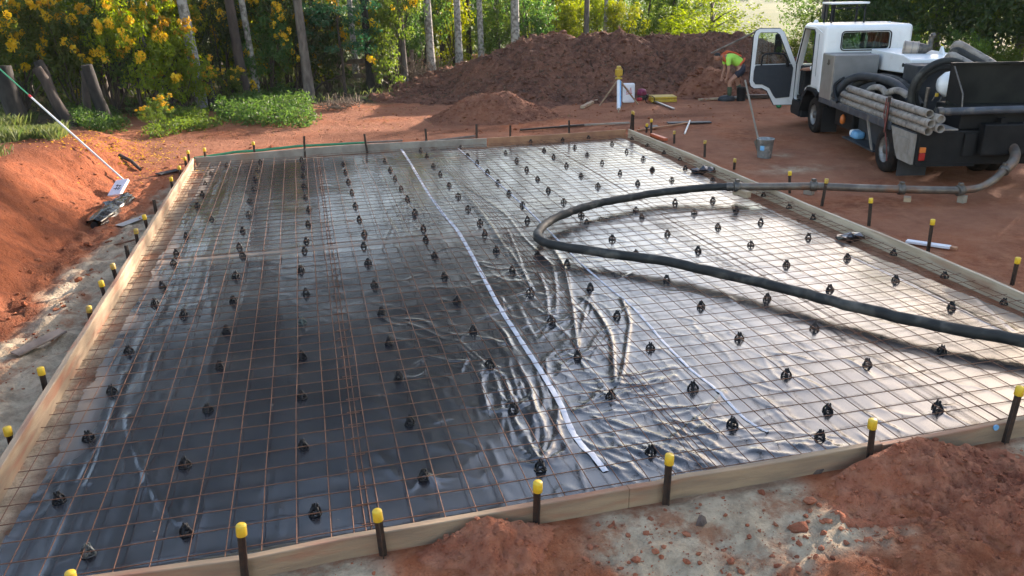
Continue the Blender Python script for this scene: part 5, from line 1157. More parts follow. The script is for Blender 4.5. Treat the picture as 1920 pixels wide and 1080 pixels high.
# rolled black plastic
ra, rb = at(175, 414, 0.05), at(236, 363, 0.05)
rl = thing('plastic_roll', 'crumpled roll of black plastic lying at the foot of the left bank', 'plastic roll', (ra.x, ra.y, gz(ra.x, ra.y)))
rs = np.random.RandomState(5); pts = []; d_ = Vector((rb.x - ra.x, rb.y - ra.y, 0)); V = []; F = []; nn_, kk = 26, 22
for i in range(nn_ + 1):
    t = i / nn_; c = d_ * t; side = Vector((-d_.y, d_.x, 0)).normalized(); base = 0.075 + 0.03 * math.sin(t * 5) + (0.03 if t > 0.55 else 0)
    for k in range(kk):
        a = 2 * math.pi * k / kk; r_ = base * (1 + 0.35 * float(fbm(np.array([k * 0.9 + t * 6]), np.array([t * 4 + (k % kk) * 0.15]), 3, 141)[0]) + (0.18 if k % 3 == 0 else 0))
        V.append(c + side * (r_ * 1.5 * math.cos(a)) + Vector((0, 0, max(0.004, 0.07 + r_ * math.sin(a)))))
for i in range(nn_):
    for k in range(kk): F.append((i * kk + k, i * kk + (k + 1) % kk, (i + 1) * kk + (k + 1) % kk, (i + 1) * kk + k))
g = MB(); g.add(V, F, True); g.build('roll_body', M_['plastic'], rl)
g = MB(); g.tube([d_ * -0.01 + Vector((0, 0, 0.065)), d_ * 0.03 + Vector((0, 0, 0.065))], 0.05, 12); g.build('roll_core', M_['chair_black'], rl)
def plank(px0, py0, px1, py1, wd, th, m, lb, nm='timber_offcut', cat='timber', z=0.02, tilt=0.0, grp=None):
    a = at(px0, py0, -0.02); b = at(px1, py1, -0.02); za, zb = gz(a.x, a.y) + z, gz(b.x, b.y) + z + tilt
    a = Vector((a.x, a.y, za)); b = Vector((b.x, b.y, zb)); L = (b - a).length
    g = MB(); g.box((0, -wd / 2, 0), (L, wd / 2, th), 0.004); o = g.build(nm, m); o.location = a
    o.rotation_euler = (b - a).to_track_quat('X', 'Z').to_euler(); return tag(o, lb, cat, grp)
plank(296, 328, 335, 319, 0.16, 0.02, M_['dark_grey'], 'dark grey strip of board lying left of the back left corner')
plank(28, 668, 122, 634, 0.14, 0.02, M_['wood_weathered'], 'weathered grey board lying on sand left of the form')
plank(222, 420, 275, 404, 0.16, 0.006, M_['concrete_wash'], 'pale thin plastic strip on the ground near the black roll', 'plastic_strip', 'plastic strip')
plank(1700, 450, 1782, 463, 0.10, 0.03, M_['white_cloth'], 'white offcut board lying outside the right board behind a stake', z=0.02)
plank(1783, 463, 1795, 465, 0.07, 0.03, M_['wood_orange'], 'short brown timber stub at the end of the white offcut', z=0.02)
plank(763, 272, 890, 258, 0.06, 0.04, M_['wood_weathered'], 'long dark lath lying just behind the back board')
plank(640, 270, 755, 265, 0.05, 0.04, M_['wood_weathered'], 'grey lath behind the back board left of the dark one')
plank(975, 244, 1095, 236, 0.06, 0.04, M_['steel_dark'], 'dark batten lying on the red earth behind the back board')
plank(1050, 238, 1180, 231, 0.06, 0.04, M_['wood_grey'], 'pale batten lying on the red earth behind the back board')
plank(1092, 203, 1122, 188, 0.12, 0.07, M_['wood'], 'short pale timber block in front of the earth mound')
plank(1218, 188, 1263, 205, 0.07, 0.04, M_['alu'], 'aluminium screed bar lying beside the yellow case', 'screed_bar', 'screed bar')
plank(1195, 246, 1290, 232, 0.05, 0.03, M_['wood_orange'], 'thin red-brown batten lying beyond the back right corner')
plank(1222, 254, 1248, 265, 0.09, 0.06, M_['orange_tool'], 'orange plastic tool lying outside the back right corner', 'orange_tool', 'tool')
plank(1310, 188, 1372, 184, 0.10, 0.05, M_['wood'], 'pale plank under the foot of the bending worker')
plank(1385, 184, 1500, 184, 0.18, 0.10, M_['steel_dark'], 'dark steel beam lying behind the open truck door', 'steel_beam', 'beam')
a = at(222, 277, 0.3); b = at(262, 311, 0.05)
g = MB(); a = Vector((a.x, a.y, gz(a.x, a.y) + 0.03)); b = Vector((b.x, b.y, gz(b.x, b.y) + 0.03)); g.tube([a, a.lerp(b, .5) + Vector((0.03, 0, .02)), b], [0.04, 0.035, 0.03], 7); tag(g.build('branch', M_['bark_dark']), 'dark fallen branch lying on the back end of the left bank', 'branch')
g = MB(); a = at(172, 462, 0); b = at(250, 435, 0.08); g.tube([Vector((a.x, a.y, gz(a.x, a.y) + .02)), Vector((b.x, b.y, gz(b.x, b.y) + .06))], 0.012, 6); tag(g.build('rusty_rod', M_['rust']), 'thin rod lying on sand towards a left stake', 'rod')
# green string line along the back board
g = MB(); q = [at(363, 290, 0.10), at(440, 283, 0.06), at(480, 281, 0.06), at(560, 273, 0.05), at(620, 270, 0.05), at(684, 266, 0.06)]; rs = np.random.RandomState(9)
for k in range(5):
    g.tube([Vector((p.x + rs.randn() * .01, max(p.y, 0.06) + 0.06 + 0.03 * k, 0.0 + gz(p.x, p.y) + 0.06 + 0.02 * rs.rand())) for p in q], 0.016, 5)
tag(g.build('green_netting', M_['green_net']), 'strip of rolled green netting along the left of the back board', 'netting')
# torn paper or bark behind it
# bull float with white handle
p = at(1292, 229, 0.0); fl_ = thing('bull_float', 'grey flat float blade with a short white handle on red earth', 'float', (p.x, p.y, gz(p.x, p.y)), -0.25)
g = MB(); g.box((-0.52, -0.11, 0.02), (0.52, 0.11, 0.045), 0.006); g.build('blade', M_['dark_grey'], fl_)
hv = at(1284, 251, 0.0); g = MB(); hv = Euler((0, 0, 0.25)).to_matrix() @ Vector((hv.x - p.x, hv.y - p.y, 0)); g.tube([(0.02, 0, 0.07), (hv.x, hv.y, 0.05)], 0.022, 8); g.build('handle', M_['white_paintpole'], fl_)
# bucket and shovel
p = at(1433, 292, -0.02); bk = thing('bucket', 'cement-splashed grey bucket standing between slab and truck', 'bucket', (p.x, p.y, gz(p.x, p.y)))
g = MB(); g.lathe([(0.125, 0.0), (0.13, 0.005), (0.158, 0.35), (0.166, 0.352), (0.166, 0.372), (0.152, 0.372), (0.122, 0.02), (0.001, 0.02)], n=28); g.build('bucket_body', M_['bucket'], bk)
g = MB(); g.tube([(0.165 * math.cos(a), 0.165 * math.sin(a), 0.36 - 0.10 * math.sin(a) * 0 - 0.06 * abs(math.sin(a))) for a in np.linspace(-0.3, 3.3, 12)], 0.005, 5); g.build('bail_handle', M_['clamp'], bk)
g = MB()
for k in range(6):
    a = 3.55 + 0.09 * k; g.add([(0.1465 * math.cos(a), 0.1465 * math.sin(a), 0.16), (0.1465 * math.cos(a + .09), 0.1465 * math.sin(a + .09), 0.16), (0.153 * math.cos(a + .09), 0.153 * math.sin(a + .09), 0.25), (0.153 * math.cos(a), 0.153 * math.sin(a), 0.25)], [(0, 1, 2, 3)], True)
g.build('blue_label', M_['blue_paint'], bk)
sh = thing('shovel', 'worn grey shovel standing in the bucket with its handle leaning left', 'shovel', (p.x - 0.1, p.y, gz(p.x, p.y) + 0.05))
nrm = Vector((p.x - CAMP.x, p.y - CAMP.y, 0)); top = vpl(1397, 150, p, nrm) - sh.location; mid_ = vpl(1421, 258, p, nrm) - sh.location
g = MB(); g.tube([mid_ + (mid_ - top) * 0.15, mid_, mid_.lerp(top, .4), mid_.lerp(top, .41), top], [0.024, 0.02, 0.017, 0.02, 0.018], 8); g.build('handle', M_['panel_muddy'], sh)
g = MB(); dn_ = (mid_ - top).normalized(); s_ = Vector((TR.x, TR.y, 0)); q0 = mid_ + dn_ * 0.02; g.add([q0 - s_ * .03, q0 + s_ * .03, q0 + dn_ * .06 + s_ * .09, q0 + dn_ * .24 + s_ * .08, q0 + dn_ * .28, q0 + dn_ * .24 - s_ * .08, q0 + dn_ * .06 - s_ * .09], [(0, 1, 2, 3, 4, 5, 6)]); g.build('blade', M_['clamp'], sh)
# rotating laser on tripod
f1, f2, f3 = at(1124, 199, -.04), at(1196, 196, -.04), at(1160, 211, -.04)
cen = (f1 + f2 + f3) / 3; nrm = Vector((cen.x - CAMP.x, cen.y - CAMP.y, 0)); ap = vpl(1160, 148, cen, nrm); lz = ap.z
ls = thing('laser_level', 'yellow rotating laser level on a tripod in front of the earth mound', 'laser level', (cen.x, cen.y, gz(cen.x, cen.y)))
o0 = ls.location.copy()
for f_, m_, r_ in ((f1, M_['wood'], .026), (f2, M_['wood'], .026), (f3, M_['wood'], .02)):
    g = MB(); f_ = Vector((f_.x, f_.y, gz(f_.x, f_.y))); g.tube([ap - o0 + (f_ - ap) * 0.02, f_ - o0], [r_, r_ * .8], 8); lg = g.build('tripod_leg', m_, ls)
    if f_ == f3 or abs(f_.x - f3.x) < 1e-3:
        g = MB(); g.tube([ap - o0 + (f_ - ap) * 0.06, ap - o0 + (f_ - ap) * 0.88], 0.05, 6); g.build('white_wrap', M_['white_cloth'], lg); g = MB(); g.tube([ap - o0 + (f_ - ap) * 0.06 + Vector((0.035, -0.045, 0)), ap - o0 + (f_ - ap) * 0.8 + Vector((0.035, -0.045, 0))], 0.02, 6); g.build('blue_stripe', M_['blue_paint'], lg)
g = MB(); g.lathe([(0.10, 0), (0.10, 0.03), (0.05, 0.05), (0.05, 0.08)], ap - o0, n=16); g.build('tripod_head', M_['yellow_case'], ls)
g = MB(); a = ap - o0 + Vector((0, 0, 0.08)); g.box(a + Vector((-0.085, -0.085, 0)), a + Vector((0.085, 0.085, 0.18)), 0.02); g.lathe([(0.065, 0.18), (0.065, 0.24), (0.05, 0.26)], a, n=16); hd_ = g.build('laser_housing', M_['yellow_case'], ls)
g = MB(); g.tube([a + Vector((0.10, -.02, 0.03)), a + Vector((0.13, -.02, 0.06)), a + Vector((0.13, -.02, 0.20)), a + Vector((0.05, -.02, 0.26))], 0.014, 6); g.build('carry_handle', M_['trim_black'], hd_)
# white sack with red writing stroke
p = at(1178, 193, -.04); sk = thing('white_sack', 'white sack with red marking standing behind the laser tripod', 'sack', (p.x, p.y, gz(p.x, p.y)), -0.3)
g = MB(); g.box((-0.17, -0.10, 0), (0.17, 0.10, 0.54), 0.04); o = g.build('sack_body', M_['white_cloth'], sk)
g = MB()
for q in ([(-.06, .28), (-.05, .42), (0.01, .32), (.05, .43), (.06, .27)], [(-.08, .25), (.09, .27)]): g.tube([(a_, -0.103, z_) for a_, z_ in q], 0.010, 5)
g.build('red_mark', M_['red_mark'], sk)
# small engine
p = at(1203, 188, -.04); en = thing('engine', 'small engine with magenta cover beside the white sack', 'engine', (p.x, p.y, gz(p.x, p.y)), 0.3)
g = MB(); g.box((-0.12, -0.1, 0.14), (0.12, 0.1, 0.26), 0.04); g.lathe([(0.13, 0.26), (0.11, 0.31), (0.02, 0.33)], n=14); g.build('engine_cover', M_['pink_engine'], en)
g = MB(); g.box((-0.10, -0.09, 0.04), (0.10, 0.09, 0.14), 0.02); g.tube([(-0.15, -.05, .02), (.15, -.05, .02)], .02, 6); g.tube([(-0.15, .08, .02), (.15, .08, .02)], .02, 6); g.box((0.12, -0.05, .08), (.24, .05, .16), .02); g.build('engine_block', M_['clamp'], en)
g = MB(); g.box((-0.2, -0.12, 0.0), (-0.06, 0.0, 0.09), 0.03); g.build('fuel_can', M_['red_mark'], en)
# yellow case
p = at(1242, 191, -.04); yc = thing('yellow_case', 'flat yellow case lying on the red earth by the mound', 'case', (p.x, p.y, gz(p.x, p.y)), -0.2)
g = MB(); g.box((-0.36, -0.26, 0.0), (0.36, 0.26, 0.085), 0.02); g.build('case_base', M_['yellow_case'], yc)
g = MB(); g.box((-0.36, -0.26, 0.09), (0.36, 0.26, 0.16), 0.025); g.build('case_lid', M_['yellow_case'], yc)
g = MB(); g.tube([(-0.42 + 0.13 * math.cos(a), -0.30, 0.09 + 0.11 * math.sin(a)) for a in np.linspace(0, 6.28, 16)], 0.012, 5); tag(link('wire_loop', g.mesh('wire_loop'), M_['trim_black']), 'black cable loop leaning on the yellow case', 'cable'); bpy.data.objects['wire_loop'].location = yc.location; bpy.data.objects['wire_loop'].rotation_euler = yc.rotation_euler
# dark bag and bucket near the worker
p = at(1362, 188, -.04); g = MB(); g.lathe([(0.24, 0.0), (0.27, 0.06), (0.22, 0.15), (0.1, 0.2), (0.001, 0.2)], n=14); o = g.build('tool_bag', M_['dark_grey']); o.location = (p.x, p.y, gz(p.x, p.y)); o.scale = (1, .7, .8); tag(o, 'dark slumped bag on the ground by the bending worker', 'bag')
p = at(1389, 189, -.04); g = MB(); g.lathe([(0.12, 0), (0.14, 0.36), (0.15, 0.38), (0.13, 0.38), (0.11, 0.03), (0.001, 0.03)], n=18); o = g.build('black_bucket', M_['chair_black']); o.location = (p.x, p.y, gz(p.x, p.y)); tag(o, 'black bucket behind the leg of the bending worker', 'bucket')
p = at(1460, 203, -.04); g = MB(); g.lathe([(0.001, 0), (0.06, 0.02), (0.075, 0.05), (0.06, 0.09), (0.001, 0.11)], n=10); o = g.build('green_ball', M_['green_net']); o.location = (p.x, p.y, gz(p.x, p.y)); tag(o, 'small bright green ball under the open truck door', 'ball')
# rag near the corner
p = at(1222, 240, -.04); o = link('rag', clods('rag', np.zeros((1, 3)), np.array([0.16]), np.random.RandomState(4), 0.4), M_['dark_grey']); o.location = (p.x, p.y, gz(p.x, p.y) + 0.04); tag(o, 'crumpled dark rag by the paired back corner stakes', 'rag')
# crumpled plastic in the hollow by the right board
for px, py, lb, sd_ in ((1594, 446, 'crumpled black plastic in the hollow beside the right board', 3), (1318, 322, 'crumpled black plastic in the hollow at the far right board', 8)):
    p = at(px, py, .03); o = link('plastic_scrap', clods('plastic_scrap', np.array([[0, 0, 0], [.1, -.05, .02], [-.1, .04, .0]]), np.array([.13, .1, .12]), np.random.RandomState(sd_), .5), M_['plastic']); o.location = (p.x, p.y, 0.04); tag(o, lb, 'plastic scrap')
# leaning pole on top of the mound
a = vpl(1352, 91, (15.5, 6.5, 0), (0.35, 1, 0)); b = vpl(1416, 60, (15.5, 6.5, 0), (0.35, 1, 0)); g = MB(); g.tube([a - (b - a) * .3, b + (b - a) * .2], 0.03, 7); tag(g.build('long_pole', M_['wood_weathered']), 'long brown pole slanting up from the mound behind the truck door', 'pole')
# little tie wire coils and debris on the mesh
for k, (px, py, lb) in enumerate([(655, 418, 'twist of tie wire on the mesh near the lap strip'), (1500, 418, 'small bundle of rusty tie wire near the right board')]):
    p = at(px, py, .08); g = MB(); rs = np.random.RandomState(k)
    g.tube([Vector((rs.randn() * .04, rs.randn() * .04, .01 + abs(rs.randn()) * .012)) for _ in range(14)], 0.003, 4); o = g.build('tie_wire', M_['rust']); o.location = p; tag(o, lb, 'wire')

# ------------------------------------------------------------------ people
def skin(name, joints, edges, sub=2, root=0):
    """joints: (x, y, z, radius) ; grows one continuous surface"""
    me = bpy.data.meshes.new('sk'); me.from_pydata([j[:3] for j in joints], edges, [])
    o = bpy.data.objects.new('sk', me); COL.objects.link(o)
    md = o.modifiers.new('s', 'SKIN'); md.use_smooth_shade = True
    sv = me.skin_vertices[0].data
    for i, j in enumerate(joints):
        r_ = j[3]; sv[i].radius = (r_, r_) if not isinstance(r_, tuple) else r_
        sv[i].use_root = (i == root)
    m2 = o.modifiers.new('u', 'SUBSURF'); m2.levels = sub; m2.render_levels = sub
    bpy.context.view_layer.update()
    r_ = bpy.data.meshes.new_from_object(o.evaluated_get(bpy.context.evaluated_depsgraph_get())); r_.name = name
    COL.objects.unlink(o); bpy.data.objects.remove(o)
    r_.polygons.foreach_set('use_smooth', np.ones(len(r_.polygons), bool)); return r_
def hand(wrist, d, palm_n, J, E, wi):
    """append a palm and five bent fingers to joint list; d = direction of fingers, palm_n = side the fingers curl to"""
    d = Vector(d).normalized(); pn = Vector(palm_n).normalized(); sd_ = d.cross(pn).normalized(); w = Vector(wrist)
    def add(p, r_, par):
        J.append((*p, r_)); E.append((par, len(J) - 1)); return len(J) - 1
    c = add(w + d * 0.05, 0.026, wi)
    for k, (off, ln) in enumerate(((-0.030, .058), (-0.010, .068), (0.010, .064), (0.029, .050))):
        b = add(w + d * 0.095 + sd_ * off, 0.0105, c)
        m_ = add(w + d * (0.095 + ln * .55) + sd_ * off + pn * 0.012, 0.0095, b)
        add(w + d * (0.095 + ln * .85) + sd_ * off + pn * 0.034, 0.008, m_)
    t = add(w + d * 0.045 - sd_ * 0.045 + pn * .008, 0.012, c); add(w + d * 0.085 - sd_ * 0.062 + pn * .022, 0.010, t)
def head_parts(parent, c, fwd, up, skin_m, hair_m):
    """a head with eyes, nose, mouth, ears and short hair, as sub meshes of the body"""
    c = Vector(c); f_ = Vector(fwd).normalized(); u_ = Vector(up); u_ = (u_ - f_ * u_.dot(f_)).normalized(); r_ = f_.cross(u_)
    def W(a, b, h): return c + r_ * a + f_ * b + u_ * h
    bm = bmesh.new(); bmesh.ops.create_icosphere(bm, subdivisions=3, radius=1)
    for v in bm.verts:
        x, y, z = v.co
        w_ = 0.076 * (1 - 0.22 * max(0, -z) - 0.05 * max(0, y)); dd = 0.098; hh = 0.118
        px, py, pz_ = x * w_, y * dd, z * hh
        if y > 0.3:
            nz = math.exp(-((x / 0.16) ** 2 + ((z + 0.12) / 0.24) ** 2)); py += 0.024 * nz          # nose
            py -= 0.010 * math.exp(-(((abs(x) - .36) / 0.18) ** 2 + ((z - 0.06) / 0.12) ** 2))       # eye sockets
            py += 0.006 * math.exp(-((x / 0.35) ** 2 + ((z + 0.48) / 0.08) ** 2))                     # lips
            py += 0.008 * math.exp(-((x / 0.35) ** 2 + ((z + 0.85) / 0.15) ** 2))                     # chin
        v.co = W(px, py, pz_)
    me = bpy.data.meshes.new('head'); bm.to_mesh(me); bm.free(); me.polygons.foreach_set('use_smooth', np.ones(len(me.polygons), bool))
    hd = link('head', me, skin_m, parent)
    for s_ in (-1, 1):
        g = MB(); g.tube([W(s_ * .026, .083, .008), W(s_ * .026, .090, .008)], [0.009, 0.004], 8); g.build('eye', M_['trim_black'], hd)
        g = MB(); g.tube([W(s_ * .074, -.005, .02), W(s_ * .086, -.02, .012), W(s_ * .078, -.005, -.03)], [0.010, 0.014, 0.008], 8); g.build('ear', skin_m, hd)
    bm = bmesh.new(); bmesh.ops.create_icosphere(bm, subdivisions=3, radius=1)
    dl = [v for v in bm.verts if v.co.z < -0.15 + 0.75 * max(0, v.co.y + 0.25) or (v.co.y > 0.55 and v.co.z < .5)]
    bmesh.ops.delete(bm, geom=dl, context='VERTS')
    for v in bm.verts:
        x, y, z = v.co; k = 1 + 0.03 * math.sin(x * 23 + z * 31) * math.cos(y * 27); v.co = W(x * 0.083 * k, y * 0.106 * k - 0.002, z * 0.128 * k)
    me = bpy.data.meshes.new('hair'); bm.to_mesh(me); bm.free(); link('hair', me, hair_m, hd)
    return hd
# bending worker: local +Y is where he faces
wp = at(1378, 187, -0.04); wk = thing('person', 'person in lime shirt and green gaiters bending over by the red soil heap', 'person', (wp.x, wp.y, gz(wp.x, wp.y) + 0.01), R(90 - 13))
J = [(0, -0.16, 0.90, 0.135), (0, -0.02, 1.04, 0.125), (0, 0.16, 1.15, 0.145), (0, 0.32, 1.20, 0.135), (0, 0.42, 1.20, 0.062), (0, 0.49, 1.21, 0.06)]
E = [(0, 1), (1, 2), (2, 3), (3, 4), (4, 5)]
def limb(par, pts):
    for p in pts: J.append(p); E.append((par, len(J) - 1)); par = len(J) - 1
    return par
limb(0, [(-0.10, -0.10, 0.82, 0.098), (-0.10, 0.22, 0.52, 0.062), (-0.10, 0.20, 0.30, 0.056), (-0.10, 0.20, 0.09, 0.040), (-0.10, 0.32, 0.04, 0.038)])
limb(0, [(0.10, -0.12, 0.82, 0.098), (0.11, -0.06, 0.48, 0.062), (0.11, -0.14, 0.28, 0.056), (0.11, -0.18, 0.09, 0.040), (0.11, -0.06, 0.04, 0.038)])
wl = limb(3, [(-0.19, 0.32, 1.14, 0.055), (-0.23, 0.30, 0.86, 0.042), (-0.16, 0.32, 0.64, 0.030)]); hand((-0.16, 0.32, 0.64), (0.1, 0.1, -1), (0.8, 0.2, 0), J, E, wl)
wr_ = limb(3, [(0.19, 0.32, 1.14, 0.055), (0.23, 0.30, 0.86, 0.042), (0.16, 0.38, 0.66, 0.030)]); hand((0.16, 0.38, 0.66), (-0.1, 0.1, -1), (-0.8, 0.2, 0), J, E, wr_)
bd = link('body', skin('body', J, E, 2), M_['skin'], wk)
head_parts(bd, (0, 0.585, 1.20), (0, 0.85, -0.55), (0, 0.55, 0.85), M_['skin'], M_['hair'])
sj = [(0, -0.12, 0.98, 0.155), (0, -0.0, 1.06, 0.15), (0, 0.16, 1.155, 0.17), (0, 0.33, 1.205, 0.15), (0, 0.39, 1.205, 0.085), (-0.20, 0.32, 1.13, 0.075), (-0.225, 0.31, 0.96, 0.068), (0.20, 0.32, 1.13, 0.075), (0.225, 0.31, 0.96, 0.068)]
link('shirt', skin('shirt', sj, [(0, 1), (1, 2), (2, 3), (3, 4), (3, 5), (5, 6), (3, 7), (7, 8)], 2), M_['lime'], bd)
tj_ = [(0, -0.17, 0.90, 0.155), (0, -0.10, 0.98, 0.15), (-0.10, -0.10, 0.80, 0.115), (-0.10, 0.08, 0.66, 0.095), (0.10, -0.12, 0.80, 0.115), (0.11, -0.09, 0.60, 0.095)]
link('shorts', skin('shorts', tj_, [(0, 1), (0, 2), (2, 3), (0, 4), (4, 5)], 2), M_['navy'], bd)
g = MB()
for s_ in (-1, 1): g.tube([(s_ * .10, -0.06, 1.215), (s_ * .10, 0.1, 1.305), (s_ * .09, 0.3, 1.35), (s_ * .12, 0.46, 1.24), (s_ * .13, 0.36, 1.06)], 0.022, 6)
g.tube([(-0.165, -0.03, .98), (-.1, -.15, 1.10), (0, -.19, 1.14), (.1, -.15, 1.10), (.165, -.03, .98)], 0.03, 6); g.build('braces', M_['hi_orange'], bd)
for pts in ([(-0.10, 0.215, 0.42, 0.075), (-0.10, 0.20, 0.28, 0.072), (-0.10, 0.20, 0.10, 0.056)], [(0.11, -0.09, 0.42, 0.075), (0.11, -0.14, 0.28, 0.072), (0.11, -0.18, 0.10, 0.056)]):
    link('gaiter', skin('gaiter', pts, [(0, 1), (1, 2)], 2), M_['gaiter'], bd)
for q in ((-0.10, 0.22), (0.11, -0.16)):
    link('boot', skin('boot', [(q[0], q[1] - .03, 0.11, .058), (q[0], q[1] - .03, 0.055, .055), (q[0], q[1] + 0.12, 0.045, .048), (q[0], q[1] + .19, .04, .035)], [(0, 1), (1, 2), (2, 3)], 2), M_['boot'], bd)
# person sitting in the cab, left arm reaching forward past the door opening
dv = thing('person', 'person in lime vest and white sleeve sitting in the truck cab, forearm showing', 'person', TA, -TH)
X0 = 0.42
J = [(X0, 4.18, 1.20, 0.14), (X0, 4.14, 1.42, 0.135), (X0, 4.16, 1.62, 0.14), (X0, 4.18, 1.74, 0.06), (X0, 4.20, 1.80, 0.055)]
E = [(0, 1), (1, 2), (2, 3), (3, 4)]
limb(0, [(X0 - .1, 4.30, 1.18, .09), (X0 - .12, 4.62, 1.19, .065), (X0 - .12, 4.78, 0.92, .055), (X0 - .12, 4.82, 0.74, .042), (X0 - .12, 4.96, 0.70, .036)])
limb(0, [(X0 + .1, 4.30, 1.18, .09), (X0 + .12, 4.64, 1.19, .065), (X0 + .12, 4.80, 0.92, .055), (X0 + .12, 4.84, 0.74, .042), (X0 + .12, 4.98, 0.70, .036)])
wl = limb(2, [(X0 - .19, 4.18, 1.60, .06), (X0 - .26, 4.46, 1.36, .050), (X0 - .31, 4.86, 1.30, .042), (X0 - .33, 5.06, 1.28, .032)]); hand((X0 - .33, 5.06, 1.28), (0, 1, -.05), (0.3, 0, -1), J, E, wl)
wr_ = limb(2, [(X0 + .19, 4.18, 1.60, .06), (X0 + .24, 4.34, 1.36, .046), (X0 + .2, 4.60, 1.30, .036), (X0 + .18, 4.70, 1.30, .028)]); hand((X0 + .18, 4.70, 1.30), (0, 1, -.05), (-0.3, 0, -1), J, E, wr_)
bd = link('body', skin('body', J, E, 2), M_['skin'], dv)
head_parts(bd, (X0, 4.24, 1.92), (0, 1, -0.1), (0, 0.1, 1), M_['skin'], M_['hair'])
link('vest', skin('vest', [(X0, 4.17, 1.24, .155), (X0, 4.14, 1.42, .155), (X0, 4.16, 1.62, .155), (X0, 4.17, 1.70, .09)], [(0, 1), (1, 2), (2, 3)], 2), M_['lime'], bd)
link('sleeve', skin('sleeve', [(X0 - .17, 4.18, 1.62, .08), (X0 - .20, 4.20, 1.54, .075), (X0 - .26, 4.46, 1.36, .072), (X0 - .28, 4.64, 1.335, .066)], [(0, 1), (1, 2), (2, 3)], 2), M_['white_shirt'], bd)
link('sleeve', skin('sleeve', [(X0 + .17, 4.18, 1.62, .08), (X0 + .20, 4.21, 1.54, .075), (X0 + .24, 4.34, 1.36, .066), (X0 + .225, 4.46, 1.335, .058)], [(0, 1), (1, 2), (2, 3)], 2), M_['white_shirt'], bd)
link('trousers', skin('trousers', [(X0, 4.18, 1.18, .155), (X0 - .1, 4.30, 1.18, .105), (X0 - .12, 4.62, 1.19, .08), (X0 - .12, 4.78, .92, .07), (X0 + .1, 4.30, 1.18, .105), (X0 + .12, 4.64, 1.19, .08), (X0 + .12, 4.80, .92, .07)], [(0, 1), (1, 2), (2, 3), (0, 4), (4, 5), (5, 6)], 2), M_['navy'], bd)

# ------------------------------------------------------------------ vegetation
def leafmesh(name, C, Rr, nper, size, seed, asp=0.42, up=0.35, shell=0.55, flat=1.0):
    """leaves as small creased blades gathered in clumps; C (n,3) clump centres, Rr (n,) radii"""
    rs = np.random.RandomState(seed); C = np.asarray(C, float); n = len(C) * nper
    d = rs.randn(n, 3); d /= np.linalg.norm(d, axis=1)[:, None]
    rad = (shell + (1 - shell) * rs.rand(n)) * np.repeat(Rr, nper)
    P = np.repeat(C, nper, 0) + d * rad[:, None] * np.array([1, 1, flat])
    nr = d * 0.6 + rs.randn(n, 3) * 0.7; nr[:, 2] += up; nr /= np.linalg.norm(nr, axis=1)[:, None]
    t = rs.randn(n, 3); t[:, 2] -= 0.5; t -= nr * (t * nr).sum(1)[:, None]; t /= np.linalg.norm(t, axis=1)[:, None] + 1e-9
    b = np.cross(nr, t); L = (size * (0.6 + 0.8 * rs.rand(n)))[:, None]
    V = np.stack([P - t * L * 0.5, P + b * L * asp * 0.5 + nr * L * 0.08, P + t * L * 0.5, P - b * L * asp * 0.5 + nr * L * 0.08], 1).reshape(-1, 3)
    i = np.arange(n)[:, None] * 4; T = np.concatenate([i + np.array([[0, 1, 2]]), i + np.array([[0, 2, 3]])], 1).reshape(-1, 3)
    return npmesh(name, V, tris=T)
def shrub_clumps(rs, h, w, n, low=0.1):
    """clump centres of an irregular bush with gaps"""
    C = []; Rr = []
    lobes = [(rs.uniform(-.6, .6) * w, rs.uniform(-.6, .6) * w, h * rs.uniform(.12, .85), rs.uniform(.35, .6)) for _ in range(6)]
    for _ in range(n):
        l = lobes[rs.randint(6)]; v = rs.randn(3); v /= np.linalg.norm(v)
        q = np.array([l[0], l[1], l[2]]) + v * np.array([w * l[3], w * l[3], h * 0.30]) * rs.rand() ** 0.4
        if q[2] < low: q[2] = low + rs.rand() * 0.3
        C.append(q); Rr.append(rs.uniform(0.14, 0.30))
    return np.array(C), np.array(Rr)
SHRUB = []; FLOW = []; STEM = []
for k in range(5):
    rs = np.random.RandomState(300 + k); C, Rr = shrub_clumps(rs, 3.2, 1.25, 84)
    SHRUB.append(leafmesh('foliage', C, Rr, 50, 0.11, 310 + k))
    out = np.argsort(-(np.linalg.norm(C[:, :2], axis=1) + C[:, 2] * 0.3 + rs.rand(len(C)) * 0.9))[:20]
    FC = C[out] + np.array([0, 0, 0.15]); FC = np.concatenate([FC, FC + rs.randn(len(FC), 3) * 0.13, FC + rs.randn(len(FC), 3) * 0.13])
    FLOW.append(leafmesh('flowers', FC, np.full(len(FC), 0.10), 30, 0.075, 330 + k, asp=0.8, shell=0.4))
    g = MB()
    for j in range(7):
        c = C[rs.randint(len(C))]; g.tube([(0.05 * rs.randn(), 0.05 * rs.randn(), -0.1), (c[0] * .4, c[1] * .4, c[2] * .55), tuple(c)], [0.03, 0.02, 0.008], 5)
    STEM.append(g.mesh('stems'))
CROWN = []
for k in range(4):
    rs = np.random.RandomState(400 + k); C = []; Rr = []
    for _ in range(55):
        v = rs.randn(3); v /= np.linalg.norm(v); q = v * np.array([2.3, 2.3, 3.6]) * rs.rand() ** 0.45; C.append(q + np.array([0, 0, 10.5])); Rr.append(rs.uniform(.5, .95))
    CROWN.append(leafmesh('crown', C, np.array(Rr), 30, 0.27, 410 + k))
BCROWN = []       # low rounded crown of a broad tree, foliage down to the ground
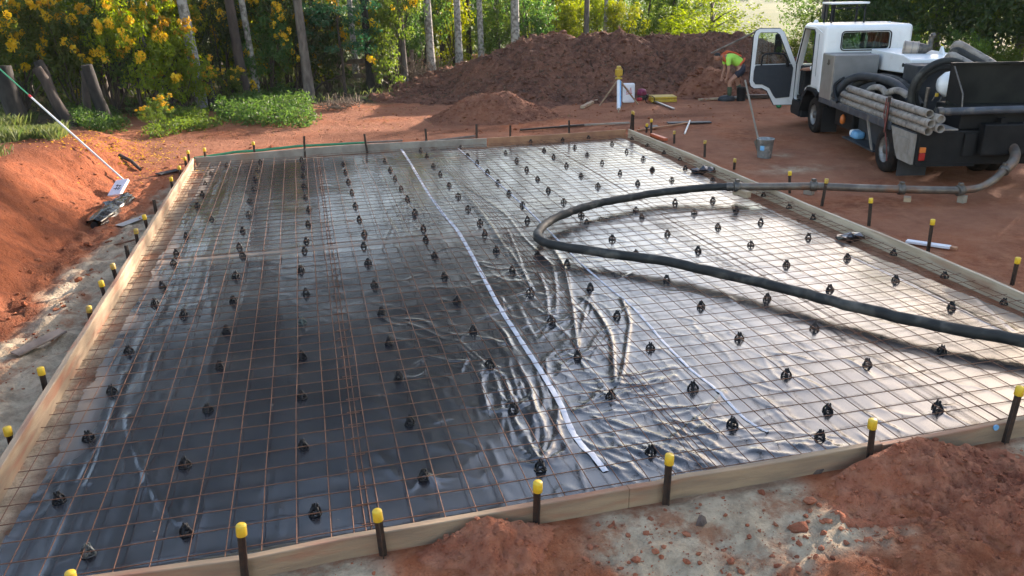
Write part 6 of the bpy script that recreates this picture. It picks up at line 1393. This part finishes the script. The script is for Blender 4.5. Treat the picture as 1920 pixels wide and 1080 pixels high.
for k in range(3):
    rs = np.random.RandomState(500 + k); C = []; Rr = []
    for _ in range(150):
        v = rs.randn(3); v[2] = abs(v[2]) * 1.0 - 0.25; v /= np.linalg.norm(v); q = v * np.array([2.6, 2.6, 4.9]) * rs.rand() ** 0.3; q[2] = max(0.15, q[2] + 1.6); C.append(q); Rr.append(rs.uniform(.28, .62))
    BCROWN.append(leafmesh('crown', C, np.array(Rr), 52, 0.17, 510 + k))
def addmat(o, m):
    if len(o.data.materials) == 0: o.data.materials.append(m)
    else: o.material_slots[0].link = 'OBJECT'; o.material_slots[0].material = m
def G(px, Y): p = vpl(px, 100, (0, Y, 0), (0, 1, 0)); return p.x
def shrub(px, Y, s, m, label, k=None, flowers=False, grp='understory shrubs', hs=1.0, nm='shrub', dz=0.0):
    x = G(px, Y); k = random.randrange(5) if k is None else k
    r_ = thing(nm, label, 'shrub', (x, Y, gz(x, Y) + dz), random.uniform(0, 6.28), grp); r_.scale = (s, s, s * hs)
    addmat(link('foliage', SHRUB[k], None, r_), M_[m])
    addmat(link('stems', STEM[k], None, r_), M_['bark_dark'])
    if flowers: addmat(link('flowers', FLOW[k], None, r_), M_['flower'])
    return r_
def trunk_mesh(h, r0, lean, rs, limbs=True, wob=0.10):
    pts = []; rad = []; n = 9; lx, ly = lean
    for i in range(n + 1):
        t = i / n; pts.append((lx * t * h + wob * math.sin(t * 5 + rs.rand()) * t, ly * t * h + wob * math.cos(t * 4 + rs.rand()) * t - 0, h * t - 0.15)); rad.append(r0 * (1.25 if i == 0 else 1.0) * (1 - 0.6 * t))
    g = MB(); g.tube(pts, rad, 9)
    if limbs:
        for _ in range(6):
            t = rs.uniform(.55, .95); b = Vector(pts[int(t * n)]); a = rs.uniform(0, 6.28)
            g.tube([b, b + Vector((math.cos(a) * .8, math.sin(a) * .8, .7)), b + Vector((math.cos(a) * 1.8, math.sin(a) * 1.8, 1.2))], [r0 * .35, r0 * .25, r0 * .08], 5)
    return g.mesh('trunk')
def tall_tree(px, Y, r0, lean, bark, label, h=12.5, crown=True, m='leaf_olive', grp='slender forest trees'):
    x = G(px, Y); rs = np.random.RandomState(int(px * 13 + Y * 7) % 9999)
    t = thing('tree', label, 'tree', (x, Y, gz(x, Y)), 0, grp)
    link('trunk', trunk_mesh(h, r0, lean, rs), M_[bark], t)
    if crown:
        k = random.randrange(4); c = link('crown', CROWN[k], None, t); addmat(c, M_['leaf_crown']); c.location = (lean[0] * 10.5, lean[1] * 10.5, random.uniform(-1.0, 3.5)); c.rotation_euler = (0, 0, random.uniform(0, 6.28)); c.scale = (1, 1, random.uniform(.9, 1.4))
    return t
# trees whose trunks one can tell apart (pixel of the base, depth)
for a in [(366, 9.0, .17, (-0.055, 0.0), 'bark_pale', 'tall pale trunk leaning left above the flowering shrubs'),
          (451, 9.6, .16, (-0.05, 0), 'bark_dark', 'dark brown trunk just left of the green ground cover'),
          (474, 10.2, .11, (-0.05, 0), 'bark_pale', 'mottled thin trunk right beside the dark brown trunk'),
          (573, 9.6, .15, (-0.035, 0), 'bark_mid', 'mottled grey trunk standing at the right end of the ground cover'),
          (691, 11.0, .13, (-0.015, 0), 'bark_char', 'black trunk in front of the rail fence'),
          (757, 11.8, .11, (-0.02, 0), 'bark_mid', 'grey-brown trunk right of the tangled dry brush'),
          (808, 13.2, .16, (-0.022, 0), 'bark_pale', 'pale trunk rising behind the left foot of the mound'),
          (861, 15.0, .15, (-0.012, 0), 'bark_pale', 'pale trunk behind the left slope of the mound'),
          (903, 16.5, .13, (-0.018, 0), 'bark_pale', 'slim pale trunk left of the mound crest'),
          (967, 16.0, .19, (-0.008, 0), 'bark_pale', 'stoutest pale trunk directly behind the mound crest'),
          (1098, 17.5, .14, (0.0, 0), 'bark_mid', 'grey trunk in front of the bright yellow bushes'),
          (1134, 20.0, .12, (0.0, 0), 'bark_pale', 'slim pale trunk among the bright yellow bushes'),
          (1537, 13.0, .15, (0.0, 0), 'bark_mid', 'grey trunk just left of the truck roof rack'),
          (1552, 13.0, .11, (0.0, 0), 'bark_char', 'dark post-like trunk beside the roof rack'),
          (1614, 15.0, .10, (0.0, 0), 'bark_pale', 'thin pale trunk seen through the roof rack')]:
    hgt = 12.5 if a[0] < 1050 else 7.0
    tall_tree(*a[:5], a[5], h=hgt, crown=a[0] < 1050)
rs = np.random.RandomState(77)
for i, (px, Y) in enumerate([(-160, 9), (-90, 12), (-30, 10.5), (40, 13), (120, 15), (185, 12.5), (230, 16), (290, 14), (335, 21.5), (410, 16), (430, 20), (510, 15), (540, 19), (610, 17), (640, 21), (665, 15), (720, 19), (735, 23), (775, 18), (790, 24), (830, 20), (845, 25), (880, 22), (915, 26), (935, 20), (985, 23), (1010, 20), (1040, 25), (700, 28), (560, 27), (340, 26), (150, 24), (-40, 22)]):
    b = ['bark_dark', 'bark_mid', 'bark_dark', 'bark_pale'][i % 4]
    pl_ = [q for p_, q in ((-999, 'beyond the left edge'), (0, 'behind the charred stumps'), (210, 'behind the broken stump'), (380, 'behind the dark brown trunk'), (500, 'behind the ground cover'), (600, 'behind the rail fence'), (710, 'right of the rail fence'), (780, 'behind the pale trunk at the mound foot'), (840, 'behind the mound left slope'), (900, 'left of the mound crest'), (980, 'behind the mound crest')) if p_ <= px][-1]
    r_t = rs.uniform(.07, .13)
    tall_tree(px, Y, r_t, (rs.uniform(-.03, .02), 0), b, '%s %s forest tree %s, %s' % ('thinnest' if r_t < .075 else 'thin' if r_t < .085 else 'slender' if r_t < .105 else 'stouter', {'bark_dark': 'dark', 'bark_mid': 'grey-brown', 'bark_pale': 'pale'}[b], 'far back' if Y > 21 else 'deep' if Y > 15.5 else 'near the front', pl_), m=['leaf_olive', 'leaf_green', 'leaf_dark'][i % 3], grp='slender trees deep in the forest', h=rs.uniform(11, 15))
# charred and broken stumps
def stump(px, Y, h, r0, lean, m, label, r1=None):
    x = G(px, Y); g = MB(); rs = np.random.RandomState(int(px)); g.tube([(lean * h * t + .012 * rs.randn() * (t > 0), .012 * rs.randn(), h * t - .1) for t in np.linspace(0, 1, 7)], [r0 * q for q in (1.25, 1.1, 1.0, .98, .95, .93, .88)], 9)
    o = g.build('tree_stump', M_[m]); o.location = (x, Y, gz(x, Y)); tag(o, label, 'stump', 'charred stumps')
stump(108, 5.0, 1.5, .12, -0.34, 'bark_dark', 'leaning dark brown stump left of the charred upright stump')
stump(95, 5.3, 1.6, .13, -0.20, 'bark_char', 'black leaning stump just behind the leaning brown one')
stump(176, 5.6, 1.6, .15, -0.13, 'bark_char', 'thick black charred stump above the bank grass')
stump(140, 6.4, 1.3, .10, 0.1, 'bark_dark', 'thin dark stump between the charred stumps')
stump(388, 8.2, 1.2, .13, -0.1, 'bark_char', 'short black stump behind the pale leaning trunk')
stump(5, 4.6, 1.5, .22, -0.05, 'bark_char', 'dark stump at the left edge of the photo')
stump(291, 8.8, 2.45, .11, -0.15, 'bark_mid', 'broken grey stump jutting out of the yellow shrubs', .09)
stump(318, 8.0, 1.0, .07, -0.3, 'bark_dark', 'thin leaning dead stick in the yellow shrubs')
# flowering shrubs at the left
for i, (px, Y, s, hs, m, lb) in enumerate([(-60, 6.5, 1.2, 1.1, 'leaf_olive', 'golden-flowered shrub outside the left edge behind the bank'), (20, 7.5, 1.15, 1.15, 'leaf_olive', 'golden-flowered shrub at the left edge above the bank grass'), (80, 9.5, 1.2, 1.2, 'leaf_green', 'golden-flowered shrub behind the leaning stumps'), (130, 7.8, 1.0, 1.15, 'leaf_olive', 'golden-flowered shrub overhanging the black leaning stump'),
        (195, 8.2, 1.1, 1.2, 'leaf_green', 'golden-flowered shrub right of the thick charred stump'), (250, 7.6, .95, 1.3, 'leaf_yellow', 'yellow-leaved flowering shrub left of the broken stump'), (300, 10.0, 1.1, 1.2, 'leaf_yellow', 'flowering shrub behind the broken stump'), (330, 7.9, .8, 1.2, 'leaf_yellow', 'low flowering shrub at the foot of the pale leaning trunk'),
        (410, 10.5, .95, 1.3, 'leaf_dark', 'flowering shrub between pale and dark trunks'), (520, 11.6, 1.15, 1.25, 'leaf_green', 'flowering shrub behind the ground cover'), (732, 11.3, .95, 1.35, 'leaf_olive', 'tall golden-flowered shrub beside the blue-green young tree'), (268, 4.9, .36, .75, 'leaf_olive', 'small flowering bush at the back end of the bank'), (150, 11.5, 1.2, 1.2, 'leaf_yellow', 'golden-flowered shrub deep behind the charred stumps'), (420, 8.9, .45, .9, 'leaf_olive', 'small flowering bush between the pale and dark trunks'), (497, 10.4, .8, 1.35, 'leaf_green', 'golden-flowered shrub right of the mottled thin trunk'), (548, 11.0, .75, 1.5, 'leaf_olive', 'golden-flowered shrub left of the mottled grey trunk'), (40, 11.0, 1.2, 1.3, 'leaf_green', 'golden-flowered shrub deep at the left edge'), (610, 11.8, .8, 1.5, 'leaf_green', 'golden-flowered shrub left of the blue-green young tree')]):
    shrub(px, Y, s, m, lb, k=i % 5, flowers=True, grp='golden flowering shrubs', hs=hs)
# young blue-green tree left of centre
x = G(640, 10.6); yt = thing('tree', 'young blue-green tree with layered crown left of the mound', 'tree', (x, 10.6, gz(x, 10.6)))
rs = np.random.RandomState(88); C = [np.array([rs.uniform(-1.15, 1.15), rs.uniform(-.9, .9), rs.choice([1.5, 1.9, 2.3, 2.7]) + rs.uniform(-.12, .12)]) for _ in range(75)]
addmat(link('crown', leafmesh('crown', C, np.full(75, .28), 46, .11, 89, flat=.45, up=.9), None, yt), M_['leaf_teal'])
link('trunk', trunk_mesh(2.6, .06, (0, 0), rs, False, .05), M_['bark_dark'], yt)
# undergrowth between the trunks, row by row
rows = [(-200, 1060, 13.5, 62, ['leaf_green', 'leaf_olive', 'leaf_dark']), (-200, 1090, 18, 66, ['leaf_olive', 'leaf_green', 'leaf_yellow']), (-150, 1110, 23, 66, ['leaf_green', 'leaf_olive', 'leaf_dark', 'leaf_yellow']), (-150, 1110, 29, 60, ['leaf_green', 'leaf_yellow', 'leaf_olive'])]
lm = [(-200, 'beyond the left edge'), (0, 'behind the charred stumps'), (240, 'behind the broken stump'), (400, 'behind the dark brown trunk'), (560, 'behind the rail fence'), (700, 'right of the rail fence'), (800, 'behind the mound\'s left slope'), (920, 'behind the mound crest'), (1060, 'behind the right half of the mound')]
rn = ['front', 'second', 'third', 'rearmost']; cn = {'leaf_green': 'green', 'leaf_olive': 'olive', 'leaf_dark': 'dark green', 'leaf_yellow': 'yellow-green'}
rs = np.random.RandomState(90); used = set()
rows[0] = (-200, 770, 12.2, 52, ['leaf_green', 'leaf_olive', 'leaf_yellow', 'leaf_dark'])
for ri, (p0_, p1_, Y, st, ms) in enumerate(rows):
    j = 0
    for px in np.arange(p0_, p1_, st):
        if ri < 2 and 585 < px < 705: continue
        if ri == 0 and px > 760: continue
        pxx = px + rs.uniform(-18, 18); m = ms[j % len(ms)]; j += 1
        if 180 < px < 470 and j % 4 == 1: m = 'leaf_yellow'
        ph_ = [b for a, b in lm if a <= px][-1]
        sc_, hs_ = rs.uniform(.85, 1.3), rs.uniform(.8, 1.5)
        for ad, (ks, kh) in (('', (1, 1)), ('tall ', (1, 1.35)), ('broad ', (1.25, .8)), ('slender ', (.8, 1.4)), ('low ', (.85, .65)), ('small ', (.7, 1))):
            lb = '%s%s leafy shrub in the %s undergrowth row %s' % (ad, cn[m], rn[ri], ph_)
            if lb not in used: break
        used.add(lb)
        shrub(pxx, Y + rs.uniform(-1.2, 1.2), sc_ * ks, m, lb, hs=hs_ * kh)
# sunlit shrubs to the right of the mound crest and down the slope
for px, Y, s, hs, m, lb in [(1075, 20, 1.0, 1.1, 'leaf_yellow', 'bright yellow-green bush behind the left of the mound top'), (1120, 22, 1.05, 1.1, 'leaf_yellow', 'bright yellow-green bush behind the slim pale trunk'), (1165, 19, .95, 1.0, 'leaf_yellow', 'bright yellow-green bush right of the slim pale trunk'), (1205, 24, 1.3, 1.0, 'leaf_olive', 'grey-green bush behind the mound top'), (1250, 22, 1.2, 1.0, 'leaf_olive', 'grey-green bush left of the rounded lit tree'),
                         (1230, 30, 1.5, 1.2, 'leaf_green', 'taller green bush behind the grey-green bushes'), (1150, 32, 1.5, 1.3, 'leaf_green', 'tall green bush deep behind the yellow bushes')]:
    shrub(px, Y, s, m, lb, grp='sunlit bushes behind the mound', hs=hs, nm='bush')
def broad(px, Y, s, hs, m, label, k, grp, dz=0.0, X=None):
    x = G(px, Y) if X is None else X; t = thing('tree', label, 'tree', (x, Y, gz(x, Y) + dz), random.uniform(0, 6.28), grp); t.scale = (s, s, s * hs)
    addmat(link('crown', BCROWN[k], None, t), M_[m])
    link('trunk', trunk_mesh(5.0, .16, (0.02, 0), np.random.RandomState(k), True), M_['bark_mid'], t); return t
broad(1330, 19.0, .98, .56, 'leaf_yellow', 'rounded sunlit tree left of the open truck door', 0, 'sunlit trees down the slope', -0.3)
broad(1285, 24.0, .95, .8, 'leaf_olive', 'olive sunlit tree behind the rounded one', 1, 'sunlit trees down the slope', -0.3)
broad(1375, 13.5, .55, .34, 'leaf_yellow', 'low sunlit bush just behind the long slanting pole', 2, 'sunlit trees down the slope')
for px, Y, s, hs, m, lb in [(1440, 10.5, .6, .62, 'leaf_yellow', 'low sunlit bush seen through the open door window'), (1487, 9.5, .62, .7, 'leaf_yellow', 'low sunlit bush between the door and the cab'), (1535, 12.0, .8, .75, 'leaf_yellow', 'sunlit bush seen through the cab door opening'), (1410, 11.5, .5, .5, 'leaf_olive', 'low bush right of the bending worker')]:
    shrub(px, Y, s, m, lb, grp='sunlit bushes behind the truck', hs=hs, nm='bush')
for i, (px, Y, s, hs, m, lb) in enumerate([(1628, 15.0, .95, .9, 'leaf_olive', 'tree with lit lower edge behind the cab roof'), (1560, 22.0, 1.0, .9, 'leaf_green', 'green tree behind the grey trunk by the roof rack'), (1680, 12.5, 1.05, 1.0, 'leaf_dark', 'dark leafy tree right behind the cab'), (1750, 10.0, 1.05, 1.05, 'leaf_dark', 'dark leafy tree behind the muffler'), (1830, 8.0, 1.05, 1.0, 'leaf_olive', 'dark green tree behind the slanting hoses'), (1910, 6.0, 1.1, 1.1, 'leaf_dark', 'dark leafy tree behind the hopper at the right edge'),
        (1720, 17.0, 1.25, 1.55, 'leaf_olive', 'taller tree in the second row behind the cab'), (1850, 14.0, 1.25, 1.6, 'leaf_dark', 'taller tree in the second row behind the hopper'), (1990, 3.5, 1.1, 1.3, 'leaf_dark', 'dark tree just outside the right edge'), (23.5, -1.5, 1.2, 1.3, 'leaf_green', 'second unseen tree added for shade past the right edge'), (24.5, -5.5, 1.2, 1.3, 'leaf_dark', 'third unseen tree added for shade past the right edge'), (24.5, -10.0, 1.2, 1.3, 'leaf_green', 'fourth unseen tree added for shade past the right edge'), (28.0, 2.0, 1.3, 1.4, 'leaf_dark', 'fifth unseen tree added for shade past the right edge, farther back'), (28.5, -3.5, 1.3, 1.4, 'leaf_green', 'sixth unseen tree added for shade past the right edge, farther back'), (28.5, -8.5, 1.3, 1.4, 'leaf_dark', 'seventh unseen tree added for shade past the right edge, farther back'), (1960, 11.0, 1.3, 1.5, 'leaf_dark', 'tall tree behind the right edge trees'), (1640, 19.0, 1.1, 1.2, 'leaf_olive', 'olive tree far behind the cab')]):  # unseen right-hand trees added for shade, second-row heights raised for it too
    broad(px, Y, s, hs, m, lb, i % 3, 'leafy trees behind the truck', X=px if px < 100 else None)
for px, Y, s, m, lb in [(1700, 4.5, .5, 'leaf_green', 'low green weeds behind the white engine cover'), (1780, 2.8, .5, 'leaf_green', 'green weeds behind the slanting hoses'), (1850, 1.8, .5, 'leaf_olive', 'tall weeds behind the hopper rim'), (1905, .8, .5, 'leaf_olive', 'tall weeds at the right edge behind the hopper')]:
    shrub(px, Y, s, m, lb, grp='weeds behind the truck', hs=1.1, nm='weed')
# rail fence in the trees
xa, xb = G(560, 13.0), G(770, 13.4); fe = thing('rail_fence', 'old grey timber rail fence standing in the trees left of the mound', 'fence', (xa, 13.0, gz(xa, 13.0)))
for k in range(4):
    g = MB(); x_ = (xb - xa) * k / 3; g.tube([(x_, 0.1 * k, -.2), (x_ + .02, 0.1 * k, 1.15)], [.085, .075], 8); g.build('post', M_['wood_weathered'], fe)
for z in (0.35, 0.85):
    for k in range(3):
        g = MB(); a, b = (xb - xa) * k / 3 + .09, (xb - xa) * (k + 1) / 3 - .08; g.box((a, 0.1 * k - .02, z - .085), (b, 0.1 * k + .03, z + .085), .01); g.build('rail', M_['wood_weathered'], fe)
# dry brush right of the fence and the twig heap
def twigs(name, px, Y, w_, h, n, label, cat, m, seed):
    x = G(px, Y); rs = np.random.RandomState(seed); g = MB()
    for _ in range(n):
        a = Vector((rs.uniform(-w_, w_), rs.uniform(-.4, .4), rs.uniform(0, h * .3))); d = Vector((rs.randn() * .6, rs.randn() * .4, abs(rs.randn()) * .7)); L = rs.uniform(.3, .9) * h
        d.normalize(); b = a + d * L; c = b + Vector((rs.randn() * .2, 0, -rs.rand() * .25)) * h
        g.tube([a, a.lerp(b, .6), b, c], [.012, .01, .008, .005], 4, caps=False)
    o = g.build(name, M_[m]); o.location = (x, Y, gz(x, Y)); return tag(o, label, cat)
twigs('dry_brush', 735, 12.2, 1.0, 1.3, 130, 'tangle of dry bent brush between two trunks by the fence', 'brush', 'twig', 1)
twigs('dry_brush', 785, 13.0, .8, 1.1, 90, 'sunlit dry brush at the left foot of the mound', 'brush', 'twig', 2)
twigs('twig_heap', 632, 7.2, .55, .45, 90, 'grey heap of broken twigs right of the ground cover', 'twig heap', 'twig', 3)
# ground cover, weeds and grass: nobody could count the blades
def cover(name, pts_px, n, hmax, size, m, seed, asp=.42):
    rs = np.random.RandomState(seed); P = [at(x, y, 0.1) for x, y in pts_px]; xs = [p.x for p in P]; ys = [p.y for p in P]
    C = []
    def ins(x, y):
        c = False
        for i in range(len(P)):
            a, b = P[i], P[i - 1]
            if (a.y > y) != (b.y > y) and x < (b.x - a.x) * (y - a.y) / (b.y - a.y) + a.x: c = not c
        return c
    while len(C) < n:
        x, y = rs.uniform(min(xs), max(xs)), rs.uniform(min(ys), max(ys))
        if ins(x, y): C.append((x, y, 0))
    C = np.array(C); hh = hmax * (0.25 + 0.75 * vnoise(C[:, 0] * 1.3, C[:, 1] * 1.3, 7)); C[:, 2] = terrain(C[:, 0], C[:, 1]) + hh * rs.rand(n)
    tag(link(name, leafmesh(name, C, np.full(n, .16), 16, size, seed, asp=asp, up=.8), M_[m]), kind='stuff')
cover('ground_cover', [(400, 215), (420, 190), (500, 170), (560, 185), (598, 215), (570, 232), (500, 228), (430, 226)], 900, .55, .09, 'leaf_green', 601)
cover('weeds', [(130, 235), (140, 215), (215, 212), (240, 235), (200, 250), (150, 250)], 420, .4, .08, 'leaf_green', 602)
cover('weeds', [(270, 255), (300, 205), (380, 210), (420, 228), (340, 240)], 300, .35, .08, 'leaf_olive', 603)
def grass(name, n, xr, yr, hmax, seed, cond=None):
    rs = np.random.RandomState(seed); x = rs.uniform(*xr, n); y = rs.uniform(*yr, n)
    k = vnoise(x * 1.1, y * 1.1, 3) > 0.35
    if cond is not None: k &= cond(x, y)
    x, y = x[k], y[k]; n = len(x); z = terrain(x, y); a = rs.rand(n) * 6.28; h = hmax * (.4 + .6 * rs.rand(n)) * (.5 + vnoise(x * .7, y * .7, 5)); wv = .003 + .004 * rs.rand(n)
    lx, ly = rs.randn(n) * .3 * h, rs.randn(n) * .3 * h; ca, sa = np.cos(a) * wv, np.sin(a) * wv
    V = np.stack([np.stack([x - ca, y - sa, z], 1), np.stack([x + ca, y + sa, z], 1), np.stack([x + lx * .4 + ca * .7, y + ly * .4 + sa * .7, z + h * .65], 1), np.stack([x + lx, y + ly, z + h * .95], 1)], 1).reshape(-1, 3)
    i = np.arange(n)[:, None] * 4; T = np.concatenate([i + np.array([[0, 1, 2]]), i + np.array([[0, 2, 3]])], 1).reshape(-1, 3)
    tag(link(name, npmesh(name, V, tris=T), M_['grass_blade']), kind='stuff')
grass('grass', 45000, (-7.5, -1.9), (-5, 7), .30, 610, lambda x, y: (bank_toe(y) - x) > bank_w(y) * .98)
grass('grass', 9000, (18, 27), (-6, 12), .6, 611)
grass('grass', 9000, (-6, 14), (8.5, 20), .35, 612)
# fallen petals on the bank
rs = np.random.RandomState(620); n = 900; x = -1.5 + rs.randn(n) * .55; y = 1.2 + rs.randn(n) * 1.1
C = np.stack([x, y, terrain(x, y) + .012], 1); tag(link('fallen_petals', leafmesh('fallen_petals', C, np.full(n, .02), 1, .045, 621, asp=.7, up=2.5), M_['flower']), kind='stuff')
n = 1500; x = rs.uniform(-6, 9, n); y = rs.uniform(3, 10, n); C = np.stack([x, y, terrain(x, y) + .012], 1); tag(link('leaf_litter', leafmesh('leaf_litter', C, np.full(n, .02), 1, .06, 622, asp=.6, up=2.5), M_['leaf_dry']), kind='stuff')
# roots, torn grass and leaves sticking out of the spoil mound
rs = np.random.RandomState(660); n = 5000; x = rs.uniform(4.2, 19, n); y = rs.uniform(4.5, 11, n); hm_ = h_mound(x, y); kk_ = hm_ > 0.1; x, y, hm_ = x[kk_], y[kk_], hm_[kk_]
C = np.stack([x, y, terrain(x, y) + hm_ + .01], 1); tag(link('mound_debris', leafmesh('mound_debris', C, np.full(len(x), .04), 2, .11, 661, asp=.25, up=.6), M_['root']), kind='stuff')
# the wood that closes the view behind
rs = np.random.RandomState(630); C = []; Rr = []
for _ in range(520):
    px = rs.uniform(-350, 1090); Y = rs.uniform(34, 46); x = G(px, Y); C.append((x, Y, gz(x, Y) + rs.uniform(0, 8))); Rr.append(rs.uniform(1.2, 2.2))
tag(link('far_woods', leafmesh('far_woods', C, np.array(Rr), 46, .55, 631), M_['leaf_dark']), kind='stuff')
rs = np.random.RandomState(640); C = []; Rr = []
for _ in range(700):
    a = R(rs.uniform(-60, 95)); d_ = rs.uniform(420, 900); x, y = CAMP.x + d_ * math.sin(a), CAMP.y + d_ * math.cos(a)
    if abs(math.degrees(a) - 32) < 5 and d_ < 640: continue
    C.append((x, y, gz(x, y) + rs.uniform(0, 4))); Rr.append(rs.uniform(4, 9))
tag(link('far_woods', leafmesh('far_woods', C, np.array(Rr), 30, 3.5, 641, flat=.5), M_['leaf_green']), kind='stuff')

# ------------------------------------------------------------------ haze
g = MB(); g.box((-1700, -420, -14), (1700, 1750, 45)); hz = g.mesh('haze'); hm = bpy.data.materials.new('haze_air'); hm.use_nodes = True
hm.node_tree.nodes.clear(); vo = hm.node_tree.nodes.new('ShaderNodeVolumePrincipled'); ho = hm.node_tree.nodes.new('ShaderNodeOutputMaterial')
vo.inputs['Color'].default_value = (0.95, 0.95, 0.93, 1); vo.inputs['Density'].default_value = 0.00022; vo.inputs['Anisotropy'].default_value = 0.0
hm.node_tree.links.new(vo.outputs[0], ho.inputs['Volume'])
tag(link('haze', hz, hm), kind='stuff')
